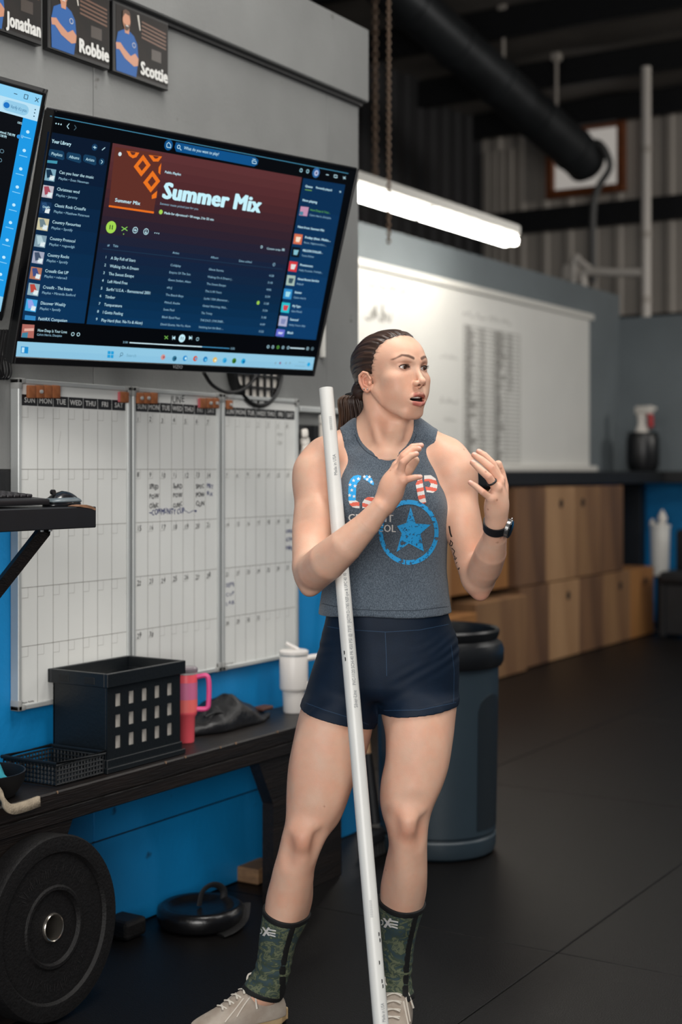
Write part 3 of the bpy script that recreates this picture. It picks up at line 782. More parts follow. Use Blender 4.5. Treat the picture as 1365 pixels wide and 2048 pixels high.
# table
ttext('#', z4(730, 178), z4(745, 180), 5, TX2); ttext('Title', z4(768, 182), z4(804, 186), 5, TX2); ttext('Artist', z4(1175, 228), z4(1221, 234), 4.6, TX2)
ttext('Album', z5(290, 200), z5(345, 208), 4.4, TX2); ttext('Date added', z5(492, 226), z5(585, 238), 4.2, TX2); tcirc('8fb9cf', z5(746, 247), 3.2, 4, .3)
tcirc('bfe6f2', z5(657, 121), 2.8, 4, .35); ttext('Custom order', z5(693, 138), z5(795, 150), 4.2); 
for k in range(3): tline('bfe6f2', [z5(803, 134 + k * 6), z5(822, 136 + k * 6)], .9)
tline('1d3a52', [z4(700, 195), z5(810, 282)], 1.0, 3)
rows = [('A Sky Full of Stars', (753, 268), (922, 285), 'Coldplay', (1160, 312), (1232, 322), 'Ghost Stories', (275, 288), (383, 300), '4:28'),
        ('Walking On A Dream', (746, 322), (944, 342), 'Empire Of The Sun', (1152, 362), (1298, 378), 'Walking On A Dream (...', (267, 342), (448, 360), '3:18'),
        ('The Sweet Escape', (738, 375), (912, 392), 'Gwen Stefani, Akon', (1145, 413), (1300, 430), 'The Sweet Escape', (260, 392), (400, 406), '4:06'),
        ('Left Hand Free', (730, 427), (868, 440), 'alt-J', (1136, 465), (1172, 469), 'This Is All Yours', (250, 444), (368, 456), '2:54'),
        ("Surfin' U.S.A. - Remastered 2001", (722, 480), (1026, 508), 'The Beach Boys', (1128, 515), (1250, 527), 'Surfin\' USA (Remaster...', (240, 497), (422, 515), '2:28'),
        ('Timber', (714, 532), (783, 538), 'Pitbull, Kesha', (1120, 567), (1225, 577), 'Global Warming: Melt...', (231, 549), (410, 566), '3:24'),
        ('Temperature', (707, 585), (830, 596), 'Sean Paul', (1112, 616), (1188, 622), 'The Trinity', (222, 602), (302, 608), '3:38'),
        ('I Gotta Feeling', (697, 638), (836, 648), 'Black Eyed Peas', (1102, 667), (1226, 677), 'THE E.N.D. (THE ENER...', (214, 653), (388, 666), '4:49'),
        ('Play Hard (feat. Ne-Yo & Akon)', (688, 691), (970, 712), 'David Guetta, Ne-Yo, Akon', (1093, 716), (1298, 732), 'Nothing but the Beat ...', (204, 702), (380, 716), '3:22')]
for i, (nm, a, b, ar, c, d, al, e, f_, tm) in enumerate(rows):
    ttext(nm, z4(*a), z4(*b), 6.2); ttext(str(i + 1), (z4(*a)[0] - 11, z4(*a)[1] - 2), (z4(*a)[0] - 8 + (.5 if i else -.5), z4(*a)[1] - 2), 5.5)
    ttext(ar, z4(*c), z4(*d), 4.6, TX2); ttext(al, z5(*e), z5(*f_), 4.4, TX2)
    x = 708 - i * 9.2; y = 333 + i * 50; ttext(tm, z5(x, y), z5(x + 36, y + 3), 4.2, TX2)
tcirc('8fbf4c', z5(632, 522), 4)
# queue column
ttext('Queue', z3(922, 458), z3(982, 465), 4.6, bold=1); ttext('Recently played', z3(1008, 470), z3(1138, 488), 4.2, bold=1); tline('7fb648', [z3(922, 478), z3(976, 486)], 1.3)
tline('bfe6f2', [z3(1199, 489), z3(1211, 501)], 1.1); tline('bfe6f2', [z3(1211, 489), z3(1199, 501)], 1.1)
ttext('Now playing', z3(900, 570), z3(1018, 588), 4.8, bold=1); ttext('How Deep Is Your...', z3(962, 648), z3(1125, 672), 4.6, G('5fae4a')); ttext('Calvin Harris, Disciples', z3(956, 690), z3(1130, 712), 4, TX2)
ttext('Next from: Summer Mix', z3(862, 785), z3(1076, 812), 4.6, bold=1)
qs = [('Friday (feat. Mufas...', 'Riton, Nightcrawlers,...', (920, 868), 'c96a4a', 'e8d6c0', z3), ('MILLION DOLLAR...', 'Tommy Richman', (902, 972), '0a1420', '7fb6c6', z3), ('Promiscuous', 'Nelly Furtado, Timbala...', (880, 1088), 'c9363c', 'd8d8d8', z3),
      ('Hotel Room Service', 'Pitbull', (915, 355), '9fb6ac', '39505c', z5), ('Summer', 'Calvin Harris', (893, 452), '2f86c0', '9ad2e0', z5), ('My Type', 'Saint Motel', (877, 550), '29b5c4', 'c9404a', z5), ('Sunroof', 'Nicky Youre, dazy', (860, 647), 'a6a9c6', '7d86b0', z5), ('Blush', 'Leif', (840, 742), '5f66c4', 'c5c9e8', z5)]
for k, (nm, sub, a, c1, c2, cv) in enumerate(qs):
    x, y = cv(*a); wmax = len(nm) * 2.35
    ttext(nm, (x, y), (x + wmax, y + wmax * .14), 4.6, bold=1); 
    if k < 7: ttext(sub, (x - 2, y + 10), (x - 2 + len(sub) * 1.9, y + 10 + len(sub) * .25), 3.8, TX2)
    h = 19 if k < 7 else 13
    tpoly(c1, [(x - 20, y - 9), (x - 3.5, y - 7), (x - 6.5, y + h - 6), (x - 23, y + h - 8)], 2); tpoly(c2, [(x - 17, y - 3), (x - 7, y - 2), (x - 11, y + h - 11), (x - 18, y + h - 12)], 3)
x, y = z3(890, 612); tpoly('b98aa6', [(x, y), (x + 16, y + 2), (x + 12.5, y + 20), (x - 3.5, y + 18)], 2); tpoly('4a7f96', [(x - 2, y + 10), (x + 5, y + 11), (x + 4, y + 18), (x - 3, y + 17)], 3)
# player controls
for a, b in (((1122, 790), (1145, 812)), ((1122, 812), (1145, 790))): tline('7fc45a', [z4(*a), z4(*b)], 1.3)
tcirc('bfe6f2', z4(1241, 807), 8, 3); tline('0a1a24', [z4(1235, 795), z4(1233, 818)], 1.7, 5); tline('0a1a24', [z4(1248, 796), z4(1246, 819)], 1.7, 5)
for x0, dx in ((1195, -18), (1290, 18)):
    tpoly('bfe6f2', [z4(x0, 790), z4(x0 - 2, 816), z4(x0 + dx, 804)], 4)
    tline('bfe6f2', [z4(x0 + dx, 790), z4(x0 + dx - 1, 816)], 1.3)
tcirc('9fc6d4', z4(1347, 812), 3.6, 4, .3)
ttext('2:30', z4(836, 839), z4(870, 841), 4.2, TX2); tline('cfe9f2', [z4(882, 836), z5(228, 838)], 2.2); tline('3f86b0', [z5(228, 838), z5(425, 850)], 2.0); ttext('3:32', z5(432, 856), z5(462, 859), 4.2, TX2)
for x, c in ((704, '9fc6d4'), (738, '9fc6d4'), (775, '62b04a'), (811, '9fc6d4'), (848, '9fc6d4'), (988, '9fc6d4'), (1022, '6f8c98')): tcirc(c, z5(x, 838 + (x - 704) * .045), 3.2, 4, .4)
tline('cfe9f2', [z5(862, 846), z5(965, 852)], 2.4)
# task bar
tpoly('1b86c6', [z4(143, 862), z4(193, 866), z4(190, 911), z4(141, 907)], 2); tpoly('b6dcec', [z4(148, 868), z4(166, 869), z4(163, 904), z4(146, 903)], 3)
tpoly('1f97d0', [z4(735, 893), z4(777, 896), z4(772, 942), z4(731, 939)], 2); tline('8dc3dc', [z4(756, 893), z4(752, 941)], 1.2, 3); tline('8dc3dc', [z4(733, 916), z4(775, 919)], 1.2, 3)
tcirc('33607a', z4(828, 915), 3.6, 4, .3); tline('33607a', [z4(822, 925), z4(814, 934)], 1.3); ttext('Search', z4(860, 930), z4(928, 935), 6, G('5f93ac'))
for x, y, c, c2 in ((1112, 935, 'c88f8c', 'a05a60'), (1190, 945, '2f6f8c', '16405a'), (1262, 943, '1c86c6', 'bfe6f2'), (1332, 945, 'c9563c', '4aa0d0')):
    p = z4(x, y); tcirc(c, p, 5.5, 3); tcirc(c2, (p[0] + 1, p[1]), 2.6, 5)
for x, y, c, c2 in ((253, 928, '1c78b8', '5fc0e6'), (322, 932, 'd8b25a', 'e8e0c0'), (392, 936, '3fa8d4', '1c86c6'), (460, 939, '3f7a2c', '1f4a18'), (526, 942, '1f9fcf', '0f5f9f')):
    p = z5(x, y); tcirc(c, p, 5.5, 3); tcirc(c2, (p[0] + .5, p[1] + 1), 2.6, 5)
for x, c in ((757, '7fa9bd'), (790, '8a6a88'), (832, '7fa9bd'), (860, '7fa9bd')): tcirc(c, z5(x, 955), 2.6)
tline('7fb0c8', [z5(920, 947), z5(968, 951)], 2.2); tline('7fb0c8', [z5(895, 975), z5(968, 981)], 2.2); tcirc('129fd6', z5(995, 965), 4)
kids = P.build('screen_print', tvs)
for o in kids: o['kind'] = 'stuff'
lp = Print(TVM, 0.0004); a_ = tv(359, 741)
lp.text(mat('silver_print', '8d8f92', 0.4), 'VIZIO', a_[0] - .03, 0.008, 0.013, layer=12, bold=1); [o.__setitem__('kind', 'stuff') for o in lp.build('maker_mark', tvt)]
# hanging cable under the display
tc_ = [onX(408, 745, .10), onX(425, 770, .09), onX(455, 785, .07), onX(485, 779, .05), onX(505, 762, .04), onX(518, 742, .04)]
tag(tube('display_cable', smooth_path(tc_, 6), 0.006, M_CABLE, None, 8), 'black cable looping down below the playlist screen', 'cable')
# white cable duct beside the display
a, b = onX(649, 716, .012), onX(640, 560, .012)
tag(box('cable_raceway', (0.0005, a.y - .012, a.z), (0.016, a.y + .006, 2.2), M_WHITE, None, .003), 'narrow white cable raceway on the grey wall behind the playlist screen', 'raceway')

# ---- second display at the edge of the picture
T2 = onX(93, 186, .40); B2 = onX(4, 642, .11); bax = (T2 - B2).normalized()
c_ = Vector((CAM_X, 0, CAM_H)); r_ = atd(0, 160, 1) - c_; p_ = c_ + r_ * ((T2 - c_).dot(bax) / r_.dot(bax))
aax = (T2 - p_).normalized(); H2 = (T2 - B2).length
M2 = frame(B2 - aax * 1.05, aax, bax)
d2, s2 = wall_display('wall_display', M2, 1.05, H2, 'flat screen with a blue side bar, hung left of the playlist screen')
I2 = M2.inverted(); N2 = M2.to_3x3() @ Vector((0, 0, 1))
def tv2(px, py):
    q = I2 @ onP(px, py, B2, N2); return (q.x, q.y)
P2 = Print(M2, .0004)
R = 1.05 - .008; top = H2 - .008
y1 = tv2(75, 243)[1]; y2 = tv2(78, 212)[1]; y3 = tv2(70, 270)[1]
P2.rect(G('86c9ec'), .012, y2, R, top, 1); P2.rect(G('b3d9ec'), .012, y1, R, y2, 1); P2.rect(G('04070e'), .012, .024, R - .033, y1, 1); P2.rect(G('1a93dc'), R - .033, .024, R, y1, 1)
P2.rect(G('8fc9e6'), .012, .024, R, .065, 2)
x0, yc = tv2(5, 210); x1, _ = tv2(57, 225); yc = (y1 + y2) / 2
P2.rrect(G('8fc4e0'), x0, yc - .013, x1, yc + .013, .0125, 2)
P2.disc(G('1a6fc0'), tv2(13, 212)[0], yc, .007, 3); P2.text(G('1c5f8c'), "Verify it's you", tv2(21, 214)[0], yc - .004, .012, width=tv2(54, 220)[0] - tv2(21, 214)[0], layer=3)
for k in range(3): P2.disc(G('35566a'), tv2(69, 228)[0], yc - .008 + k * .008, .0016, 3)
yb = (top + y2) / 2
c2 = lambda px, py: tv2(px, py)[0]
xm_, xr_, xc_ = c2(31, 190), c2(52, 195), c2(74, 200)
P2.line(G('35566a'), [(xm_ - .004, yb), (xm_ + .004, yb)], .0018, 3); P2.line(G('35566a'), [(xr_ - .004, yb - .005), (xr_ - .004, yb + .005), (xr_ + .004, yb + .005), (xr_ + .004, yb - .005), (xr_ - .004, yb - .005)], .0016, 3)
for s_ in (-1, 1): P2.line(G('35566a'), [(xc_ - .004, yb - .005 * s_), (xc_ + .004, yb + .005 * s_)], .0018, 3)
for k in range(10):
    yy = y1 - .030 - k * .046
    P2.disc(G('b9e2f6'), R - .0165, yy, .0040, 3, 12); P2.rect(G('7fc6ee'), R - .026, yy - .015, R - .007, yy - .013, 3)
def t2(t_, p0, p1, sz, b_=0):
    a_, b2_ = tv2(*p0), tv2(*p1); P2.text(TX, t_, a_[0], (a_[1] + b2_[1]) / 2, sz, width=b2_[0] - a_[0], layer=3, bold=b_)
t2('100%', (34, 246.5), (44, 249), .008); t2('The Protocol: 7:00 PM', (-14, 262), (30, 273), .009, 1); t2('7:00 PM', (0, 273), (13, 276), .009, 1); t2('LJ', (42, 274), (46, 275), .009)
q_ = tv2(38, 273); P2.disc(G('2a86cc'), q_[0], q_[1], .005, 3)
for q_ in (tv2(4, 302), tv2(0, 320)): P2.ring(G('5f7f90'), q_[0], q_[1], .005, .0014, 3)
for o in P2.build('screen_print', s2): o['kind'] = 'stuff'
# cords hanging below it
cb = thing('cord_bundle', onX(12, 720, .02), 'bundle of tied black cords hanging on the wall below the blue-barred screen', 'cords')
for k, (dx, w) in enumerate(((-6, 7), (0, 5), (6, 6))):
    pts = [onX(8 + dx, 660, .02), onX(4 + dx - w * .4, 700, .025), onX(2 + dx - w, 735, .03), onX(6 + dx, 757, .03), onX(12 + dx + w * .5, 745, .03), onX(10 + dx, 705, .025), onX(16 + dx, 668, .02)]
    tube('cord', smooth_path(pts, 6), 0.0042, M_CABLE, cb, 7)

# ---- portrait plaques
XPq = 0.022
M_PLQ = mat('plaque_edge_black', '0c0c0d', 0.35)
M_PRINT = mat('plaque_print_dark', '0d0b0a', 0.4, color2='1a1411', scale=9, spec=.3)
M_SKINP = mat('printed_skin', 'b57f63', 0.3); M_SHIRTP = mat('printed_blue_shirt', '0a4f92', 0.4); M_HAIRP = mat('printed_brown_hair', '4a3020', 0.3); M_LETP = mat('printed_pale_letters', 'c9c9c6', 0.3)
M_FLAGP = mat('printed_flag_stripe', '5e4030', 0.3); M_HALFP = mat('printed_beard', '3b2a1f', 0.3)
z1 = zc(0, 0, 3.4125)
pq3a, pq3b = onX(*z1(772, 488), XPq), onX(*z1(1150, 620), XPq); ptop = onX(*z1(1152, 157), XPq).z; pbot = (pq3a.z + pq3b.z) / 2; pw = pq3b.y - pq3a.y
def plaque(ya, name, label, figure):
    t = thing('portrait_plaque', (0, ya + pw / 2, pbot), label, 'plaque', 'staff portrait plaques high on the wall')
    b = box('backing_block', (0.0005, ya, pbot), (XPq, ya + pw, ptop), M_PLQ, t, 0.002)
    p = Print(frame((XPq + .0002, ya, pbot), (0, 1, 0), (0, 0, 1)), .0004)
    h = ptop - pbot
    p.rect(M_PRINT, .012, .012, pw - .004, h - .008, 1)
    for k in range(5):
        p.poly(M_FLAGP, [(pw * .50, h * (.62 + k * .055)), (pw * .95, h * (.58 + k * .055)), (pw * .95, h * (.605 + k * .055)), (pw * .50, h * (.645 + k * .055))], 2)
    p.rect(mat('printed_grey_machine', '352c26', .3), pw * .68, h * .36, pw * .86, h * .52, 2)
    p.poly(mat('printed_lamp_glare', 'b9b6ad', .3), [(pw * .42, h * .92), (pw * .45, h * .93), (pw * .48, h * .72), (pw * .465, h * .715)], 2)
    figure(p, pw, h)
    p.text(M_LETP, name, pw * .97, h * .10, h * .26, width=pw * .50, bold=1, layer=6, align='r', heavy=True)
    for o in p.build('print', b): o['kind'] = 'stuff'
def fig(p, w, h, beard):
    S = lambda pts: [(x * w, y * h) for x, y in pts]
    p.poly(M_SHIRTP, S([(.05, .03), (.40, .03), (.44, .30), (.42, .50), (.36, .60), (.27, .65), (.19, .65), (.08, .58), (.04, .40)]), 3)
    p.poly(M_SKINP, S([(.05, .33), (.10, .34), (.20, .24), (.36, .17), (.43, .20), (.44, .30), (.38, .36), (.30, .30), (.18, .38), (.12, .44), (.04, .42)]), 4)
    p.poly(M_SKINP, S([(.20, .60), (.27, .60), (.28, .72), (.18, .72)]), 4)
    p.disc(M_SKINP, .225 * w, .78 * h, .068 * w, 5, 20, 1.45); 
    p.poly(M_HAIRP, S([(.155, .80), (.16, .90), (.21, .935), (.27, .92), (.295, .86), (.29, .80), (.275, .86), (.20, .875)]), 6)
    if beard: p.poly(M_HALFP, S([(.165, .74), (.19, .70), (.20, .645), (.24, .64), (.275, .69), (.28, .75), (.25, .715), (.20, .715)]), 6)
    p.rect(M_LETP, .21 * w, .70 * h, .255 * w, .712 * h, 7)
    p.ring(M_LETP, .355 * w, .47 * h, .03 * w, .006 * w, 6)
plaque(pq3a.y, 'Scottie', 'black portrait plaque of a bearded man in a blue shirt with folded arms', lambda p, w, h: fig(p, w, h, True))
y2_ = onX(*z1(750, 470), XPq).y - pw
plaque(y2_, 'Robbie', 'black plaque with a clean-shaven man in a blue shirt, arms folded, middle of the row', lambda p, w, h: fig(p, w, h, False))
y3_ = onX(*z1(287, 300), XPq).y - pw
plaque(y3_, 'Jonathan', 'black plaque with a man in a blue shirt, name in wider pale letters', lambda p, w, h: fig(p, w, h, False))

# ---- wall calendars
M_ALU = mat('satin_aluminium', 'bcbfbe', 0.42, 0.35, var=0.05); M_CAPG = mat('grey_corner_cap', '9a9b99', 0.5)
M_CAL = mat('calendar_enamel', 'dbdcd9', 0.25, var=0.025, scale=4); M_LINE = mat('calendar_line', '8b8984', 0.5); M_HEAD = mat('calendar_header', '15161a', 0.4)
M_MARK = mat('black_marker', '1c1c22', 0.5); M_MARKB = mat('blue_marker', '27336e', 0.5); M_MARKG = mat('faint_marker', 'a9a9a6', 0.5)
XB = 0.030
ZT, ZBt = 1.558, 0.693
def calendar(px0, px1, label, hand):
    ya, yb = onX(px0, 1000, XB).y, onX(px1, 1000, XB).y
    t = thing('wall_calendar', (0, (ya + yb) / 2, ZBt), label, 'whiteboard', 'dry-erase month calendars in a row')
    fw = 0.013
    sh = box('writing_surface', (0.0005, ya + fw * .8, ZBt + fw * .8), (XB - .006, yb - fw * .8, ZT - fw * .8), M_CAL, t)
    for lo, hi in (((ya, ZBt), (ya + fw, ZT)), ((yb - fw, ZBt), (yb, ZT)), ((ya + fw, ZT - fw), (yb - fw, ZT)), ((ya + fw, ZBt), (yb - fw, ZBt + fw))):
        box('frame_rail', (0.0005, lo[0], lo[1]), (XB, hi[0], hi[1]), M_ALU, t, .002)
    for cy, cz in ((ya, ZBt), (ya, ZT - .026), (yb - .026, ZBt), (yb - .026, ZT - .026)):
        bm = bmesh.new(); 
        s_ = .0275; bm_box(bm, (0.0003, cy - .001, cz - .0005), (XB + .002, cy + s_ - .0005, cz + s_ - .0005), .004, None, 2)
        # corner cap is L-shaped: cut the inner quarter away by building two bars
        bm.free(); bm = bmesh.new()
        iy = cy - .001 if cy == ya else cy + s_ - .0145; iz = cz - .001 if cz == ZBt else cz + s_ - .0145
        bm_box(bm, (0.0003, iy, cz - .001), (XB + .0015, iy + .015, cz + s_), .003, None, 2); bm_box(bm, (0.0003, cy - .001, iz), (XB + .0015, cy + s_, iz + .015), .003, None, 2)
        from_bm('corner_cap', bm, M_CAPG, t, 40)
    p = Print(frame((XB - .0058, ya + fw, ZBt), (0, 1, 0), (0, 0, 1)), .0002)
    W = yb - ya - 2 * fw
    m0 = .004; cw = (W - 2 * m0) / 7
    zr = [1.485, 1.322, 1.168, 1.012, .858, .706]
    zz = [q - ZBt for q in zr]
    for i, d in enumerate(('SUN', 'MON', 'TUE', 'WED', 'THU', 'FRI', 'SAT')):
        p.rect(M_HEAD, m0 + i * cw + .0008, zz[0] + .004, m0 + (i + 1) * cw - .0008, zz[0] + .033, 1)
        p.text(M_LETP, d, m0 + (i + .5) * cw, zz[0] + .012, .020, bold=1, layer=3, align='c')
    for i in range(1, 7): p.line(M_LINE, [(m0 + i * cw, zz[5]), (m0 + i * cw, zz[0])], .0014)
    for q in zz[1:5]: p.line(M_LINE, [(0, q), (W, q)], .0014)
    for q in zz[:5]:
        for i in range(7): p.line(M_LINE, [(m0 + i * cw, q - .027), (m0 + (i + .4) * cw, q - .027), (m0 + (i + .4) * cw, q)], .0007)
    p.text(M_MARK, 'Mobile Mobility', m0 + .002, .016, .007, layer=2)
    hand(p, W, m0, cw, zz)
    for o in p.build('print', sh): o['kind'] = 'stuff'
    return ya, yb
def hand1(p, W, m0, cw, zz): p.line(M_MARKG, [(m0 + 2.5 * cw, zz[0] - .06), (m0 + 2.3 * cw, zz[0] - .12)], .001)
def nums(p, m, first, last, m0, cw, zz, off=0, size=.020):
    for d in range(first, last + 1):
        k = d - 1 + off; r, c = k // 7, k % 7
        if r < 5: p.text(m, str(d), m0 + (c + .10) * cw, zz[r] - .024, size, layer=3, jit=.12, shear=.1)
def hand2(p, W, m0, cw, zz):
    p.text(M_MARK, 'JUNE', W * .5, zz[0] + .037, .030, layer=3, align='c', jit=.1, shear=.12)
    nums(p, M_MARK, 1, 30, m0, cw, zz)
    for c, ws in ((1, ('SPEED', 'POW', 'CLINIC')), (3, ('SHRD', 'POW', 'CLINIC')), (5, ('SPEC', 'POW', 'CLIN'))):
        for k, w_ in enumerate(ws): p.text(M_MARK, w_, m0 + (c + .12) * cw, zz[1] - .058 - k * .027, .019, width=cw * .78, layer=3, jit=.14, bold=1)
    for k, w_ in enumerate(('MET', 'RX')): p.text(M_MARKB, w_, m0 + 6.12 * cw, zz[1] - .058 - k * .022, .018, width=cw * .6, layer=3, jit=.14, bold=1)
    p.text(M_MARKB, '~COMMUNITY CUP', m0 + 1.1 * cw, zz[2] + .022, .024, width=cw * 3.0, layer=3, jit=.1, shear=.1, bold=1)
    p.line(M_MARKB, [(m0 + 4.15 * cw, zz[2] + .030), (m0 + 4.5 * cw, zz[2] + .022), (m0 + 4.9 * cw, zz[2] + .029), (m0 + 5.1 * cw, zz[2] + .027)], .0016, 3); p.disc(M_MARKB, m0 + 5.12 * cw, zz[2] + .027, .004, 3)
def hand3(p, W, m0, cw, zz):
    p.text(M_MARK, 'JULY', W * .46, zz[0] + .037, .026, layer=3, align='c', jit=.1, shear=.12)
    p.line(M_MARKG, [(W * .15, zz[0] + .05), (W * .30, zz[0] + .062)], .0012); p.line(M_MARKG, [(W * .62, zz[0] + .055), (W * .75, zz[0] + .06)], .0012)
    nums(p, M_MARKG, 1, 5, m0, cw, zz, 2); nums(p, M_MARK, 6, 31, m0, cw, zz, 1, .016)
    for k in range(3): p.text(M_MARKB, ('OPEN', 'GYM', 'HRS')[k], m0 + 6.05 * cw, zz[2] - .06 - k * .028, .018, width=cw * .8, layer=3, jit=.14, bold=1)
    for k in range(3): p.text(M_MARKB, ('SEMI', 'CUP', 'LAB')[k], m0 + .1 * cw, zz[3] - .06 - k * .028, .018, width=cw * .8, layer=3, jit=.14)
    for k in range(2): p.text(M_MARKG, ('4TH', 'OFF')[k], m0 + 5.15 * cw, zz[0] - .055 - k * .028, .018, layer=3, jit=.14)
c1 = calendar(37, 262, 'blank month calendar whiteboard, behind the crate', hand1)
c2 = calendar(266.5, 442, 'month calendar whiteboard headed JUNE with a community note', hand2)
c3 = calendar(446, 598, 'month calendar whiteboard headed JULY, beside the white tumbler', hand3)
# cork magnets along the calendar tops
M_CORK = mat('cork_leather', 'a0623a', 0.7, color2='8a4f2c', scale=60); M_PINK = mat('pink_felt', 'b5545c', 0.8)
def magnets(px0, px1, py0, py1, n, edge, labels, knobs):
    for k in range(n):
        a_, b_ = px0 + (px1 - px0) * k / n, px0 + (px1 - px0) * (k + 1) / n
        A, B = onX(a_, py0, XB), onX(b_, py1, XB)
        z1_, z0_ = A.z, B.z
        t = thing('cork_magnet', (XB, (A.y + B.y) / 2, z0_), labels[k], 'magnet', 'cork magnets along the calendar tops')
        box('cork_face', (XB - .0045, A.y + .0006, z0_), (XB + .006, B.y - .0006, z1_), M_CORK, t, .003, seg=2, smooth=40)
        if k in knobs: lathe('stud', [(.0, .004), (.005, .003), (.005, -.004)], (XB + .008, (A.y + B.y) / 2, (z0_ + z1_) / 2), M_ALU, t, 10, Matrix.Rotation(-math.pi / 2, 4, 'Y') @ Matrix.Scale(-1, 4, (0, 0, 1)))
        if edge and k == 0: box('felt_edge', (XB - .004, A.y - .004, z0_ + .001), (XB + .004, A.y + .0005, z1_ - .001), M_PINK, t, .0015)
magnets(54, 119, 770, 797, 4, False, ('cork magnet at the frame-corner end of the row of four on the blank calendar', 'studded cork magnet in the row of four on the blank calendar', 'plain cork magnet between the studded one and the end of the row of four', 'cork magnet at the open end of the row of four on the blank calendar'), (1,))
magnets(239, 256, 783, 806, 1, True, ('single cork magnet with a pink edge on the blank calendar',), ())
magnets(273, 314, 785, 808, 3, False, ('studded cork magnet at the frame end of the three before the word JUNE', 'studded cork magnet in the middle of the three before the word JUNE', 'plain cork magnet right before the word JUNE'), (0, 1))
magnets(399, 437, 796, 817, 3, True, ('pink-edged cork magnet right after the word JUNE', 'studded cork magnet in the middle of the three after the word JUNE', 'studded cork magnet at the frame end of the three after the word JUNE'), (1, 2))
magnets(453, 464, 800, 819, 1, False, ('single cork magnet on the JULY calendar',), (0,))

# ---- round caged wall fan behind the display
ctr = onX(519, 727, 0.03); rF = abs(onX(569, 752, .03).y - onX(519, 752, .03).y)
wfan = thing('wall_speaker', (0, ctr.y, ctr.z - rF), 'round pale wall speaker behind a dark grid, above the JULY calendar', 'speaker')
Mr = Matrix.Rotation(math.pi / 2, 4, 'Y')
lathe('face', [(0.0, .02), (rF * .9, .02), (rF * .92, 0.001)], (0, ctr.y, ctr.z), M_MILK, wfan, 32, Mr)
lathe('ring', [(rF * .9, .0008), (rF, .0008), (rF, .03), (rF * .94, .036), (rF * .9, .03)], (0, ctr.y, ctr.z), M_BLACK, wfan, 36, Mr, cap=False)
for k in range(-3, 4):
    o_ = k * rF * .27; l_ = math.sqrt(max(0, (rF * .92) ** 2 - o_ * o_))
    box('grid_bar', (.0205, ctr.y + o_ - .0035, ctr.z - l_), (.029, ctr.y + o_ + .0035, ctr.z + l_), M_BLACK, wfan, .001)
    box('grid_bar', (.0205, ctr.y - l_, ctr.z + o_ - .0035), (.0285, ctr.y + l_, ctr.z + o_ + .0035), M_BLACK, wfan, .001)
# ---- steel rail with a bottle and a tube beyond the calendars
ra, rb = onX(601, 818, .02), onX(700, 830, .02)
rl = box('wall_rail', (0.0005, ra.y, ra.z - .010), (.022, WEND - .06, ra.z + .010), M_ALU, None, .003); tag(rl, 'short brushed metal rail on the grey wall beside the JULY calendar', 'rail')
hb = onX(612, 925, .0)
wcad = box('wall_holder', (0.0015, ra.y + .005, 1.225), (.012, ra.y + .22, 1.475), M_BLACK, None, .003); tag(wcad, 'flat black holder plate on the wall below the metal rail', 'holder')
ws_ = box('holder_ledge', (0.0125, ra.y + .005, 1.225), (.10, ra.y + .25, 1.24), M_BLACK, wcad, .003)
sp = onX(621, 905, .055)
spray_bottle((.055, sp.y, 1.2405), .235, 'white spray bottle on the black holder under the metal rail', M_MILK, M_MILK, rot=.7, tilt=-.12)
tp = onX(640, 880, .05)
pt_ = thing('marker_tube', (.05, tp.y + .02, 1.2405), 'upright white plastic tube beside the spray bottle on the black holder', 'tube')
lathe('tube_body', [(.018, 1.2405), (.02, 1.245), (.02, 1.475), (.014, 1.48)], (.05, tp.y + .03, 0), M_MILK, pt_, 16)
lathe('tube_cap', [(.0205, 1.4805), (.0205, 1.505), (.016, 1.51)], (.05, tp.y + .03, 0), M_WHITE, pt_, 16)
# ================================================================== SHELF, BENCH AND FLOOR THINGS
# ---- wall shelf with keyboard and mouse
XS = 0.48
sA = onX(193, 1055, XS); zS = onX(193, 1013, XS).z; zS0 = sA.z
sh = thing('wall_shelf', (0, 1.9, zS0), 'black wooden wall shelf with a chipped corner, carrying the keyboard', 'shelf')
bm = bmesh.new(); bm_box(bm, (0.002, 0.9, zS0), (XS, sA.y, zS), 0.002)
from_bm('shelf_board', bm, mat('dark_painted_wood', '0c1016', .5, var=.15, scale=20), sh)
# chipped corner showing raw wood
cpx = [onX(x, y, XS + .001) for x, y in ((155, 1013), (163, 1010.5), (173, 1009.5), (183, 1012), (192, 1017), (191, 1021), (184, 1018), (176, 1016))]
bm = bmesh.new(); f_ = [bm.verts.new(p) for p in cpx]; g_ = [bm.verts.new(p - Vector((.03, 0, -.0005))) for p in cpx]
bm.faces.new(f_); bm.faces.new(g_[::-1])
for i in range(len(f_)): bm.faces.new((f_[i], f_[(i + 1) % len(f_)], g_[(i + 1) % len(f_)], g_[i]))
from_bm('chipped_wood', bm, mat('splintered_wood', '7d5a42', .8, var=.3, scale=90), sh)
st0 = onX(78, 1062, XS - .08); st1 = Vector((0.004, st0.y - .02, zS0 - .42))
e_ = Vector((0, .019, 0))
tube('brace_strut', [Vector((XS - .06, st0.y, zS0 - .001)), st1], 0.019, M_BLACKWOOD, sh, 4)
box('wall_cleat', (0.0025, st1.y - .03, st1.z - .06), (.022, st1.y + .03, zS0 - .001), M_BLACKWOOD, sh, .002)
for py_ in (84, 101): 
    q = onX(py_, 1057, XS - .02); lathe('screw_head', [(.004, -.004), (.004, 0)], (XS - .02, q.y, zS0 - .0005), M_ALU, sh, 8)
M_KB = mat('keyboard_plastic', '17161a', 0.45); M_KEY = mat('keycap_plastic', '222024', 0.5)
kx1 = XS - 0.045; kend = onX(100, 1000, kx1).y; kx0 = kx1 - 0.15; kz = zS + .001
kb = thing('keyboard', (kx0 + .075, kend - .22, kz), 'black computer keyboard lying on the wall shelf', 'keyboard')
kl = .44
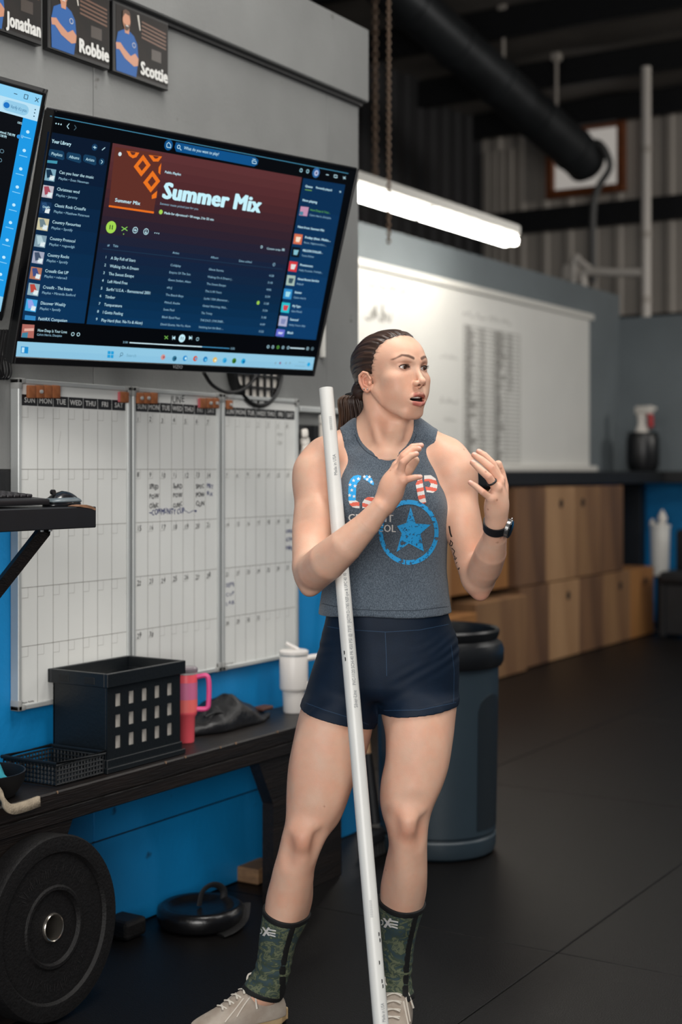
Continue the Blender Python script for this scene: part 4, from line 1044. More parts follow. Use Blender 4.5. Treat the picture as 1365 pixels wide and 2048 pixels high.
Mk = Matrix.Translation((0, kend - kl, kz)) @ Matrix.Translation((kx1, 0, 0)) @ Matrix.Rotation(math.radians(4.5), 4, 'Y') @ Matrix.Translation((-kx1, 0, 0))
bm = bmesh.new(); bm_box(bm, (kx0, 0, .004), (kx1, kl, .018), .004, Mk, 2); from_bm('keyboard_body', bm, M_KB, kb, 40)
for yy in (.04, kl - .05):
    bm = bmesh.new(); bm_box(bm, (kx0 + .01, yy, -.008), (kx0 + .02, yy + .03, .004), .001, Mk); from_bm('foot', bm, M_KB, kb)
for r in range(5):
    for c in range(20):
        if r == 4 and 5 <= c <= 9: continue
        x0 = kx0 + .012 + (4 - r) * .0 + (r) * .0205; y0 = kl - .012 - (c + 1) * .0208
        if y0 < .008: continue
        bm = bmesh.new(); bm_box(bm, (x0, y0, .0182), (x0 + .0172, y0 + .0172, .0255), .0022, Mk); from_bm('key', bm, M_KEY, kb)
bm = bmesh.new(); bm_box(bm, (kx0 + .012 + 4 * .0205, kl - .012 - 10 * .0208, .0182), (kx0 + .012 + 4 * .0205 + .0172, kl - .012 - 5 * .0208 - .004, .0255), .0022, Mk); from_bm('key', bm, M_KEY, kb)
# mouse: rounded shell
mc = onX(124, 1010, XS - .07); mc.z = zS + .0005
ms = thing('computer_mouse', mc, 'black and grey computer mouse at the end of the wall shelf', 'mouse')
def mouse_shell(z0, z1, sx, sy, lift):
    V, Fc = [], []; nu, nv = 20, 10
    for j in range(nv + 1):
        t = j / nv
        for i in range(nu):
            a = 2 * math.pi * i / nu
            rr_ = math.cos(t * math.pi / 2) ** .55
            y = sy * rr_ * math.copysign(abs(math.cos(a)) ** .85, math.cos(a)); x = sx * rr_ * math.copysign(abs(math.sin(a)) ** .85, math.sin(a))
            hump = 1 - .35 * (y / sy - .15) ** 2
            V.append((mc.x + x, mc.y + y, mc.z + z0 + (z1 - z0) * (t ** .75) * hump))
    for j in range(nv):
        for i in range(nu): Fc.append((j * nu + i, j * nu + (i + 1) % nu, (j + 1) * nu + (i + 1) % nu, (j + 1) * nu + i))
    Fc.append(tuple(range(nu))[::-1])
    return V, Fc
V, Fc = mouse_shell(.0, .036, .031, .053, 0); from_data('mouse_body', V, Fc, mat('gloss_black_plastic', '141519', .22, coat=.4), ms, True)
V, Fc = mouse_shell(.010, .027, .0325, .0535, 0); from_data('grey_side_grip', V, Fc, mat('grey_grip', '5b666c', .35), ms, True)
tube('scroll_wheel', [(mc.x - .004, mc.y - .03, mc.z + .033), (mc.x + .004, mc.y - .03, mc.z + .033)], .006, M_KB, ms, 12)

# ---- bench
XBn, ZBn = 0.255, 0.53
bn = thing('wall_bench', (.12, 2.6, 0), 'long dark stained wooden bench along the blue wall', 'bench')
box('bench_top', (0.004, 0.9, ZBn - .045), (XBn, 4.06, ZBn), M_BLACKWOOD, bn, .004)
box('front_rail', (XBn - .045, 0.9, ZBn - .082), (XBn - .004, 4.02, ZBn - .046), M_BLACKWOOD, bn, .003)
def support(ya, yb, dl, dr, rear):
    for xa in (XBn - .055, 0.02):
        bm = bmesh.new()
        if xa < .1: ya, yb = max(ya, rear[0]), min(yb, rear[1]); dl = dr = 0
        z1 = ZBn - .083 if xa > .1 else ZBn - .046
        poly = [(ya, 0.001), (yb, 0.001), (yb, z1 - dr), (yb + dr * .55, z1), (ya - dl * .55, z1), (ya, z1 - dl)]
        M = Matrix(((0, 0, 1, xa), (1, 0, 0, 0), (0, 1, 0, 0), (0, 0, 0, 1)))
        bm_prism(bm, poly, .04, M); from_bm('leg_panel', bm, M_BLACKWOOD, bn)
yl0 = onX(100, 1700, XBn - .05).y; yr0 = onX(528, 1600, XBn - .05).y
support(yl0 - .34, yl0 - .02, .0, .12, (0, onX(96, 1700, .05).y))
support(yr0, 3.99, .14, .0, (onX(545, 1600, .03).y, 9))
box('stretcher', (.061, 3.80, .05), (XBn - .056, 3.88, .12), M_BLACKWOOD, bn, .003)
M_CHIP = mat('chipped_edge_wood', '8a6f58', .8)
chp = random.Random(5)
for k in range(11):
    y = chp.uniform(2.45, 3.95); l = chp.choice((.003, .004, .005, .008, .018))
    box('chip', (XBn - .003, y, ZBn - .003 - chp.uniform(0, .003)), (XBn + .0006, y + l, ZBn + .0005), M_CHIP, bn)

# ---- file crate
M_CRATE = mat('black_crate_plastic', '0f1418', .42, bump=.08, bscale=120, spec=.4)
cx0, cx1, cy0, cy1, cz0, cz1 = .034, .222, 2.862, 3.168, ZBn + .001, .790
cr = thing('file_crate', ((cx0 + cx1) / 2, (cy0 + cy1) / 2, cz0), 'black plastic file crate with square holes on the bench', 'crate')
tk = .005
b0 = .008
bm = bmesh.new(); bm_box(bm, (cx0, cy0, cz0 + .03), (cx1 - tk, cy0 + tk, cz1 - .03), .001); from_bm('end_wall', bm, M_CRATE, cr)
bm = bmesh.new(); bm_box(bm, (cx0, cy1 - tk, cz0 + .03), (cx1 - tk, cy1, cz1 - .03), .001); from_bm('end_wall', bm, M_CRATE, cr)
def holed_wall(x0, x1):
    """long wall with 5 x 3 window holes, built as a grid of bars"""
    bm = bmesh.new()
    y_l = [cy0]; z_l = [cz0 + .03]
    hw, hh = .024, .034
    for k in range(5): yc = cy0 + .045 + k * .054; y_l += [yc - hw / 2, yc + hw / 2]
    for k in range(3): zc_ = cz0 + .075 + k * .055; z_l += [zc_ - hh / 2, zc_ + hh / 2]
    y_l.append(cy1); z_l.append(cz1 - .03)
    V = {}
    def v(i, j, x):
        if (i, j, x) not in V: V[(i, j, x)] = bm.verts.new((x, y_l[i], z_l[j]))
        return V[(i, j, x)]
    hole = lambda i, j: i % 2 == 1 and j % 2 == 1
    ni, nj = len(y_l) - 1, len(z_l) - 1
    for i in range(ni):
        for j in range(nj):
            if hole(i, j):
                for (a, b) in (((i, j), (i + 1, j)), ((i + 1, j), (i + 1, j + 1)), ((i + 1, j + 1), (i, j + 1)), ((i, j + 1), (i, j))):
                    bm.faces.new((v(*a, x1), v(*b, x1), v(*b, x0), v(*a, x0)))
                continue
            for x in (x0, x1): bm.faces.new((v(i, j, x), v(i + 1, j, x), v(i + 1, j + 1, x), v(i, j + 1, x)))
    for i in range(ni):
        for j in (0, nj): bm.faces.new((v(i, j, x0), v(i + 1, j, x0), v(i + 1, j, x1), v(i, j, x1)))
    for j in range(nj):
        for i in (0, ni): bm.faces.new((v(i, j, x0), v(i, j + 1, x0), v(i, j + 1, x1), v(i, j, x1)))
    return from_bm('holed_wall', bm, M_CRATE, cr)
holed_wall(cx1 - tk, cx1); holed_wall(cx0 - .001, cx0 - .001 + tk)
def collar(name, z0, z1, o, t):
    bm = bmesh.new()
    bm_box(bm, (cx0 - o, cy0 - o, z0), (cx0 - o + t, cy1 + o, z1), .0015); bm_box(bm, (cx1 + o - t, cy0 - o, z0), (cx1 + o, cy1 + o, z1), .0015)
    bm_box(bm, (cx0 - o + t, cy0 - o, z0), (cx1 + o - t, cy0 - o + t, z1), .0015); bm_box(bm, (cx0 - o + t, cy1 + o - t, z0), (cx1 + o - t, cy1 + o, z1), .0015)
    return from_bm(name, bm, M_CRATE, cr)
collar('rim', cz1 - .036, cz1, .011, .012); collar('base_skirt', cz0 + .012, cz0 + .034, .004, .01); collar('base_skirt', cz0, cz0 + .014, .011, .016)
box('crate_floor', (cx0 + .001, cy0 + .001, cz0 + .031), (cx1 - .006, cy1 - .001, cz0 + .037), M_CRATE, cr)
for yy in (cx0 + .03, cx0 + .12): box('grip_notch', (yy, cy0 - .0125, cz1 - .03), (yy + .035, cy0 - .0105, cz1 - .012), mat('notch_dark', '06080a', .6), cr, .0008)
fo = thing('paper_stack', ((cx0 + cx1) / 2, cy0 + .17, cz0 + .038), 'white papers standing inside the black crate, seen through its holes', 'paper')
for k in range(6):
    xx = cx0 + .02 + k * .027
    box('folder', (xx, cy0 + .02, cz0 + .0375), (xx + .022, cy1 - .025, cz1 - .045), mat('paper_white', 'd5d0c8', .7), fo, .001)

# ---- tumblers
def tumbler(px, pyb, pyt, rpx, label, cols, handle_sign, lidc, straw, gro):
    base = onZ(px, pyb, ZBn + .001); d = (base - Vector((CAM_X, 0, CAM_H))).dot(Vector((-SN, CS, 0)))
    k = d / F_PX; h = (pyb - pyt) * k; r = rpx * k
    t = thing('tumbler', base, label, 'tumbler', gro)
    z = base.z
    b = lathe('body', [(r * .70, z), (r * .74, z + .004), (r * .80, z + h * .36), (r * .97, z + h * .40), (r, z + h * .43), (r, z + h * .985), (r * .97, z + h)], (base.x, base.y, 0), cols[0], t, 36)
    if len(cols) > 1:
        lathe('colour_band', [(r * 1.004, z + h * .44), (r * 1.004, z + h * .62)], (base.x, base.y, 0), cols[1], t, 36, cap=False); lathe('colour_band', [(r * 1.004, z + h * .62), (r * 1.004, z + h * .86)], (base.x, base.y, 0), cols[2], t, 36, cap=False)
    lathe('lid', [(r * 1.0, z + h * 1.001), (r * 1.03, z + h * 1.01), (r * 1.03, z + h * 1.055), (r * .9, z + h * 1.075), (r * .3, z + h * 1.08)], (base.x, base.y, 0), lidc, t, 36)
    lathe('steel_band', [(r * 1.01, z + h * .975), (r * 1.015, z + h * .98), (r * 1.015, z + h * 1.0)], (base.x, base.y, 0), M_ALU, t, 36, cap=False)
    hd = Vector((CS, SN, 0)) * handle_sign
    c = Vector((base.x, base.y, 0))
    tube('handle', smooth_path([c + hd * r * .96 + Vector((0, 0, z + h * .93)), c + hd * r * 1.75 + Vector((0, 0, z + h * .95)), c + hd * r * 2.0 + Vector((0, 0, z + h * .86)), c + hd * r * 1.98 + Vector((0, 0, z + h * .58)), c + hd * r * 1.8 + Vector((0, 0, z + h * .48)), c + hd * r * .96 + Vector((0, 0, z + h * .47))], 7), r * .22, cols[-1] if len(cols) > 1 else cols[0], t, 12)
    if straw:
        tube('straw', [c + hd * r * .35 + Vector((0, 0, z + h * 1.075)), c - hd * r * .55 + Vector((0, 0, z + h * 1.19))], r * .13, lidc, t, 10)
    return t, base
M_WT = mat('white_tumbler_coat', 'e0dbd6', .4)
tumbler(588, 1424, 1308, 28.5, 'white handled travel tumbler with a straw at the end of the bench', [M_WT], 1, M_WT, True, None)
tumbler(372, 1484, 1344, 23, 'pink handled travel tumbler beside the black crate', [mat('coral_coat', 'ee5a66', .4), mat('salmon_coat', 'f0706c', .4), mat('mauve_coat', 'cf6f96', .4), mat('magenta_coat', 'd84a86', .4)], 1, mat('clear_grey_lid', '9a8f96', .2, trans=.3), False, None)

# ---- black bag
bc = onZ(452, 1452, ZBn); bc.x = min(bc.x, .15)
V, Fc = [], []; nu, nv = 40, 16
rb_ = np.random.default_rng(4)
for j in range(nv + 1):
    t = j / nv
    for i in range(nu):
        a = 2 * math.pi * i / nu
        ra_ = math.cos(t * math.pi / 2) ** .6 * (1 + .06 * math.sin(3 * a + 4 * t) + .05 * math.sin(7 * a - 3 * t))
        y = .205 * ra_ * math.cos(a); x = .085 * ra_ * math.sin(a)
        z = .085 * t ** .8 * (1 + .30 * math.sin(y * 22 + 1.2) * .5 - .35 * max(0, y / .2)) + .006 * math.sin(y * 60 + x * 40) * t
        V.append((bc.x + x - .01, bc.y + y, ZBn + .002 + max(0, z)))
for j in range(nv):
    for i in range(nu): Fc.append((j * nu + i, j * nu + (i + 1) % nu, (j + 1) * nu + (i + 1) % nu, (j + 1) * nu + i))
Fc.append(tuple(range(nu))[::-1])
bg_ = thing('soft_bag', bc, 'slumped black nylon bag on the bench between the tumblers', 'bag')
from_data('bag_body', V, Fc, mat('black_nylon', '131316', .38, bump=.5, bscale=26), bg_, True)
tube('zip_seam', smooth_path([(bc.x - .01 + .06 * math.cos(k) * 0 + .05, bc.y - .16 + k * .055, ZBn + .055 + .012 * math.sin(k * 1.3) - .006 * k) for k in range(6)], 4), .004, M_BLACK, bg_, 6)
bgp = box('brown_panel', (bc.x + .01, bc.y + .13, ZBn + .03), (bc.x + .05, bc.y + .19, ZBn + .042), mat('brown_mesh', '4a2a22', .7), bg_, .004, None)

# ---- perforated basket
pa_, pb_ = onZ(118, 1567, ZBn), onZ(190, 1537, ZBn)
bk = thing('perforated_basket', ((pa_.x + pb_.x) / 2 - .04, (pa_.y + pb_.y) / 2, ZBn), 'small black perforated plastic basket in front of the crate on the bench', 'basket')
bx0, bx1, by0, by1 = .045, .225, pa_.y - .04, cy0 - .02
bz0, bz1 = ZBn + .001, ZBn + .062
bm = bmesh.new(); bm_box(bm, (bx0 + .01, by0 + .01, bz0), (bx1 - .01, by1 - .01, bz0 + .004), .001); from_bm('basket_floor', bm, M_CRATE, bk)
def slotted(p0, p1):
    """one perforated side: lattice of small bars"""
    bm = bmesh.new(); d = (p1 - p0); n = max(3, int(d.length / .0115))
    for k in range(n + 1):
        a = p0 + d * k / n; bm_tube(bm, [a + Vector((0, 0, .004)), a + Vector((0, 0, .052))], .0026, 4)
    for z in (.006, .017, .028, .039, .050): bm_tube(bm, [p0 + Vector((0, 0, z)), p1 + Vector((0, 0, z))], .0028, 4)
    o = from_bm('lattice_side', bm, M_CRATE, bk); return o
c4 = [Vector((bx0, by0, bz0)), Vector((bx1, by0, bz0)), Vector((bx1, by1, bz0)), Vector((bx0, by1, bz0))]
for i in range(4): slotted(c4[i], c4[(i + 1) % 4])
bm = bmesh.new(); bm_tube(bm, [c + Vector((0, 0, .058)) + (c - Vector(((bx0 + bx1) / 2, (by0 + by1) / 2, c.z))).normalized() * .004 for c in c4], .005, 6, closed=True); from_bm('basket_rim', bm, M_CRATE, bk, 50)

# ---- bowl with a teal cloth
wc_ = onZ(12, 1602, ZBn); wc_.x = .135
bo = thing('black_bowl', wc_, 'matt black bowl holding a teal cloth at the bench', 'bowl')
lathe('bowl_shell', [(.075, ZBn + .001), (.085, ZBn + .004), (.105, ZBn + .035), (.110, ZBn + .062), (.106, ZBn + .062), (.098, ZBn + .03), (.07, ZBn + .01)], (wc_.x, wc_.y, 0), mat('matt_black_bowl', '0b0b0d', .55), bo, 40)
tw = thing('teal_cloth', (wc_.x, wc_.y, ZBn + .02), 'crumpled teal cloth lying in the black bowl', 'cloth')
V, Fc = [], []; n = 18
for j in range(n + 1):
    for i in range(n + 1):
        u, v = i / n * 2 - 1, j / n * 2 - 1
        z = .048 + .016 * math.sin(u * 4 + v * 2) + .011 * math.sin(v * 7 - u * 3) - .018 * (u * u + v * v)
        V.append((wc_.x + u * .062, wc_.y + v * .062, ZBn + .024 + max(z, .004)))
for j in range(n):
    for i in range(n): a = j * (n + 1) + i; Fc.append((a, a + 1, a + n + 2, a + n + 1))
cl = from_data('cloth_sheet', V, Fc, mat('teal_fabric', '2f9fb0', .8, var=.15, scale=30), tw, True)
md = cl.modifiers.new('thickness', 'SOLIDIFY'); md.thickness = .004

# ---- tan strap curling over the bench edge
s0 = [onX(-14, 1570, .262), onX(2, 1590, .268), onX(8, 1606, .272), onX(22, 1618, .274), onX(48, 1613, .272), onX(78, 1602, .266)]
V, Fc = [], []; sp_ = smooth_path(s0, 6)
for p in sp_:
    V += [p + Vector((.004, 0, .012)), p + Vector((.006, 0, -.012)), p + Vector((-.006, 0, -.012)), p + Vector((-.006, 0, .012))]
for i in range(len(sp_) - 1):
    for k in range(4): Fc.append((4 * i + k, 4 * i + (k + 1) % 4, 4 * i + 4 + (k + 1) % 4, 4 * i + 4 + k))
Fc += [(3, 2, 1, 0), tuple(4 * (len(sp_) - 1) + k for k in range(4))]
tag(from_data('lifting_strap', V, Fc, mat('tan_suede', 'a89a86', .9, var=.15, scale=60, bump=.3, bscale=200), None, True), 'pale tan suede strap curling over the bench edge', 'strap')

# ---- bumper plate leaning on the bench
plc = onX(92, 1883, .285); RP = .2185
plc.z = RP * math.cos(math.radians(3)) + .004
bp = thing('bumper_plate', (plc.x, plc.y, 0), 'large black rubber bumper plate with a steel hub leaning on the bench', 'weight plate')
Mp = Matrix.Rotation(math.radians(90 - 3), 4, 'Y')
M_BUMP = mat('bumper_rubber', '0a090a', .6, color2='121112', scale=70, bump=.25, bscale=150, spec=.3)
prof = [(.033, -.022), (.06, -.022), (.09, -.03), (.165, -.030), (.172, -.034), (.195, -.036), (RP - .004, -.034), (RP, -.028), (RP, .028), (RP - .004, .034), (.195, .036), (.178, .035), (.172, .027), (.10, .027), (.095, .031), (.088, .031), (.083, .022), (.033, .022)]
lathe('rubber_disc', prof, plc, M_BUMP, bp, 72, Mp, cap=False)
bm = bmesh.new(); bm_lathe(bm, [(.0295, -.024), (.033, -.024), (.0345, -.022), (.0345, .022), (.0335, .026), (.0320, .028), (.0295, .027)], plc, 40, Mp, cap=False); bm_lathe(bm, [(.0295, .027), (.0295, -.024)], plc, 40, Mp, cap=False); from_bm('steel_hub', bm, mat('bright_steel', 'c9c2b8', .2, .95), bp, 40)
# raised ring lettering
lm = Print(Matrix.Translation(plc) @ Mp, .0004)
lm.M = Matrix.Translation(plc) @ Mp @ Matrix.Translation((0, 0, .0275)) @ Matrix.Rotation(math.pi / 2, 4, 'Z')
M_EMB = mat('worn_raised_letters', '1b191a', .6)
def ring_text(s, r, a0, step, size):
    for i, ch in enumerate(s):
        if ch == ' ': continue
        a = math.radians(a0 - i * step); vs, fs, adv = GLYPH[(1, ch)]
        pts = []
        for x, y in vs:
            x = (x - adv / 2) * size; rr2 = r + y * size
            pts.append((rr2 * math.cos(a) + x * math.sin(a), rr2 * math.sin(a) - x * math.cos(a)))
        lm._put(M_EMB, pts, fs, 1)
wr = random.Random(12)
for a0, a1 in ((40, 142), (-142, -40)):
    a = a0
    while a < a1:                                   # worn, unreadable raised strokes
        t_ = math.radians(a); r0_ = .122 + wr.uniform(0, .012); r1_ = r0_ + wr.uniform(.008, .024); tw_ = wr.uniform(-.05, .05)
        lm.line(M_EMB, [(r0_ * math.cos(t_), r0_ * math.sin(t_)), (r1_ * math.cos(t_ + tw_), r1_ * math.sin(t_ + tw_))], .0022, 1); a += wr.choice((3, 3, 5, 7))
for o in lm.build('raised_lettering', bp): o['kind'] = 'stuff'

# ---- black floor things by the wall
rc_ = onZ(372, 1842, 0); rc_.x = max(rc_.x, .16)
br = thing('round_floor_weight', rc_, 'round black padded ring weight with a strap handle on the floor by the blue wall', 'weight')
R0 = .125
bm = bmesh.new()
bm_lathe(bm, [(R0 * .9, .001), (R0, .012), (R0 * 1.02, .035), (R0, .052), (R0 * .9, .060), (R0 * .78, .056), (R0 * .7, .045), (R0 * .35, .040), (R0 * .1, .040)], (rc_.x, rc_.y, 0), 40)
from_bm('weight_body', bm, mat('shiny_black_vinyl', '0e0e10', .28, bump=.2, bscale=30), br, 50)
tube('strap_handle', smooth_path([rc_ + Vector((-.02, .02, .045)), rc_ + Vector((-.015, .03, .085)), rc_ + Vector((.0, .06, .10)), rc_ + Vector((.01, .095, .08)), rc_ + Vector((.01, .10, .045))], 6), .011, M_BLACK, br, 8, flat=.4)
q = onZ(250, 1872, 0)
tag(box('rubber_block', (q.x - .05, q.y - .045, 0.001), (q.x + .045, q.y + .045, .055), M_BUMP, None, .012, seg=2), 'small black rubber block on the floor behind the bumper plate', 'block')
q = onZ(466, 1862, 0)
sb_ = [q + Vector((0, -.06, .004)), q + Vector((.01, -.02, .01)), q + Vector((.0, .04, .022)), q + Vector((-.02, .08, .055))]
tag(tube('rubber_band_strap', smooth_path(sb_, 6), .022, M_BUMP, None, 8, flat=.2), 'flat black strap lying on the floor beside the round ring weight', 'strap')
q = onZ(520, 1756, 0)
tag(box('wood_offcut', (q.x - .045, q.y - .075, 0.001), (q.x + .045, q.y + .055, .05), mat('offcut_wood', '7b5d43', .75, color2='93704e', scale=14, stretch=(2, 1, 6)), None, .004), 'short raw wood offcut on the floor at the blue wall', 'wood block')
# dried mark at base of wall
# ---- wooden-handled broom leaning behind her
q = onZ(757, 1705, 0); wtop = Vector((.05, q.y + .02, 1.16))
q.x = max(q.x, .10)
brm = thing('floor_brush', q, 'wooden-handled black floor brush leaning on the partition end', 'brush')
d_ = (wtop - q).normalized()
tube('handle', [q + d_ * .34, wtop], .0115, mat('varnished_handle', 'b08a66', .5), brm, 12)
tube('socket', [q + d_ * .10, q + d_ * .34], [.02, .014], M_BLACK, brm, 12)
box('brush_head', (q.x - .03, q.y - .09, .045), (q.x + .03, q.y + .09, .085), M_BLACK, brm, .006)
bm = bmesh.new()
for k in range(9):
    for j in range(3): bm_tube(bm, [(q.x - .02 + j * .02, q.y - .08 + k * .02, .046), (q.x - .022 + j * .022, q.y - .083 + k * .0207, .002)], [.006, .008], 5)
o = from_bm('bristles', bm, mat('black_bristle', '0a0a0b', .8), brm); o['kind'] = 'stuff'

# ---- rubbish bin
tcn = atd(876, 940, 5.03)
tb_ = thing('trash_can', (tcn.x, tcn.y, 0), 'round dark slate plastic rubbish bin with a rolled rim behind the woman', 'bin')
M_BIN = mat('slate_bin_plastic', '2d3a43', .42, var=.12, scale=3, bump=.06, bscale=40)
M_BINR = mat('dark_bin_rim', '17191c', .35, var=.1, scale=6)
lathe('bin_body', [(.185, .001), (.198, .010), (.203, .03), (.203, .062), (.197, .068), (.197, .074), (.203, .08), (.212, .60), (.212, .655)], (tcn.x, tcn.y, 0), M_BIN, tb_, 64, cap=False)
lathe('bin_floor', [(.01, .012), (.195, .012)], (tcn.x, tcn.y, 0), M_BIN, tb_, 40)
lathe('rolled_rim', [(.205, .64), (.222, .645), (.230, .66), (.231, .70), (.224, .722), (.212, .73), (.207, .735), (.214, .75), (.216, .765), (.211, .772), (.204, .765), (.200, .73), (.200, .60), (.195, .20)], (tcn.x, tcn.y, 0), M_BINR, tb_, 64, cap=False)
# darker arched panel set slightly proud of the side
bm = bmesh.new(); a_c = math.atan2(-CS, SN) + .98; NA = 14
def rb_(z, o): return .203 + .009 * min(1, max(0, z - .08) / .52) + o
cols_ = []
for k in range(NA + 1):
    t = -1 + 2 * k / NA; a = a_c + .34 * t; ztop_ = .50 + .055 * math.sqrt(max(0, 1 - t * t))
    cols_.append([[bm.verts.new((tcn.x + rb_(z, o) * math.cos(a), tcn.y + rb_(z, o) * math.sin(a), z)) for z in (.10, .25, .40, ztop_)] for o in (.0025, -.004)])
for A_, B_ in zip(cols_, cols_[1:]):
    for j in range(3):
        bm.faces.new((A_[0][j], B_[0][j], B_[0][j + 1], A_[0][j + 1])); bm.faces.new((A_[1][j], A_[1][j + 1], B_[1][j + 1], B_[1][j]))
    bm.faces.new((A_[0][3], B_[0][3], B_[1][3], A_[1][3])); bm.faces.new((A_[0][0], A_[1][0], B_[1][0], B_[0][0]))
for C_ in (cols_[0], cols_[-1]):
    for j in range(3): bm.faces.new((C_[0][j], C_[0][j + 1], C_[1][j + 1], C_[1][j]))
from_bm('arched_panel', bm, mat('bin_panel_plastic', '1c242a', .45), tb_, 40)
# ================================================================== THE WOMAN: smooth blended volumes meshed to one surface
# measured in a camera-aligned frame (u right, v away, w up), in metres, then turned into the room
f32 = np.float32
def Q(px, py, d):
    return np.array([(px - CX) / F_PX * d, d, CAM_H + (HY - py) / F_PX * d])
def to_world(P3):
    P3 = np.asarray(P3, float)
    return np.stack([CAM_X + CS * P3[..., 0] - SN * P3[..., 1], SN * P3[..., 0] + CS * P3[..., 1], P3[..., 2]], -1)
def smin(a, b, k):
    if k <= 0: return np.minimum(a, b)
    h = np.maximum(k - np.abs(a - b), 0) / k
    return np.minimum(a, b) - h * h * (k / 4)
class Prim:
    def __init__(s, f, lo, hi, k=0.02, op='u'):
        s.f, s.lo, s.hi, s.k, s.op = f, np.array(lo, float), np.array(hi, float), k, op
class Frame:
    """local frame: columns of R are the local axes, o the origin, s the unit in metres"""
    def __init__(s, o, R, unit=1.0): s.o, s.R, s.s = np.array(o, float), np.array(R, float), unit
    def w(s, p): return s.o + s.R @ (np.asarray(p, float) * s.s)
    def loc(s, X, Y, Z):
        a, b, c = X - s.o[0], Y - s.o[1], Z - s.o[2]
        return tuple((a * s.R[0, i] + b * s.R[1, i] + c * s.R[2, i]) / s.s for i in range(3))
def cone(pts, rads, k=0.02, op='u'):
    """chain of round cones"""
    pts = [np.asarray(p, float) for p in pts]
    def f(X, Y, Z):
        d = None
        for a, b, ra, rb in zip(pts, pts[1:], rads, rads[1:]):
            ba = b - a; L2 = max(float(ba @ ba), 1e-12)
            x, y, z = X - a[0], Y - a[1], Z - a[2]
            h = np.clip((x * ba[0] + y * ba[1] + z * ba[2]) / L2, 0, 1)
            e = np.sqrt((x - ba[0] * h) ** 2 + (y - ba[1] * h) ** 2 + (z - ba[2] * h) ** 2) - (ra + (rb - ra) * h)
            d = e if d is None else np.minimum(d, e)
        return d
    P_ = np.array(pts); R_ = max(rads)
    return Prim(f, P_.min(0) - R_, P_.max(0) + R_, k, op)
def ell(c, r, k=0.02, op='u', R=None):
    c = np.asarray(c, float); r = np.asarray(r, float)
    Rm = np.eye(3) if R is None else np.asarray(R, float)
    def f(X, Y, Z):
        x, y, z = X - c[0], Y - c[1], Z - c[2]
        a = x * Rm[0, 0] + y * Rm[1, 0] + z * Rm[2, 0]; b = x * Rm[0, 1] + y * Rm[1, 1] + z * Rm[2, 1]; e = x * Rm[0, 2] + y * Rm[1, 2] + z * Rm[2, 2]
        k0 = np.sqrt((a / r[0]) ** 2 + (b / r[1]) ** 2 + (e / r[2]) ** 2) + 1e-9
        k1 = np.sqrt((a / r[0] ** 2) ** 2 + (b / r[1] ** 2) ** 2 + (e / r[2] ** 2) ** 2) + 1e-9
        return k0 * (k0 - 1) / k1
    ext = np.sqrt(((Rm * r[None, :]) ** 2).sum(1))
    return Prim(f, c - ext, c + ext, k, op)
def crom(x, y, xi):
    """Catmull-Rom interpolation of columns y over ascending x"""
    x = np.asarray(x, float); y = np.asarray(y, float); n = len(x)
    m = np.zeros_like(y)
    m[1:-1] = (y[2:] - y[:-2]) / (x[2:] - x[:-2])[:, None]; m[0] = (y[1] - y[0]) / (x[1] - x[0]); m[-1] = (y[-1] - y[-2]) / (x[-1] - x[-2])
    xi = np.clip(xi, x[0], x[-1]); i = np.clip(np.searchsorted(x, xi) - 1, 0, n - 2)
    h = (x[i + 1] - x[i])[:, None]; t = ((xi - x[i]) / (x[i + 1] - x[i]))[:, None]
    return (2 * t ** 3 - 3 * t ** 2 + 1) * y[i] + (t ** 3 - 2 * t ** 2 + t) * h * m[i] + (-2 * t ** 3 + 3 * t ** 2) * y[i + 1] + (t ** 3 - t ** 2) * h * m[i + 1]
def stack(rows, k=0.02, p=2.0, rnd=0.02):
    """rows of (py, left px, right px, depth, half depth): upright limb or trunk"""
    R_ = []
    for py, pl, pr, d, b in rows:
        c = Q((pl + pr) / 2, py, d); R_.append((c[2], c[0], c[1], (pr - pl) / 2 * d / F_PX, b))
    R_ = np.array(sorted(R_))
    zz = np.linspace(R_[0, 0], R_[-1, 0], 200); tab = crom(R_[:, 0], R_[:, 1:], zz)
    z0, z1 = zz[0], zz[-1]
    def f(X, Y, Z):
        zc_ = np.clip(Z, z0, z1)
        uc, vc, a, b = [np.interp(zc_.ravel(), zz, tab[:, i]).reshape(Z.shape).astype(f32) for i in range(4)]
        x, y = X - uc, Y - vc
        pn = np.sqrt(x * x + y * y) + 1e-9
        k0 = (np.abs(x / a) ** p + np.abs(y / b) ** p) ** (1 / p) + 1e-9
        d = pn * (1 - 1 / k0)
        e = np.maximum(Z - z1, z0 - Z)
        return np.where(e > -rnd, np.sqrt(np.maximum(d + rnd, 0) ** 2 + np.maximum(e + rnd, 0) ** 2) - rnd + np.minimum(np.maximum(d + rnd, e + rnd), 0), d)
    lo = np.array([(tab[:, 0] - tab[:, 2]).min(), (tab[:, 1] - tab[:, 3]).min(), z0]); hi = np.array([(tab[:, 0] + tab[:, 2]).max(), (tab[:, 1] + tab[:, 3]).max(), z1])
    return Prim(f, lo, hi, k)
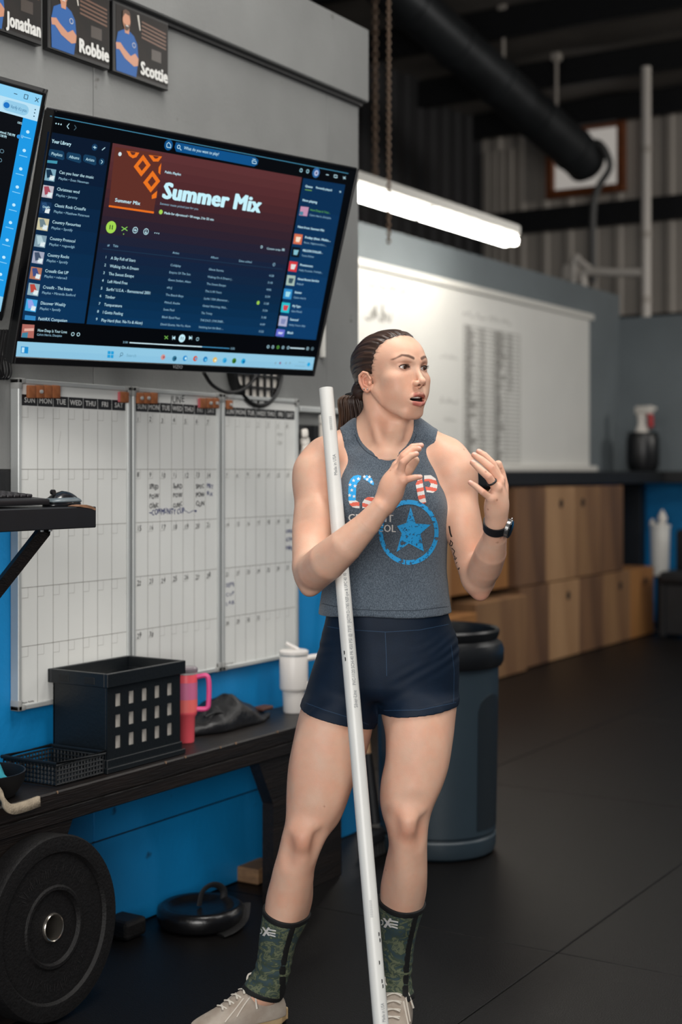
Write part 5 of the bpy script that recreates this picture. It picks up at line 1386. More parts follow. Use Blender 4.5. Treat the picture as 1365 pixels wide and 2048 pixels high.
class Fld:
    def __init__(s, lo, hi, h):
        s.lo = np.array(lo, float); s.h = h
        s.n = np.ceil((np.array(hi) - s.lo) / h).astype(int) + 1
        s.d = np.full(s.n, 1.0, f32)
        s.ax = [(s.lo[i] + np.arange(s.n[i]) * h).astype(f32) for i in range(3)]
    def sl(s, lo, hi):
        i0 = np.clip(np.floor((lo - s.lo) / s.h).astype(int), 0, s.n); i1 = np.clip(np.ceil((hi - s.lo) / s.h).astype(int) + 1, 0, s.n)
        if (i1 <= i0).any(): return None
        S = tuple(slice(a, b) for a, b in zip(i0, i1))
        return S, (s.ax[0][S[0]][:, None, None], s.ax[1][S[1]][None, :, None], s.ax[2][S[2]][None, None, :])
    def add(s, prims, pad=0.03):
        for p in prims:
            r = s.sl(p.lo - pad - p.k, p.hi + pad + p.k)
            if r is None: continue
            S, G_ = r
            e = p.f(*G_).astype(f32)
            if p.op == 'u': s.d[S] = smin(s.d[S], e, p.k)
            else: s.d[S] = -smin(-s.d[S], e, p.k)
        return s
    def grid(s): return s.ax[0][:, None, None], s.ax[1][None, :, None], s.ax[2][None, None, :]
    def mesh(s):
        return nets(s.d, s.lo, s.h)
def nets(d, lo, h):
    """naive surface nets: (vertices, quads)"""
    n = np.array(d.shape); ins = d < 0
    cnt = np.zeros(n - 1, np.int8)
    for i in (0, 1):
        for j in (0, 1):
            for k in (0, 1):
                cnt += ins[i:n[0] - 1 + i, j:n[1] - 1 + j, k:n[2] - 1 + k]
    act = np.argwhere((cnt > 0) & (cnt < 8))
    idx = np.full(n - 1, -1, np.int32); idx[tuple(act.T)] = np.arange(len(act))
    acc = np.zeros((len(act), 3)); num = np.zeros(len(act))
    corners = [(i, j, k) for i in (0, 1) for j in (0, 1) for k in (0, 1)]
    vals = {c: d[act[:, 0] + c[0], act[:, 1] + c[1], act[:, 2] + c[2]] for c in corners}
    for c in corners:
        for ax in range(3):
            if c[ax]: continue
            e = list(c); e[ax] = 1; e = tuple(e)
            a, b = vals[c], vals[e]; m = (a < 0) != (b < 0)
            t = np.where(m, a / np.where(m, a - b, 1), 0)
            for q in range(3): acc[:, q] += m * (c[q] + (t if q == ax else 0))
            num += m
    V = (act + acc / num[:, None]) * h + lo
    quads = []
    for ax in range(3):
        o1, o2 = [(1, 2), (2, 0), (0, 1)][ax]
        sl0 = [slice(1, -1)] * 3; sl0[ax] = slice(0, -1); sl1 = [slice(1, -1)] * 3; sl1[ax] = slice(1, None)
        a, b = ins[tuple(sl0)], ins[tuple(sl1)]
        e = np.argwhere(a != b)
        if len(e) == 0: continue
        flip = a[tuple(e.T)]
        off = np.ones(3, int); off[ax] = 0
        e = e + off
        def g(d1, d2):
            q = e.copy(); q[:, o1] -= d1; q[:, o2] -= d2
            return idx[q[:, 0], q[:, 1], q[:, 2]]
        F4 = np.stack([g(1, 1), g(0, 1), g(0, 0), g(1, 0)], 1)
        F4[~flip] = F4[~flip][:, ::-1]
        quads.append(F4)
    Fq = np.concatenate(quads); Fq = Fq[(Fq >= 0).all(1)]
    return V, Fq
def relax(V, Fq, it=2, lam=0.5):
    """light smoothing of the quad mesh"""
    E = np.concatenate([Fq[:, [0, 1]], Fq[:, [1, 2]], Fq[:, [2, 3]], Fq[:, [3, 0]]])
    for _ in range(it):
        S = np.zeros_like(V); c = np.zeros(len(V))
        for q in range(3): S[:, q] = np.bincount(E[:, 0], V[E[:, 1], q], len(V)) + np.bincount(E[:, 1], V[E[:, 0], q], len(V))
        c = np.bincount(E[:, 0], minlength=len(V)) + np.bincount(E[:, 1], minlength=len(V))
        V = V + lam * (S / np.maximum(c, 1)[:, None] - V)
    return V
def compact(V, Fq, keep):
    Fq = Fq[keep]; u, inv = np.unique(Fq.ravel(), return_inverse=True)
    return V[u], inv.reshape(-1, 4)
def np_mesh(name, V, Fq, m, parent=None, colors=None, loc=None):
    """mesh object from camera-frame points; colours go to a point attribute"""
    W_ = to_world(V); c = np.array(loc) if loc is not None else np.array([*((W_.min(0) + W_.max(0)) / 2)])
    me = bpy.data.meshes.new(name)
    me.vertices.add(len(W_)); me.vertices.foreach_set('co', (W_ - c).astype(f32).ravel())
    nf = len(Fq); me.loops.add(nf * 4); me.loops.foreach_set('vertex_index', Fq.astype(np.int32).ravel())
    me.polygons.add(nf); me.polygons.foreach_set('loop_start', np.arange(0, nf * 4, 4, dtype=np.int32))
    me.polygons.foreach_set('use_smooth', np.ones(nf, bool))
    me.update(calc_edges=True); me.validate()
    if colors is not None:
        at = me.color_attributes.new('tone', 'FLOAT_COLOR', 'POINT')
        at.data.foreach_set('color', np.concatenate([colors, np.ones((len(colors), 1))], 1).astype(f32).ravel())
    return link(name, me, m, parent, Vector(c))
def attr_mat(name, rough, spec=0.5, bump=0.0, bscale=400, sss=0.0, coat=0.0, sheen=0.0):
    m = bpy.data.materials.new(name); m.use_nodes = True; nt = m.node_tree; p = nt.nodes['Principled BSDF']
    a = nt.nodes.new('ShaderNodeVertexColor'); a.layer_name = 'tone'
    nz = nt.nodes.new('ShaderNodeTexNoise'); nz.inputs['Scale'].default_value = 55; nz.inputs['Detail'].default_value = 5
    tcn_ = nt.nodes.new('ShaderNodeTexCoord'); nt.links.new(tcn_.outputs['Object'], nz.inputs['Vector'])
    mr = nt.nodes.new('ShaderNodeMapRange'); mr.inputs[3].default_value = 0.93; mr.inputs[4].default_value = 1.07; nt.links.new(nz.outputs[0], mr.inputs[0])
    mx = nt.nodes.new('ShaderNodeVectorMath'); mx.operation = 'SCALE'
    nt.links.new(a.outputs['Color'], mx.inputs[0]); nt.links.new(mr.outputs[0], mx.inputs['Scale'])
    if name == 'skin':
        n3 = nt.nodes.new('ShaderNodeTexNoise'); n3.inputs['Scale'].default_value = 24; n3.inputs['Detail'].default_value = 6; nt.links.new(tcn_.outputs['Object'], n3.inputs['Vector'])
        r3 = nt.nodes.new('ShaderNodeValToRGB'); r3.color_ramp.elements[0].position = .33; r3.color_ramp.elements[1].position = .68
        r3.color_ramp.elements[0].color = (1.0, .90, .86, 1); r3.color_ramp.elements[1].color = (.97, 1.0, 1.0, 1); nt.links.new(n3.outputs[0], r3.inputs[0])
        m3 = nt.nodes.new('ShaderNodeVectorMath'); m3.operation = 'MULTIPLY'; nt.links.new(mx.outputs[0], m3.inputs[0]); nt.links.new(r3.outputs[0], m3.inputs[1])
        nt.links.new(m3.outputs[0], p.inputs['Base Color'])
    else: nt.links.new(mx.outputs[0], p.inputs['Base Color'])
    p.inputs['Roughness'].default_value = rough; p.inputs['Specular IOR Level'].default_value = spec; p.inputs['Coat Weight'].default_value = coat; p.inputs['Sheen Weight'].default_value = sheen
    if sss > 0:
        p.inputs['Subsurface Weight'].default_value = sss; p.inputs['Subsurface Radius'].default_value = (0.010, 0.0035, 0.0018); p.inputs['Subsurface Scale'].default_value = 1.0
    if bump > 0:
        n2 = nt.nodes.new('ShaderNodeTexNoise'); n2.inputs['Scale'].default_value = bscale; n2.inputs['Detail'].default_value = 3; nt.links.new(tcn_.outputs['Object'], n2.inputs['Vector'])
        b = nt.nodes.new('ShaderNodeBump'); b.inputs['Strength'].default_value = bump; b.inputs['Distance'].default_value = 0.002
        nt.links.new(n2.outputs[0], b.inputs['Height']); nt.links.new(b.outputs[0], p.inputs['Normal'])
    MATS[name] = m
    return m
# ------------------------------------------------------------------ body volumes
A_ROWS = [(1385, 612, 748, 3.425, .088), (1440, 596, 748, 3.415, .084), (1490, 586, 738, 3.405, .079), (1531, 579, 723, 3.395, .074), (1592, 574, 694, 3.375, .066), (1642, 571, 668, 3.36, .059),
          (1672, 564, 655, 3.352, .056), (1706, 556, 640, 3.357, .053), (1737, 547, 630, 3.367, .054), (1763, 541, 627, 3.377, .056), (1797, 533, 621, 3.388, .057), (1827, 529, 611, 3.393, .055),
          (1868, 523, 595, 3.402, .049), (1909, 519, 584, 3.412, .043), (1945, 512, 577, 3.418, .040), (1975, 506, 568, 3.425, .041), (2000, 508, 560, 3.436, .037)]
B_ROWS = [(1385, 760, 917, 3.42, .088), (1440, 766, 911, 3.405, .084), (1474, 772, 907, 3.395, .080), (1524, 774, 896, 3.38, .074), (1568, 772, 881, 3.363, .067), (1602, 770, 869, 3.35, .061), (1629, 771, 862, 3.343, .058),
          (1656, 774, 857, 3.343, .055), (1690, 778, 855, 3.352, .053), (1720, 772, 855, 3.363, .055), (1750, 766, 855, 3.373, .057), (1777, 762, 852, 3.383, .057), (1810, 762, 845, 3.393, .054), (1850, 765, 834, 3.402, .048),
          (1890, 768, 826, 3.408, .043), (1930, 771, 822, 3.413, .040), (1965, 773, 818, 3.418, .040), (2000, 775, 814, 3.428, .038)]
HIP_ROWS = [(1150, 668, 882, 3.42, .086), (1200, 660, 888, 3.42, .092), (1240, 654, 898, 3.42, .099), (1272, 646, 911, 3.425, .104), (1297, 641, 915, 3.428, .108), (1340, 627, 916, 3.432, .112), (1390, 612, 915, 3.432, .104)]
TORSO_ROWS = [(885, 712, 842, 3.435, .052), (905, 690, 864, 3.43, .072), (940, 674, 880, 3.425, .090), (980, 668, 887, 3.42, .102), (1020, 667, 889, 3.417, .106), (1060, 670, 886, 3.417, .103), (1100, 672, 883, 3.42, .095), (1150, 668, 882, 3.42, .087), (1190, 662, 887, 3.42, .090)]
P_A = stack(A_ROWS, .03); P_B = stack(B_ROWS, .03); P_HIP = stack(HIP_ROWS, .035, 2.3, .035); P_TOR = stack(TORSO_ROWS, .03, 2.35, .03)
SHAPES_A = [ell(Q(603, 1676, 3.318), (.030, .022, .034), .03), ell(Q(585, 1790, 3.425), (.042, .035, .075), .04), cone([Q(602, 1715, 3.325), Q(566, 1850, 3.365)], [.012, .011], .03),
            cone([Q(524, 1980, 3.432), Q(486, 2012, 3.412), Q(450, 2045, 3.385)], [.035, .026, .014], .03), ell(Q(655, 1610, 3.375), (.030, .03, .05), .04), ell(Q(640, 1520, 3.34), (.055, .03, .10), .06)]
SHAPES_B = [ell(Q(816, 1648, 3.303), (.029, .022, .034), .03), ell(Q(812, 1760, 3.425), (.042, .035, .075), .04), cone([Q(812, 1690, 3.318), Q(800, 1850, 3.36)], [.012, .011], .03),
            cone([Q(795, 2000, 3.405), Q(792, 2042, 3.36), Q(789, 2090, 3.29)], [.035, .029, .020], .03), ell(Q(790, 1590, 3.355), (.026, .03, .05), .04), ell(Q(835, 1500, 3.33), (.055, .03, .10), .06)]
for L_, pts in ((SHAPES_A, ((574, 1702, 3.300), (636, 1694, 3.307), (600, 1722, 3.282), (596, 1640, 3.282))), (SHAPES_B, ((785, 1660, 3.287), (848, 1664, 3.293), (816, 1690, 3.272), (818, 1612, 3.269)))):
    L_ += [ell(Q(*pts[0]), (.011, .012, .028), .03, 's'), ell(Q(*pts[1]), (.011, .012, .028), .03, 's'), ell(Q(*pts[2]), (.022, .008, .008), .025, 's'), ell(Q(*pts[3]), (.03, .008, .012), .03, 's')]
BUST = [ell(Q(726, 1015, 3.343), (.055, .042, .055), .05), ell(Q(832, 1015, 3.343), (.055, .042, .055), .05)]
TRAP = [cone([Q(752, 850, 3.45), Q(705, 880, 3.435), Q(655, 908, 3.42)], [.040, .036, .040], .035), cone([Q(806, 850, 3.45), Q(850, 880, 3.435), Q(892, 908, 3.42)], [.036, .034, .038], .035)]
NECK = [cone([Q(774, 915, 3.425), Q(773, 868, 3.43), Q(773, 830, 3.425), Q(770, 785, 3.415)], [.060, .052, .0485, .047], .03),
        cone([Q(742, 795, 3.405), Q(752, 850, 3.378), Q(768, 905, 3.357)], [.009, .008, .006], .035), cone([Q(806, 835, 3.40), Q(798, 870, 3.375), Q(782, 905, 3.357)], [.007, .008, .006], .03),
        ]
ARM_R = [cone([Q(650, 925, 3.405), Q(641, 945, 3.395), Q(630, 1010, 3.372), Q(625, 1060, 3.348), Q(624, 1110, 3.300), Q(627, 1145, 3.262)], [.052, .055, .0475, .047, .045, .043], .03),
         ell(Q(626, 955, 3.39), (.044, .045, .062), .03), ell(Q(640, 1045, 3.325), (.026, .028, .055), .03), cone([Q(618, 1140, 3.28), Q(619, 1177, 3.265)], [.030, .017], .025)]
FORE_R = [cone([Q(633, 1140, 3.235), Q(655, 1122, 3.182), Q(690, 1092, 3.142), Q(735, 1048, 3.124), Q(763, 1014, 3.112)], [.043, .0435, .0380, .0285, .0225], .011)]
ARM_L = [cone([Q(893, 925, 3.41), Q(904, 945, 3.408), Q(914, 990, 3.402), Q(930, 1060, 3.392), Q(944, 1118, 3.385), Q(957, 1160, 3.378)], [.050, .053, .047, .0435, .0405, .036], .03),
         ell(Q(917, 955, 3.40), (.041, .045, .06), .03), ell(Q(926, 1050, 3.36), (.026, .024, .055), .03), cone([Q(957, 1160, 3.38), Q(962, 1188, 3.375)], [.030, .015], .025)]
FORE_L = [cone([Q(960, 1155, 3.365), Q(972, 1132, 3.322), Q(982, 1105, 3.272), Q(990, 1075, 3.228), Q(991, 1052, 3.198)], [.036, .0385, .036, .0275, .0225], .012)]
# ---- hands: palm of four metacarpals, fingers as bent chains
def hand(wrist, knuck, fingers, thumb, rads):
    out = [cone([wrist, wrist * .55 + kn * .45, kn], [.0185, .0165, .0115], .012) for kn in knuck]
    out.append(ell((wrist + sum(knuck) / 4) / 2 * 1.0, (.024, .022, .034), .02))
    for kn, fg, r in zip(knuck, fingers, rads):
        n = len(fg) + 1
        out.append(cone([kn] + fg, [r * 1.12, r * 1.02, r * .92, r * .74][:n], .004))
    out.append(cone(thumb, [.017, .0135, .0115, .0095][:len(thumb)], .010))
    return out
# her right hand (in front of the chest): little finger out to the side
WR = Q(768, 1010, 3.124)
KN_R = [Q(806, 962, 3.090), Q(800, 948, 3.098), Q(797, 938, 3.112), Q(794, 932, 3.130)]
FG_R = [[Q(818, 958, 3.082), Q(830, 955, 3.080), Q(841, 954, 3.082)],
        [Q(807, 925, 3.085), Q(821, 912, 3.088), Q(833, 908, 3.095)],
        [Q(808, 914, 3.102), Q(826, 899, 3.108), Q(838, 898, 3.115)],
        [Q(807, 911, 3.128), Q(826, 894, 3.132), Q(843, 891, 3.136)]]
TH_R = [Q(788, 985, 3.130), Q(806, 955, 3.150), Q(820, 936, 3.158), Q(831, 921, 3.158)]
HAND_R = hand(WR, KN_R, FG_R, TH_R, [.0073, .0084, .0088, .0084])
# her left hand, ring on the fourth finger
WL = Q(993, 1042, 3.190)
KN_L = [Q(984, 998, 3.150), Q(994, 978, 3.155), Q(1000, 966, 3.172), Q(1001, 960, 3.192)]
FG_L = [[Q(966, 984, 3.140), Q(953, 973, 3.145), Q(941, 965, 3.150)],
        [Q(978, 954, 3.142), Q(960, 938, 3.150), Q(946, 925, 3.160)],
        [Q(983, 936, 3.165), Q(964, 920, 3.170), Q(949, 910, 3.178)],
        [Q(986, 928, 3.195), Q(970, 911, 3.198), Q(958, 903, 3.202)]]
TH_L = [Q(1003, 1012, 3.205), Q(1006, 972, 3.225), Q(1002, 948, 3.230), Q(997, 929, 3.226)]
HAND_L = hand(WL, KN_L, FG_L, TH_L, [.0073, .0086, .0088, .0084])

# ---- head, in millimetres of its own frame: x her right, y forward, z up
PSI, PIT = math.radians(40), math.radians(3)
fw = np.array([math.sin(PSI), -math.cos(PSI), 0]); rt = -np.array([math.cos(PSI), math.sin(PSI), 0]); upv = np.array([0, 0, 1.0])
fw2 = fw * math.cos(PIT) + upv * math.sin(PIT); up2 = upv * math.cos(PIT) - fw * math.sin(PIT)
HF = Frame(Q(785, 742, 3.40), np.stack([rt, fw2, up2], 1), .001)
def hell(c, r, k=10, op='u', rot=None):
    R = HF.R if rot is None else HF.R @ np.array(Matrix.Rotation(rot[1], 3, rot[0]))
    return ell(HF.w(c), np.array(r) * .001, k * .001, op, R)
def hcone(pts, r, k=8, op='u'): return cone([HF.w(p) for p in pts], [x * .001 for x in r], k * .001, op)
HLINE = [-95, -78, -60, -40, -18, 2, 10, 18, 25, 32, 44, 56, 66]
SKULL = [hell((0, -14, 20), (72, 96, 70), 5), hell((0, 8, 24), (65, 76, 60), 20)]
HEAD = SKULL + [hell((0, 36, -34), (55, 50, 58), 24), hell((0, 34, -76), (43, 46, 36), 20), hell((0, 63, -107), (18, 14, 13), 18)]
for s_ in (1, -1):
    HEAD += [hcone([(s_ * 53, 2, -48), (s_ * 48, 22, -72), (s_ * 21, 60, -103)], [13, 12, 11], 18), hell((s_ * 42, 53, -25), (20, 22, 16), 18), hell((s_ * 31, 53, -54), (20, 23, 26), 20), hell((s_ * 42, 34, -46), (14, 28, 27), 22),
             hcone([(s_ * 42, 62, 17), (s_ * 26, 73, 19), (s_ * 10, 78, 13)], [9, 9, 8], 12)]
HEAD += [hell((0, 66, -73), (30, 23, 25), 18)]
for s_ in (1, -1):
    HEAD += [hell((s_ * 31, 92, -1), (18, 15, 11.5), 10, 's')]
HEAD += [hcone([(0, 79, 6), (0, 88, -12), (0, 99, -31)], [6.0, 6.2, 7.4], 8), hell((0, 102, -35), (8.5, 9, 7.5), 5), hcone([(0, 97, -41), (0, 92, -45)], [5, 5], 4)]
for s_ in (1, -1):
    HEAD += [hell((s_ * 11, 92, -38.5), (6.2, 9, 6.5), 4), hell((s_ * 6.0, 98, -45.5), (3.2, 5, 3.0), 2, 's')]
    HEAD += [hell((s_ * 31, 65.5, 0), (14.6, 14.2, 13.8), 5), hell((s_ * 31.5, 80.5, -0.6), (13.2, 11, 5.0), 1.2, 's', ('Y', -s_ * .10))]
# lips, parted
HEAD += [hcone([(-30, 73, -72.5), (-14, 89, -66), (-5, 93.5, -63), (0, 93.5, -64.2), (5, 93.5, -63), (14, 89, -66), (30, 73, -72.5)], [2.6, 4.4, 5.0, 4.8, 5.0, 4.4, 2.6], 4),
         hcone([(-29, 72.5, -75), (-13, 87, -83.2), (0, 90.5, -86.2), (13, 87, -83.2), (29, 72.5, -75)], [2.6, 5.2, 6.0, 5.2, 2.6], 4), hell((0, 80, -75.0), (24, 24, 6.3), 1.4, 's')]
# ears
EZ = -15
for s_ in (1, -1):
    ew = lambda pts: [(s_ * a, b, c + EZ) for a, b, c in pts]
    HEAD += [hell((s_ * 72, -12, -14 + EZ), (6.5, 14, 24), 6, 'u', ('Z', s_ * .42)), hell((s_ * 79, -9, -14 + EZ), (6, 8.5, 13.5), 3, 's', ('Z', s_ * .42)),
             hcone(ew([(71, 2, -7), (76, -3, 7), (80, -13, 10), (83, -23, 2), (82, -24, -12), (78, -18, -27), (74, -9, -34), (71, -4, -31)]), [2.6, 3.0, 3.2, 3.3, 3.1, 3.4, 4.4, 3.8], 3),
             hcone(ew([(77, -8, 1), (79, -16, -6), (78, -14, -19), (74, -6, -25)]), [2.2, 2.4, 2.4, 2.4], 3), hell((s_ * 72.5, 0, -17 + EZ), (4, 4, 5), 3)]
BODY = [P_TOR] + BUST + [P_HIP, P_A, P_B] + SHAPES_A + SHAPES_B + TRAP + NECK + ARM_R + ARM_L + FORE_R + FORE_L
HANDS = HAND_R + HAND_L
HEADN = NECK + [P_TOR] + TRAP + BUST + HEAD
# ---- regions meshed finely
w848, w918 = Q(0, 848, 3.42)[2], Q(0, 918, 3.35)[2]; uL, uR = Q(702, 0, 3.42)[0], Q(848, 0, 3.42)[0]
def in_head(P_): return (P_[:, 2] > w848) | ((P_[:, 0] > uL) & (P_[:, 0] < uR) & (P_[:, 2] > w918))
def beyond(a, b, vmax):
    n_ = (b - a) / np.linalg.norm(b - a); return lambda P_: ((P_ - a) @ n_ > 0) & (np.linalg.norm(P_ - b, axis=1) < .22) & (P_[:, 1] < vmax)
in_rh = beyond(Q(742, 1040, 3.147), WR, 3.235); in_lh = beyond(Q(991, 1062, 3.21), WL, 3.275)
def shell(prims, lo, hi, h, inside):
    V, Fq = Fld(lo, hi, h).add(prims).mesh()
    return compact(V, Fq, inside(V)[Fq].any(1))
hc = HF.o
parts_ = []
fld = Fld(Q(478, 2060, 3.43) * [1, 0, 0] + [0, 3.06, 0.01], [Q(1030, 0, 3.4)[0], 3.60, w848 + .02], .003).add(BODY)
V, Fq = fld.mesh(); 
ins_ = in_head(V) | in_rh(V) | in_lh(V)
parts_.append(compact(V, Fq, ~ins_[Fq].all(1)))
parts_.append(shell(HEADN, [uL - .02, 3.26, w918 - .004], [hc[0] + .105, 3.535, hc[2] + .11], .00135, in_head))
parts_.append(shell(FORE_R + HAND_R, Q(705, 1105, 3.13) - [.005, .09, 0], Q(862, 870, 3.13) + [0, .09, 0], .0015, in_rh))
parts_.append(shell(FORE_L + HAND_L, Q(925, 1115, 3.19) - [0, .10, 0], Q(1032, 885, 3.19) + [0, .10, 0], .0015, in_lh))
off = 0; VV, FF = [], []
for V, Fq in parts_:
    VV.append(V); FF.append(Fq + off); off += len(V)
BV, BF = np.concatenate(VV), np.concatenate(FF)
# ---- skin tones
col = np.tile(np.array(lin((224, 180, 156))), (len(BV), 1))
def seg_dist(P_, pts):
    d = np.full(len(P_), 9.0)
    for a, b in zip(pts, pts[1:]):
        ba = b - a; h = np.clip(((P_ - a) @ ba) / (ba @ ba), 0, 1); d = np.minimum(d, np.linalg.norm(P_ - a - h[:, None] * ba, axis=1))
    return d
def blend(mask, c, amt=1.0):
    global col
    t = np.clip(mask, 0, 1)[:, None] * amt; col = col * (1 - t) + np.array(lin(c)) * t
def soft(d, r, e): return np.clip((r - d) / e + .5, 0, 1)
isH = in_head(BV); HL = np.stack(HF.loc(BV[:, 0], BV[:, 1], BV[:, 2]), 1); HL[~isH] = 1e4
ed = lambda c, r: np.sqrt((((HL - np.array(c)) / np.array(r)) ** 2).sum(1))
for c in ((44, 62, -34), (-44, 62, -34)): blend(1.2 - ed(c, (26, 26, 20)), (212, 146, 122), .22)
blend(1.1 - ed((0, 104, -36), (12, 12, 10)), (205, 135, 112), .5)
for s_ in (1, -1):
    blend(1.3 - ed((s_ * 78, -14, -29), (13, 22, 30)), (214, 136, 112), .6)
    br_ = [np.array(p, float) for p in ((s_ * 13, 82, 20), (s_ * 24, 80, 24.5), (s_ * 38, 74, 27), (s_ * 54, 58, 18))]
    d = seg_dist(HL * [1, 0, 1], [q * [1, 0, 1] for q in br_]); taper = np.clip((64 - np.abs(HL[:, 0])) / 40, .4, 1)
    blend(soft(d, 3.6 * taper, 3.0) * (HL[:, 1] > 40), (80, 52, 41), .92)
    blend(soft(np.abs(ed((s_ * 31.5, 80.5, -.3), (15.6, 17, 8.4)) - 1.0), .07, .1) * (HL[:, 2] > 2) * (np.abs(HL[:, 1] - 76) < 14), (168, 112, 90), .55)
    e = ed((s_ * 31.5, 80.5, -0.3), (15.0, 16, 6.6))
    blend(soft(e, 1.0, .12) * (HL[:, 2] > -1.5) * (np.abs(HL[:, 1] - 76) < 14), (48, 28, 24), .92)
    blend(soft(ed((s_ * 31.5, 80.5, -3.5), (15.5, 16, 5.0)), 1.0, .2) * (HL[:, 2] < -1.5) * (np.abs(HL[:, 1] - 76) < 14), (120, 74, 62), .55)
    blend(soft(ed((s_ * 31, 80, 10.5), (16, 18, 3.0)), 1.0, .5), (176, 120, 96), .5)
ul = [np.array(p, float) for p in ((-30, 73, -72.5), (-14, 89, -66), (-5, 93.5, -63.5), (0, 93.5, -64.5), (5, 93.5, -63.5), (14, 89, -66), (30, 73, -72.5))]
ll = [np.array(p, float) for p in ((-29, 72.5, -75), (-13, 87, -83.2), (0, 90.5, -85.8), (13, 87, -83.2), (29, 72.5, -75))]
tpl = np.clip((31 - np.abs(HL[:, 0])) / 15, .35, 1)
blend(soft(seg_dist(HL, ul), 5.2 * tpl, 1.6), (176, 98, 88), .95); blend(soft(seg_dist(HL, ll), 6.6 * tpl, 1.6), (188, 108, 98), .95)
blend(soft(ed((0, 72, -75.2), (24, 17, 9.0)), 1.0, .08) * (HL[:, 1] < 86), (38, 12, 12), .98)
for s_ in (1, -1): blend(soft(ed((s_ * 6.0, 97, -44), (3.4, 6, 3.4)), 1.0, .2), (92, 46, 36), .85)
hb_ = np.interp(HL[:, 2], [-95, -78, -60, -42, -24, -10, 8, 30, 50, 62, 72, 80, 88], HLINE) - HL[:, 1]
ph_ = np.arctan2(HL[:, 0], HL[:, 2] + 26); stk = .5 + .2 * np.sin(ph_ * 61 + 2 * np.sin(ph_ * 17)) + .18 * np.sin(ph_ * 147 + 1.3) + .12 * np.sin(ph_ * 33)
blend(np.clip((hb_ + 15 * stk) / 17, 0, 1) * isH * (HL[:, 2] > -60) * (np.abs(HL[:, 0]) < 76), (54, 38, 32), .92)
# knees, elbows, knuckles, nails, small marks
P2_ = lambda *a: np.linalg.norm(BV - Q(*a), axis=1)
for a, r, c, am in (((603, 1690, 3.30), .06, (196, 120, 92), .5), ((818, 1660, 3.29), .06, (196, 120, 92), .5), ((619, 1182, 3.28), .045, (206, 132, 108), .5), ((962, 1195, 3.37), .045, (208, 132, 110), .5),
                    ((862, 1531, 3.315), .016, (150, 96, 84), .6), ((775, 1622, 3.31), .02, (150, 96, 80), .35)):
    blend(1.0 - P2_(*a) / r, c, am)
for fgs, kns in ((FG_R, KN_R), (FG_L, KN_L)):
    for fg, kn in zip(fgs, kns):
        blend(1 - np.linalg.norm(BV - fg[-1], axis=1) / .014, (214, 134, 116), .6); blend(1 - np.linalg.norm(BV - fg[0], axis=1) / .014, (206, 132, 110), .5); blend(1 - np.linalg.norm(BV - kn, axis=1) / .016, (206, 134, 112), .4)
        dn_ = fg[-1] - fg[-2]; dn_ = dn_ / np.linalg.norm(dn_)
        side = np.array([-.45 if fgs is FG_R else .45, -.75, .45]); side -= dn_ * (side @ dn_); side /= np.linalg.norm(side)
        nc = fg[-1] + side * .006 + dn_ * .001
        rel = BV - nc; al = rel @ dn_; rest = np.linalg.norm(rel - al[:, None] * dn_, axis=1)
        blend(soft(np.sqrt((al / .0062) ** 2 + (rest / .0045) ** 2), 1.0, .25), (232, 190, 176), .9)
rm_ = np.random.default_rng(11)
for k in range(70):
    i = rm_.integers(len(BV)); 
    if isH[i]: continue
    blend(soft(np.linalg.norm(BV - BV[i], axis=1), .0024, .002), (140, 84, 62), .55)
M_SKIN = attr_mat('skin', .48, .36, .14, 420, .12)
base_pt = to_world(Q(690, 1500, 3.43)); 
person = np_mesh('person', BV, BF, M_SKIN, None, col)
tag(person, 'woman in a grey-blue tank top and navy shorts talking with both hands raised', 'person')

# ------------------------------------------------------------------ eyes, teeth
M_EYE = attr_mat('eye_surface', .12, .6, coat=.6)
def eyeball(s_):
    nu, nv = 40, 28; g = np.array([-.24, .965, -.03]); g /= np.linalg.norm(g)
    V, Fq, C_ = [], [], []
    a1 = np.cross(g, [0, 0, 1.0]); a1 /= np.linalg.norm(a1); a2 = np.cross(a1, g)
    for j in range(nv + 1):
        t = math.pi * (j / nv) ** 1.3
        for i in range(nu):
            a = 2 * math.pi * i / nu
            p = g * math.cos(t) + (a1 * math.cos(a) + a2 * math.sin(a)) * math.sin(t)
            r = 12.4 + (.5 * max(0, 1 - (t / .5) ** 2))
            V.append(HF.w(np.array([s_ * 31, 65.6, 0]) + p * r))
            C_.append(lin((12, 8, 8)) if t < .2 else lin((74, 46, 30)) if t < .44 else lin((46, 30, 24)) if t < .52 else lin((190, 178, 172)))
    for j in range(nv):
        for i in range(nu): Fq.append((j * nu + i, j * nu + (i + 1) % nu, (j + 1) * nu + (i + 1) % nu, (j + 1) * nu + i))
    return np_mesh('eye', np.array(V), np.array(Fq), M_EYE, person, np.array(C_))
eyeball(1); eyeball(-1)
tv_ = Fld(HF.w((0, 78, -70)) - .034, HF.w((0, 78, -70)) + .034, .0012).add([hcone([(-14, 74, -69.6), (-8, 81, -69.6), (0, 84, -69.6), (8, 81, -69.6), (14, 74, -69.6)], [2.6, 3.0, 3.2, 3.0, 2.6], 0)])
V, Fq = tv_.mesh(); np_mesh('teeth', V, Fq, mat('tooth_enamel', 'f2ece2', .2), person)
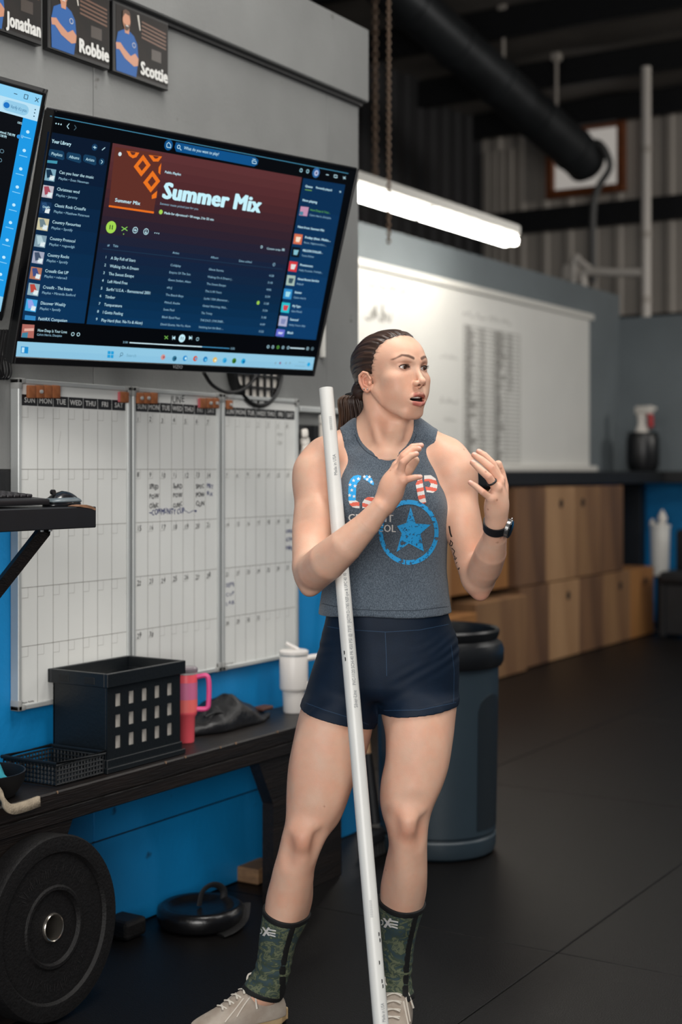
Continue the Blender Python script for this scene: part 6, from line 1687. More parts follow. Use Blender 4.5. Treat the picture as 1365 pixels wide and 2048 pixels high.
# lashes of the far and near eye
for s_ in (1, -1):
    bm = bmesh.new()
    for k in range(15):
        t = -1 + 2 * k / 14; x = s_ * 31.5 + t * 12.6; z = 4.6 * math.sqrt(max(0, 1 - t * t)) - .4; y = 65.5 + math.sqrt(max(0, 14.0 ** 2 - (t * 12.6) ** 2 - z * z))
        p0 = to_world(HF.w((x, y, z))); p1 = to_world(HF.w((x + t * 2.2, y + 3.6, z + 1.2))); p2 = to_world(HF.w((x + t * 3.2, y + 5.5, z + 3.2)))
        bm_tube(bm, [p0, p1, p2], [.00045, .00035, .0001], 4)
    o = from_bm('eyelashes', bm, mat('lash_black', '1a100d', .6), person); o['kind'] = 'stuff'
for (x, y, z) in ((79, -12, -44), (75.5, -5, -46)):
    c = to_world(HF.w((x + 2.2, y + 2, z))); bm = bmesh.new(); bmesh.ops.create_icosphere(bm, subdivisions=2, radius=.0022); bmesh.ops.translate(bm, vec=Vector(c), verts=bm.verts); from_bm('ear_stud', bm, mat('bright_steel', 'b9b4ac', .25, .95), person, 60)

# ------------------------------------------------------------------ hair
def hairf(F_):
    X, Y, Z = F_.grid(); x, y, z = HF.loc(X, Y, Z)
    yb = np.interp(z.ravel(), [-95, -78, -60, -42, -24, -10, 8, 30, 50, 62, 72, 80, 88], HLINE).reshape(z.shape)
    yb = yb + np.where(np.abs(x) < 60, 0, 0)
    wob = 1.6 * np.sin(z * .55) + 1.2 * np.sin(x * .5 + z * .2)
    h_ = (yb - y + wob) * .62
    phi = np.arctan2(x, (z + 26)); rr_ = np.sqrt(x ** 2 + (z + 26) ** 2)
    ridge = .75 * np.sin(phi * 62 + 1.5 * np.sin(y * .05 + phi * 5)) + .45 * np.sin(phi * 101 + y * .03) + 1.1 * np.sin(phi * 23 + y * .02)
    t = np.interp(h_.ravel(), [-6, -1, 4, 20, 60], [-4, -.6, 2.0, 5.0, 6.0]).reshape(h_.shape) + ridge * np.clip(h_ / 8, 0, 1)
    F_.d = (F_.d - (t * .001)).astype(f32)
    return F_
hf_ = Fld(HF.o - [.125, .11, .105], HF.o + [.11, .13, .11], .0015).add(SKULL)
hairf(hf_)
hf_.add([hell((14, -100, -40), (24, 22, 24), 20)])
V, Fq = hf_.mesh()
L3 = np.stack(HF.loc(V[:, 0], V[:, 1], V[:, 2]), 1)
keep = (L3[:, 2] > -70)[Fq].all(1)
V, Fq = compact(V, Fq, keep); L3 = np.stack(HF.loc(V[:, 0], V[:, 1], V[:, 2]), 1)
phi = np.arctan2(L3[:, 0], L3[:, 2] + 26)
sh_ = .5 + .5 * np.sin(phi * 62 + 1.5 * np.sin(L3[:, 1] * .05 + phi * 5)); n_ = .5 + .5 * np.sin(phi * 37)
c_d, c_l = np.array(lin((38, 27, 24))), np.array(lin((74, 52, 41)))
hc_ = c_d + (c_l - c_d) * (.35 * sh_ + .45 * n_ * (L3[:, 1] > -40))[:, None]
M_HAIR = attr_mat('brown_hair', .38, .5)
hair = np_mesh('hair', V, Fq, M_HAIR, person, hc_)
tag(hair, 'dark brown hair combed back tight into a ponytail')
# ponytail strands
bm = bmesh.new(); colr = []
rp = random.Random(9)
tie = HF.w((22, -118, -46)); 
path = [tie, Q(702, 800, 3.474), Q(706, 830, 3.482), Q(705, 862, 3.490), Q(702, 905, 3.515), Q(700, 960, 3.535), Q(698, 1010, 3.54)]
wid = [.015, .027, .030, .030, .027, .020, .006]
Vp, Fp, Cp = [], [], []
for k in range(210):
    a = rp.uniform(0, 2 * math.pi); r = math.sqrt(rp.uniform(.1, 1)); l = rp.uniform(.8, 1)
    pts = [p + np.array([math.cos(a) * r * w_ * 1.15, math.sin(a) * r * w_, 0]) + np.array([rp.gauss(0, .0012), rp.gauss(0, .0012), 0]) for p, w_ in zip(path, wid)]
    sp2 = [np.array(p) for p in smooth_path(pts, 3)]
    tone = c_d + (np.array(lin((126, 92, 66))) - c_d) * max(0, -math.cos(a)) ** 1.5 * rp.uniform(.3, 1) + (c_l - c_d) * rp.uniform(0, .3)
    o0 = len(Vp); ns = 5
    for i, p in enumerate(sp2):
        rr_ = .0026 * (1 - .7 * (i / len(sp2)) ** 3)
        for j in range(ns): Vp.append(p + np.array([math.cos(j * 2 * math.pi / ns), math.sin(j * 2 * math.pi / ns), 0]) * rr_); Cp.append(tone)
    for i in range(len(sp2) - 1):
        for j in range(ns): Fp.append((o0 + i * ns + j, o0 + i * ns + (j + 1) % ns, o0 + (i + 1) * ns + (j + 1) % ns, o0 + (i + 1) * ns + j))
bm.free()
pt = np_mesh('ponytail', np.array(Vp), np.array(Fp), M_HAIR, hair, np.array(Cp)); pt['kind'] = 'stuff'
tp_ = [to_world(tie + np.array([math.cos(a) * .0165, math.sin(a) * .0165, .002 + .004 * math.cos(a)])) for a in np.linspace(0, 2 * math.pi, 16, endpoint=False)]
tube('hair_tie', tp_, .005, mat('black_elastic', '0c0d10', .6), hair, 8, closed=True)

# ------------------------------------------------------------------ clothes
def cyl_cut(px, py, hw, hh, d):
    c = Q(px, py, d); a, b = hw * d / F_PX, hh * d / F_PX
    def f(X, Y, Z):
        x, z = (X - c[0]), (Z - c[2]); pn = np.sqrt(x * x + z * z) + 1e-9; k0 = np.sqrt((x / a) ** 2 + (z / b) ** 2) + 1e-9
        return pn * (1 - 1 / k0) + 0 * Y
    return f
DRAPE = stack([(985, 666, 890, 3.418, .104), (1020, 664, 893, 3.412, .110), (1060, 666, 891, 3.412, .107), (1100, 668, 888, 3.415, .101), (1140, 660, 887, 3.417, .100), (1180, 648, 893, 3.418, .105), (1215, 641, 900, 3.418, .112), (1250, 637, 906, 3.418, .117)], .02, 2.35, .004)
ft = Fld([Q(615, 0, 3.4)[0], 3.25, .93], [Q(925, 0, 3.4)[0], 3.57, Q(0, 835, 3.4)[2]], .0025).add([P_TOR] + BUST + TRAP + [NECK[0], DRAPE], .03)
X, Y, Z = ft.grid()
fold = .0016 * np.sin(X * 62 + Z * 24) * np.clip((1.22 - Z) / .15, 0, 1) + .0022 * np.sin(X * 31 - Z * 9 + 1) * np.clip((1.12 - Z) / .14, 0, 1) + .0012 * np.sin((X * .6 + Z) * 90) * np.clip((Z - 1.2) / .1, 0, 1)
D = ft.d - .0045 + fold
hemw = .981 + .002 * np.sin(X * 30)
D = np.maximum(D, hemw - Z)
for px, py, hw, hh in ((772, 846, 58, 64), (628, 905, 61, 92), (933, 905, 64, 92)):
    D = np.maximum(D, -cyl_cut(px, py, hw, hh, 3.36 if px == 772 else 3.41)(X, Y, Z))
# take out what hangs below the armpits outside the torso
ft.d = D.astype(f32); V, Fq = ft.mesh(); V = relax(V, Fq, 1)
M_TOP = mat('heather_grey_blue_jersey', '38434f', .85, color2='5b6773', scale=520, stretch=(1, 1, .55), bump=.3, bscale=700, sheen=.2, contrast=(.36, .64), detail=3)
top = np_mesh('tank_top', V, Fq, M_TOP, person); tag(top, 'heather grey-blue sleeveless tank top printed with a star')
TOPV, TOPF = V, Fq
# binding along the neckline and seams at the hem
ring_ = []
fs = Fld([Q(580, 0, 3.4)[0], 3.27, .66], [Q(930, 0, 3.4)[0], 3.58, 1.03], .002).add([P_HIP, P_A, P_B] + [SHAPES_A[5], SHAPES_B[5]], .03)
X, Y, Z = fs.grid()
pxs = X / 3.35 * F_PX + CX
crease = .0008 * np.sin((Z * .9 - X * .4) * 300 + 2 * np.sin(X * 40)) * np.exp(-((Z - .905) / .03) ** 2) * np.clip((np.abs(X - .10) - .05) / .1, 0, 1) + .0009 * np.sin((Z - X * .55) * 210) * np.exp(-((Z - .86 - (X - .2) * .3) / .022) ** 2) * np.clip((X - .10) / .06, 0, 1)
D = fs.d - .0035 + crease
wA = lambda px, py, d: Q(px, py, d)[2]
hemA0, hemA1 = Q(602, 1416, 3.40), Q(745, 1461, 3.37); hemB0, hemB1 = Q(765, 1432, 3.36), Q(915, 1414, 3.38)
hA = hemA0[2] + (X - hemA0[0]) / (hemA1[0] - hemA0[0]) * (hemA1[2] - hemA0[2]); hB = hemB0[2] + (X - hemB0[0]) / (hemB1[0] - hemB0[0]) * (hemB1[2] - hemB0[2])
um = Q(757, 0, 3.38)[0]
D = np.maximum(D, np.where(X < um, hA, hB) - Z); D = np.maximum(D, Z - Q(0, 1212, 3.40)[2])
hemline = np.where(X < um, hA, hB)
D = D - .0009 * (np.abs(Z - hemline - .010) < .010) 
fs.d = D.astype(f32); V, Fq = fs.mesh(); V = relax(V, Fq, 3)
M_SHORT = mat('navy_stretch_fabric', '061a2e', .65, var=.08, scale=40, bump=.12, bscale=700, spec=.3)
shorts = np_mesh('shorts', V, Fq, M_SHORT, person); tag(shorts, 'tight navy training shorts')
SHV, SHF = V, Fq
# shin sleeves
M_CAMO = mat('camo_neoprene', '3c4636', .8)
nt = M_CAMO.node_tree; pB = nt.nodes['Principled BSDF']
tcx = nt.nodes.new('ShaderNodeTexCoord'); mpx = nt.nodes.new('ShaderNodeMapping'); mpx.inputs['Scale'].default_value = (1, 1, 1.5); nt.links.new(tcx.outputs['Object'], mpx.inputs[0])
nzx = nt.nodes.new('ShaderNodeTexNoise'); nzx.inputs['Scale'].default_value = 36; nzx.inputs['Detail'].default_value = 2.5; nzx.inputs['Distortion'].default_value = 1.4; nt.links.new(mpx.outputs[0], nzx.inputs['Vector'])
rx = nt.nodes.new('ShaderNodeValToRGB'); rx.color_ramp.interpolation = 'CONSTANT'
for pos, c in ((.0, '33464a'), (.43, '3d4a3c'), (.51, '646b52'), (.60, '434f44')):
    e = rx.color_ramp.elements[0] if pos == 0 else rx.color_ramp.elements.new(pos)
    e.position = pos; e.color = (*lin(c), 1)
rx.color_ramp.elements[len(rx.color_ramp.elements) - 1].color = (*lin('434f44'), 1)
nt.links.new(nzx.outputs[0], rx.inputs[0]); nt.links.new(rx.outputs[0], pB.inputs['Base Color'])
M_TRIM = mat('black_neoprene', '0c0d0e', .75)
SLV = []
def sleeve(prims, t0, t1, b0, b1, lo, hi, label, dA):
    F_ = Fld(lo, hi, .0022).add(prims, .03); X, Y, Z = F_.grid()
    tline_ = t0[2] + (X - t0[0]) / (t1[0] - t0[0]) * (t1[2] - t0[2]) + (Y - dA) * .10
    bl = b0[2] + (X - b0[0]) / (b1[0] - b0[0]) * (b1[2] - b0[2]) + (Y - dA) * -.05
    d0 = F_.d.copy()
    wr_ = .0011 * np.sin(Z * 240 + X * 60) * np.exp(-((Z - .135) / .05) ** 2)
    D = np.maximum(np.maximum(d0 - .004 + wr_, Z - tline_), bl - Z); F_.d = D.astype(f32); V, Fq = F_.mesh(); V = relax(V, Fq, 1)
    o = np_mesh('shin_sleeve', V, Fq, M_CAMO, person); tag(o, label); SLV.append((V, Fq, o))
    for nm, c_, w_ in (('trim_band', tline_, .007), ('trim_band', bl + .006, .007)):
        D = np.maximum(d0 - .0052, np.abs(Z - c_ + (.002 if nm and c_ is tline_ else 0)) - w_); F_.d = D.astype(f32); V2, F2 = F_.mesh(); np_mesh(nm, relax(V2, F2, 1), F2, M_TRIM, o)
    # back seam strip on the outer side
    xs = np.interp(Z.ravel(), [0.02, .08, .15, .20, .26, .32], SEAM).reshape(Z.shape)
    D = np.maximum(np.maximum(np.maximum(d0 - .0048, np.abs(X - xs) - .0075), Z - tline_ + .003), bl - Z + .003); D = np.maximum(D, (Y - dA - .06))
    F_.d = D.astype(f32); V2, F2 = F_.mesh(); np_mesh('seam_strip', relax(V2, F2, 1), F2, M_TRIM, o)
SEAM = [Q(p, 0, 3.40)[0] for p in (564, 566, 566, 574, 588, 602)]
sleeve([P_A] + SHAPES_A, Q(525, 1824, 3.37), Q(607, 1843, 3.37), Q(478, 1984, 3.39), Q(568, 2004, 3.42), [Q(465, 0, 3.4)[0], 3.29, .02], [Q(622, 0, 3.4)[0], 3.49, .34], 'green camo shin sleeve on the leg set out to the side', 3.40)
SEAM = [Q(p, 0, 3.40)[0] for p in (812, 810, 812, 816, 826, 838)]
sleeve([P_B] + SHAPES_B, Q(760, 1806, 3.37), Q(843, 1820, 3.37), Q(770, 2002, 3.38), Q(818, 2002, 3.38), [Q(745, 0, 3.4)[0], 3.24, .02], [Q(860, 0, 3.4)[0], 3.49, .34], 'green camo shin sleeve on the leg behind the white pipe', 3.40)

# ------------------------------------------------------------------ shoes
def shoe(heel, toe, label):
    heel = np.array(heel); toe = np.array(toe); f_ = toe - heel; L_ = np.linalg.norm(f_); f_ = f_ / L_; s_ = np.cross(f_, [0, 0, 1.0])
    FR = Frame(heel, np.stack([f_, s_, [0, 0, 1.0]], 1), L_ / .27)
    g = np.linspace(0, .27, 60)
    prof = np.array([(0, .026, .045, .060), (.03, .038, .05, .094), (.075, .042, .045, .114), (.12, .042, .04, .100), (.17, .044, .035, .072), (.215, .044, .03, .052), (.25, .034, .028, .038), (.27, .016, .026, .030)])
    tab = crom(prof[:, 0], prof[:, 1:], g)
    def loc(X, Y, Z): return FR.loc(X, Y, Z)
    def upper(X, Y, Z):
        a, b, c = loc(X, Y, Z); ac = np.clip(a, 0, .27)
        hw, zc_, zt = [np.interp(ac.ravel(), g, tab[:, i]).reshape(ac.shape) for i in range(3)]
        hh = np.where(c > .03, zt - .03, .05); y = b / hw; z = (c - .03) / hh
        k0 = (np.abs(y) ** 2.3 + np.abs(z) ** 2.3) ** (1 / 2.3) + 1e-9
        d = np.sqrt(b ** 2 + (c - .03) ** 2) * (1 - 1 / k0)
        e = np.maximum(a - .268, .002 - a); return np.maximum(np.maximum(d, e * .7), .018 - c) * FR.s
    def sole(X, Y, Z):
        a, b, c = loc(X, Y, Z); ac = np.clip(a, 0, .27)
        hw = np.interp(ac.ravel(), [-.01, .0, .02, .07, .12, .18, .225, .255, .272], [.010, .022, .034, .036, .036, .046, .046, .036, .012]).reshape(ac.shape)
        rock = .006 * np.clip((a - .21) / .06, 0, 1) ** 2 + .004 * np.clip((.02 - a) / .02, 0, 1)
        top_ = .027 + .012 * np.clip((.07 - a) / .07, 0, 1)
        return np.maximum(np.maximum(np.abs(b) - hw, np.maximum(c - top_, .001 + rock - c)), np.maximum(a - .275, -.006 - a)) * FR.s
    lo = np.minimum(heel, toe) - [.06, .06, 0]; hi = np.maximum(heel, toe) + [.06, .06, .125]; lo[2] = -.003
    F1 = Fld(lo, hi, .0022); X, Y, Z = F1.grid()
    up_ = upper(X, Y, Z)
    a, b, c = loc(X, Y, Z)
    # collar opening, tongue slot
    open_ = np.sqrt(((a - .062) / .040) ** 2 + (b / .026) ** 2 + ((c - .100) / .050) ** 2) - 1
    tongue = np.maximum(np.maximum(np.abs(b) - .012, np.abs(a - .135) - .05), -np.abs(c) + .0)
    F1.d = up_.astype(f32); V, Fq = F1.mesh(); V = relax(V, Fq, 2)
    t = np_mesh('shoe', V, Fq, mat('worn_white_mesh', 'b3a89c', .75, color2='9a8b7c', scale=22, bump=.3, bscale=600), person); tag(t, label)
    F1.d = sole(X, Y, Z).astype(f32); V, Fq = F1.mesh(); V = relax(V, Fq, 2)
    np_mesh('sole', V, Fq, mat('tan_gum_sole', 'a88a60', .6, color2='b9a27e', scale=30), t)
    M_LACE = mat('cream_lace', 'd6cfc3', .8)
    zt = lambda q: float(np.interp(q, g, tab[:, 2]))
    hwf = lambda q: float(np.interp(q, g, tab[:, 0]))
    for k in range(5):
        q = .098 + k * .021; z_ = zt(q)
        def top_z(bv): return .03 + (z_ - .03) * max(0, 1 - (abs(bv) / hwf(q)) ** 2.3) ** (1 / 2.3) + .002
        for dq in (.006, -.006):
            pts = [to_world(FR.w((q + dq * (b_ / .018), b_, top_z(b_)))) for b_ in np.linspace(-.018, .018, 7)]
            tube('lace', pts, .0026, M_LACE, t, 6, flat=.6)
    q = .085; z_ = zt(q)
    for sg in (-1, 1):
        pts = [FR.w(p) for p in ((q, 0, z_ + .004), (q - .004, sg * .014, z_ + .020), (q + .006, sg * .026, z_ + .016), (q + .012, sg * .022, z_ + .002), (q + .004, sg * .006, z_ + .004))]
        tube('lace_bow', [to_world(p) for p in smooth_path(pts, 6)], .0024, M_LACE, t, 6)
        pts = [FR.w(p) for p in ((q, 0, z_ + .004), (q + .012, sg * .026, z_ - .006), (q + .016, sg * .040, z_ - .035), (q + .016, sg * .046, z_ - .052))]
        tube('lace_end', [to_world(p) for p in smooth_path(pts, 6)], .0024, M_LACE, t, 6)
    # overlay stripes
    for sg in (-1, 1):
        for k in range(2):
            pts = []
            for i in range(9):
                q = .095 + k * .035 + i * .008; bb = sg * hwf(q) * (.55 + .05 * i); z2_ = .03 + (zt(q) - .03) * max(0, 1 - abs(bb / hwf(q)) ** 2.3) ** (1 / 2.3)
                pts.append(to_world(FR.w((q, bb, z2_ + .0005))))
            tube('overlay', pts, .0022, mat('cream_overlay', 'c9c0b4', .6), t, 6, flat=.5)
    return t
def fl(px, d): return np.array([(px - CX) / F_PX * d, d, 0.0])
shoe(fl(566, 3.462), fl(384, 3.345), 'worn white trainer pointing out to the side')
shoe(fl(797, 3.478), fl(779, 3.225), 'worn white trainer behind the foot of the pipe')

# ------------------------------------------------------------------ watch and ring
wd = (WL - Q(991, 1075, 3.228)); wd /= np.linalg.norm(wd)
wc = WL - wd * .012
e1 = np.array([1.0, 0, 0]) - wd * wd[0]; e1 /= np.linalg.norm(e1); e2 = np.cross(wd, e1)
bm = bmesh.new()
WRAD = .0262
for dz, r in ((0, 1),):
    pr_ = [(WRAD - .0005, -.011), (WRAD + .0025, -.011), (WRAD + .003, 0), (WRAD + .0025, .011), (WRAD - .0005, .011)]
    rings = []
    for k in range(40):
        a = 2 * math.pi * k / 40; rad = e1 * math.cos(a) + e2 * math.sin(a)
        rings.append([bm.verts.new(Vector(to_world(wc + rad * q * (1.0 if True else 1) + wd * z))) for q, z in pr_])
    for k in range(40):
        A_, B_ = rings[k], rings[(k + 1) % 40]
        for j in range(len(pr_)): bm.faces.new((A_[j], A_[(j + 1) % len(pr_)], B_[(j + 1) % len(pr_)], B_[j]))
wt = from_bm('watch', bm, mat('black_silicone', '15171b', .5), person, 40); tag(wt, 'black sports watch with a round steel case')
fa = e1 * .88 + e2 * .475; fa = fa / np.linalg.norm(fa)
if (e2 @ np.array([0, 1.0, 0])) > 0: fa = e1 * .90 - e2 * .43; fa /= np.linalg.norm(fa)
fb_ = np.cross(wd, fa)
def disc(name, prof, m, par):
    bm = bmesh.new(); rings = []
    for r, z in prof:
        rings.append([bm.verts.new(Vector(to_world(wc + fa * z + (wd * math.cos(k * math.pi / 16) + fb_ * math.sin(k * math.pi / 16)) * r))) for k in range(32)])
    for A_, B_ in zip(rings, rings[1:]):
        for k in range(32): bm.faces.new((A_[k], A_[(k + 1) % 32], B_[(k + 1) % 32], B_[k]))
    bm.faces.new(rings[0][::-1]); bm.faces.new(rings[-1]); return from_bm(name, bm, m, par, 30)
disc('watch_case', [(.018, WRAD - .002), (.0215, WRAD), (.0215, WRAD + .007), (.0205, WRAD + .0085), (.018, WRAD + .009)], mat('watch_steel', 'a3a19f', .25, .9), wt)
disc('watch_glass', [(.0178, WRAD + .0088), (.0178, WRAD + .0096), (.015, WRAD + .0102)], mat('watch_glass_black', '08090b', .08, coat=.8), wt)
for sg in (-1, 1):
    c = wc + fa * (WRAD + .004) + (wd * .6 + fb_ * .8 * sg) * .0225; tube('watch_button', [to_world(c), to_world(c + (wd * .6 + fb_ * .8 * sg) * .003)], .0022, MATS['watch_steel'], wt, 10)
rc0 = KN_L[1] * .42 + FG_L[1][0] * .58; rdv = FG_L[1][0] - KN_L[1]; rdv /= np.linalg.norm(rdv); ra1 = np.cross(rdv, [0, 0, 1.0]); ra1 /= np.linalg.norm(ra1); ra2 = np.cross(rdv, ra1)
rg = tube('finger_ring', [to_world(rc0 + (ra1 * math.cos(a) + ra2 * math.sin(a)) * .0098) for a in np.linspace(0, 2 * math.pi, 28, endpoint=False)], .0023, mat('black_silicone', '15171b', .5), person, 8, closed=True); tag(rg, 'black band ring')

# ------------------------------------------------------------------ pipe in the crook of her arm
ptp, pbt = Q(652.5, 777, 3.352), Q(763, 2060, 3.058)
pdir = (pbt - ptp); tt = (0.0 - ptp[2]) / pdir[2]; pfl = ptp + pdir * tt
PW0, PW1 = Vector(to_world(ptp)), Vector(to_world(pfl)); PW1.z += .006
pipe = thing('pvc_pipe', PW1, 'long white plastic pipe resting upright against the woman', 'pipe')
M_PVC = mat('pvc_white', 'dcdcd8', .35, var=.03, scale=14)
bm = bmesh.new(); RPV = .0167
pd = (PW0 - PW1).normalized(); xx_ = pd.cross(Vector((0, 0, 1))).normalized(); yy_ = pd.cross(xx_)
rings = []
for p, r in ((PW1, RPV - .003), (PW1, RPV), (PW0, RPV), (PW0, RPV - .003), (PW0 - pd * .05, RPV - .003)):
    rings.append([bm.verts.new(p + (xx_ * math.cos(k * math.pi / 20) + yy_ * math.sin(k * math.pi / 20)) * r) for k in range(40)])
for A_, B_ in zip(rings, rings[1:]):
    for k in range(40): bm.faces.new((A_[k], A_[(k + 1) % 40], B_[(k + 1) % 40], B_[k]))
bm.faces.new(rings[0]); bm.faces.new(rings[-1])
pbody = from_bm('pipe_wall', bm, M_PVC, pipe, 30)
# ------------------------------------------------------------------ print laid onto cloth, skin and pipe
from mathutils import noise as mnoise
class Decal:
    """print in photo measurements, dropped onto a surface and lifted a hair off it"""
    def __init__(s, V, Fq, lift=.0009, step=4.0):
        s.bvh = BVHTree.FromPolygons([Vector(v) for v in V], [tuple(int(i) for i in f) for f in Fq]); s.lift, s.step, s.g = lift, step, {}
    def tri(s, pts, key, layer=0):
        """pts: px polygon (convex or simple)"""
        bm = bmesh.new(); f = bm.faces.new([bm.verts.new((x, y, 0)) for x, y in pts])
        s.bm(bm, key, layer)
    def bm(s, bm, key, layer=0):
        bmesh.ops.triangulate(bm, faces=bm.faces[:])
        for _ in range(6):
            es = [e for e in bm.edges if e.calc_length() > s.step]
            if not es: break
            bmesh.ops.subdivide_edges(bm, edges=es, cuts=1); bmesh.ops.triangulate(bm, faces=bm.faces[:])
        C0 = Vector((0, 0, CAM_H)); hit = {}
        for v in bm.verts:
            d = Vector(Q(v.co.x, v.co.y, 1.0)) - C0
            loc, n, i, t = s.bvh.ray_cast(C0, d.normalized(), 8)
            hit[v] = None if loc is None else loc - d.normalized() * (s.lift + layer * .0004)
        for f in bm.faces:
            if any(hit[v] is None for v in f.verts): continue
            if max((hit[a] - hit[b]).length for a in f.verts for b in f.verts) > .03: continue
            c = f.calc_center_median(); k = key(c.x, c.y) if callable(key) else key
            if k is None: continue
            V_, F_ = s.g.setdefault(k.name, (k, [], []))[1:]; o = len(V_)
            V_.extend(tuple(hit[v]) for v in f.verts); F_.append((o, o + 1, o + 2))
        bm.free()
    def text(s, st, o, dx, up, size, key, bold=1, width=None, layer=0):
        w = text_width(st, bold); k = (width / w) if width else size
        dx, up = Vector((*dx, 0)).normalized(), Vector((*up, 0)).normalized(); x = 0
        for ch in st:
            if ch == ' ': x += .28 * k; continue
            vs, fs_, adv = GLYPH[(bold, ch)]
            bm = bmesh.new(); vv = [bm.verts.new(Vector((*o, 0)) + dx * (x + a * k) + up * b * size) for a, b in vs]
            for f in fs_:
                try: bm.faces.new([vv[i] for i in f])
                except ValueError: pass
            s.bm(bm, key, layer)
            if bold:
                for sx in (.05,):
                    b2 = bmesh.new(); v2 = [b2.verts.new(Vector((*o, 0)) + dx * (x + (a + sx) * k) + up * b * size) for a, b in vs]
                    for f in fs_:
                        try: b2.faces.new([v2[i] for i in f])
                        except ValueError: pass
                    s.bm(b2, key, layer)
            x += adv * k
    def build(s, name, parent):
        for k, (m, V_, F_) in s.g.items():
            W_ = to_world(np.array(V_)); o = from_data(name, W_, F_, m, parent); o['kind'] = 'stuff'
M_PW, M_PR, M_PB, M_PB2 = mat('print_white', 'd9d6d2', .7), mat('print_red', 'd8604c', .7), mat('print_blue', '1f9bdc', .7), mat('print_worn_blue', '176a9c', .75)
zt2, zt3 = zc(680, 860, 3.592), zc(560, 860, 5.25)
dc = Decal(TOPV, TOPF, .0009, 2.5)
C2 = lambda conv, pts: [conv(*p) for p in pts]
def stripes(x, y): return M_PR if math.sin((y + 3.5 * math.sin(x * .09)) * 2 * math.pi / 15.5) > 0 else M_PW
star = lambda cx_, cy_, r, rot=-90: [(cx_ + (r if k % 2 == 0 else r * .42) * math.cos(math.radians(rot + k * 36)), cy_ + (r if k % 2 == 0 else r * .42) * math.sin(math.radians(rot + k * 36))) for k in range(10)]
# C
dc.tri(C2(zt3, [(722, 742), (720, 640), (724, 560), (742, 515), (775, 482), (820, 472), (856, 480), (850, 520), (815, 560), (803, 600), (798, 742)]), M_PB)
dc.tri(C2(zt3, [(876, 484), (918, 474), (965, 505), (990, 560), (984, 582), (955, 566), (925, 540), (880, 514)]), M_PB)
dc.tri(C2(zt3, [(722, 742), (798, 738), (836, 760), (838, 822), (800, 820), (765, 810), (735, 782)]), stripes)
dc.tri(C2(zt3, [(866, 765), (890, 725), (925, 704), (986, 702), (992, 730), (975, 790), (930, 815), (868, 822)]), stripes)
for (x, y) in ((775, 530), (738, 575), (790, 588), (756, 632), (733, 686), (780, 697), (826, 512), (918, 518), (962, 545), (888, 490), (942, 492)):
    p = zt3(x, y); dc.tri(star(p[0], p[1], 4.0), M_PW, 1)
# F (mostly behind the hand) and P
dc.tri(C2(zt2, [(305, 340), (345, 325), (455, 325), (462, 372), (400, 378), (395, 420), (450, 420), (452, 455), (395, 458), (390, 530), (330, 530), (325, 380)]), stripes)
dc.tri(C2(zt2, [(545, 390), (565, 350), (590, 330), (603, 420), (622, 520), (600, 530), (575, 515), (565, 495)]), stripes)
dc.tri(C2(zt2, [(606, 326), (655, 324), (690, 350), (703, 390), (698, 432), (670, 452), (625, 446), (614, 405), (645, 412), (655, 388), (640, 366), (608, 370)]), stripes)
# words
dc.text('CROSSFIT', zt2(58, 655), (1, .02), (0, -1), 21, M_PW, 1, width=91); dc.text('PROTOCOL', zt2(40, 726), (1, .02), (0, -1), 21, M_PW, 1, width=101)
# ring and star, worn
def worn(x, y):
    n_ = mnoise.noise(Vector((x * .11, y * .11, 3.0))) + .6 * mnoise.noise(Vector((x * .31, y * .31, 9.0)))
    return None if n_ > .52 else M_PB2 if n_ > .30 or n_ < -.62 else M_PB
cx_, cy_ = 818, 1064.5
for k in range(48):
    a0, a1 = math.radians(k * 7.5), math.radians((k + 1) * 7.5)
    if k in (24, 12): a1 -= .03
    P4 = lambda a, s: (cx_ + 60 * s * math.cos(a), cy_ + 65 * s * math.sin(a))
    dc.tri([P4(a0, 1), P4(a1, 1), P4(a1, .86), P4(a0, .86)], worn)
st = C2(zt2, [(510, 552), (545, 672), (655, 680), (580, 745), (605, 872), (497, 815), (408, 876), (445, 742), (412, 690), (478, 668)])
dc.tri(st, worn)
dc.build('shirt_print', top)
# stitching on the shirt hem and the shorts
dh = Decal(TOPV, TOPF, .0005, 6); M_ST = mat('hem_stitch', '2f3842', .9)
def dstroke(D_, pts, w, m):
    for (x0, y0), (x1, y1) in zip(pts, pts[1:]):
        dx, dy = x1 - x0, y1 - y0; l = math.hypot(dx, dy); nx, ny = -dy / l * w / 2, dx / l * w / 2
        D_.tri([(x0 + nx, y0 + ny), (x1 + nx, y1 + ny), (x1 - nx, y1 - ny), (x0 - nx, y0 - ny)], m)
dstroke(dh, [(640, 1206), (690, 1217), (760, 1221), (830, 1221), (898, 1213)], 1.4, M_ST)
nk = lambda t: (772 + 65 * math.sin(t), 846 + 71 * math.cos(t))
dstroke(dh, [nk(t) for t in np.linspace(-1.25, 1.25, 24)], 1.6, M_ST)
dh.build('hem_stitching', top)
dsh = Decal(SHV, SHF, .0005, 6); M_ST2 = mat('navy_stitch', '1d3b58', .7)
dstroke(dsh, [(650, 1252), (690, 1259), (772, 1264), (840, 1260), (905, 1247)], 1.3, M_ST2)
dstroke(dsh, [(771, 1264), (773, 1310), (774, 1352)], 1.2, M_ST2)
dstroke(dsh, [(607, 1404), (650, 1420), (695, 1434), (738, 1449)], 1.1, M_ST2); dstroke(dsh, [(768, 1421), (840, 1420), (913, 1405)], 1.1, M_ST2)
dstroke(dsh, [(903, 1290), (909, 1340), (908, 1405)], 1.0, M_ST2)
dsh.build('seam_stitching', shorts)
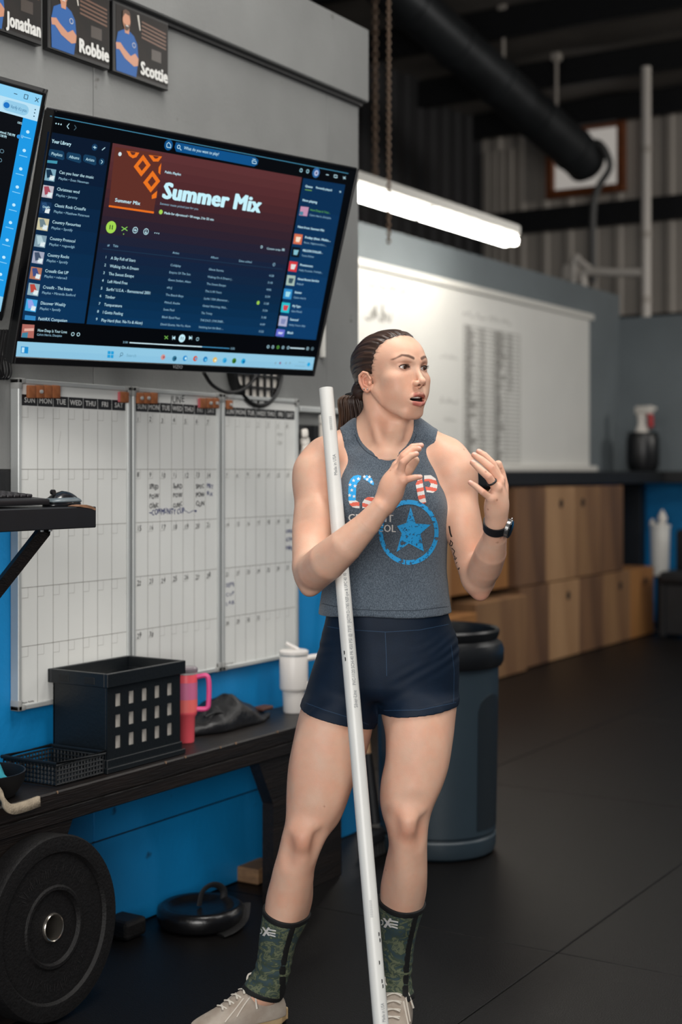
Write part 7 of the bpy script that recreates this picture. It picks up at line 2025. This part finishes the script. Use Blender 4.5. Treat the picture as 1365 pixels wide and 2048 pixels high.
# sleeve marks
for (V_, F_, o), (x, y, s_) in zip(SLV, ((521, 1868, .92), (763, 1851, 1.0))):
    ds = Decal(V_, F_, .0009, 4)
    rr_ = lambda a, b: (x + a * s_, y + b * s_)
    for k in range(14):
        a0, a1 = k * 2 * math.pi / 14, (k + 1) * 2 * math.pi / 14
        ds.tri([rr_(4.5 * math.cos(a0), 6 * math.sin(a0) - 6), rr_(4.5 * math.cos(a1), 6 * math.sin(a1) - 6), rr_(2.5 * math.cos(a1), 3.8 * math.sin(a1) - 6), rr_(2.5 * math.cos(a0), 3.8 * math.sin(a0) - 6)], M_PW)
    for p in ([(3, -15), (7, -15), (22, 4), (17, 4)], [(17, -15), (21, -13), (9, 5), (4, 3)], [(19, -11), (34, -8), (34, -5), (18, -8)], [(16, -5), (33, -2), (33, 1), (17, -2)], [(20, 0), (33, 4), (33, 7), (22, 4)]):
        ds.tri([rr_(*q) for q in p], M_PW)
    ds.build('sleeve_mark', o)
# tattoo on the inner upper arm
M_TAT = mat('tattoo_ink', '2a2422', .6)
dt = Decal(BV[:len(parts_[0][0])], parts_[0][1], .0006, 3)
def stroke(pts, w):
    for (x0, y0), (x1, y1) in zip(pts, pts[1:]):
        dx, dy = x1 - x0, y1 - y0; l = math.hypot(dx, dy); nx, ny = -dy / l * w / 2, dx / l * w / 2
        dt.tri([(x0 + nx, y0 + ny), (x1 + nx, y1 + ny), (x1 - nx, y1 - ny), (x0 - nx, y0 - ny)], M_TAT)
for pts, w in (([(899, 1052), (901, 1066), (904, 1074)], 3), ([(901, 1080), (906, 1086), (904, 1092), (900, 1090), (902, 1082)], 1.6), ([(904, 1096), (910, 1102), (907, 1110), (911, 1114), (909, 1120)], 1.6), ([(905, 1112), (908, 1126), (913, 1136), (918, 1139), (919, 1135)], 1.8), ([(911, 1120), (914, 1115)], 1.6), ([(912, 1128), (915, 1124)], 1.4)): stroke(pts, w)
dt.build('tattoo', person)
# pipe print
pv = np.array([tuple(v.co + pbody.location + pipe.location) for v in pbody.data.vertices])
du_ = np.stack([CS * (pv[:, 0] - CAM_X) + SN * pv[:, 1], -SN * (pv[:, 0] - CAM_X) + CS * pv[:, 1], pv[:, 2]], 1)
pf = []
for p in pbody.data.polygons:
    if len(p.vertices) == 4: pf.append(tuple(p.vertices))
dp = Decal(du_, pf, .0006, 5)
M_PT = mat('pipe_print_grey', '7d8186', .6)
def pipe_px(py, off=0):
    t = (py - 777) / (2060 - 777); return (652.5 + (763 - 652.5) * t + off, py)
dxp = (652.5 - 763, 777 - 2060)
upd = (-1, -(652.5 - 763) / (777 - 2060) * -1)
def ptext(s, py0, py1, off, size): dp.text(s, pipe_px(py0, off), dxp, (-1, .086), size, M_PT, 0, width=(py0 - py1) * 1.004)
ptext('Made in USA', 950, 908, 8, 9.5); ptext('Silver-Line', 1415, 1380, 9, 11); ptext('PVC-1120 SCH-40 PR 450 PSI @ 73*F', 1370, 1250, 9, 9.5); ptext('[ASTM D-1785 NSF-pw & UPC 40 10', 1246, 1146, 9, 9.5)
ptext('|||||||||||||||', 860, 832, 5, 6); ptext('||||||||||||||||', 1835, 1800, 2, 6); ptext('Made in USA', 2044, 2006, 10, 9.5)
for py, off in ((1868, 12), (1880, 13), (1925, 8), (1962, 10), (1972, 11), (1305, -9), (1318, -8)):
    p = pipe_px(py, off); dp.tri([(p[0] - 1.2, p[1] - 4), (p[0] + 1.0, p[1] - 3), (p[0] + 1.4, p[1] + 3), (p[0] - .6, p[1] + 5)], M_BLACK)
dp.build('pipe_print', pbody)
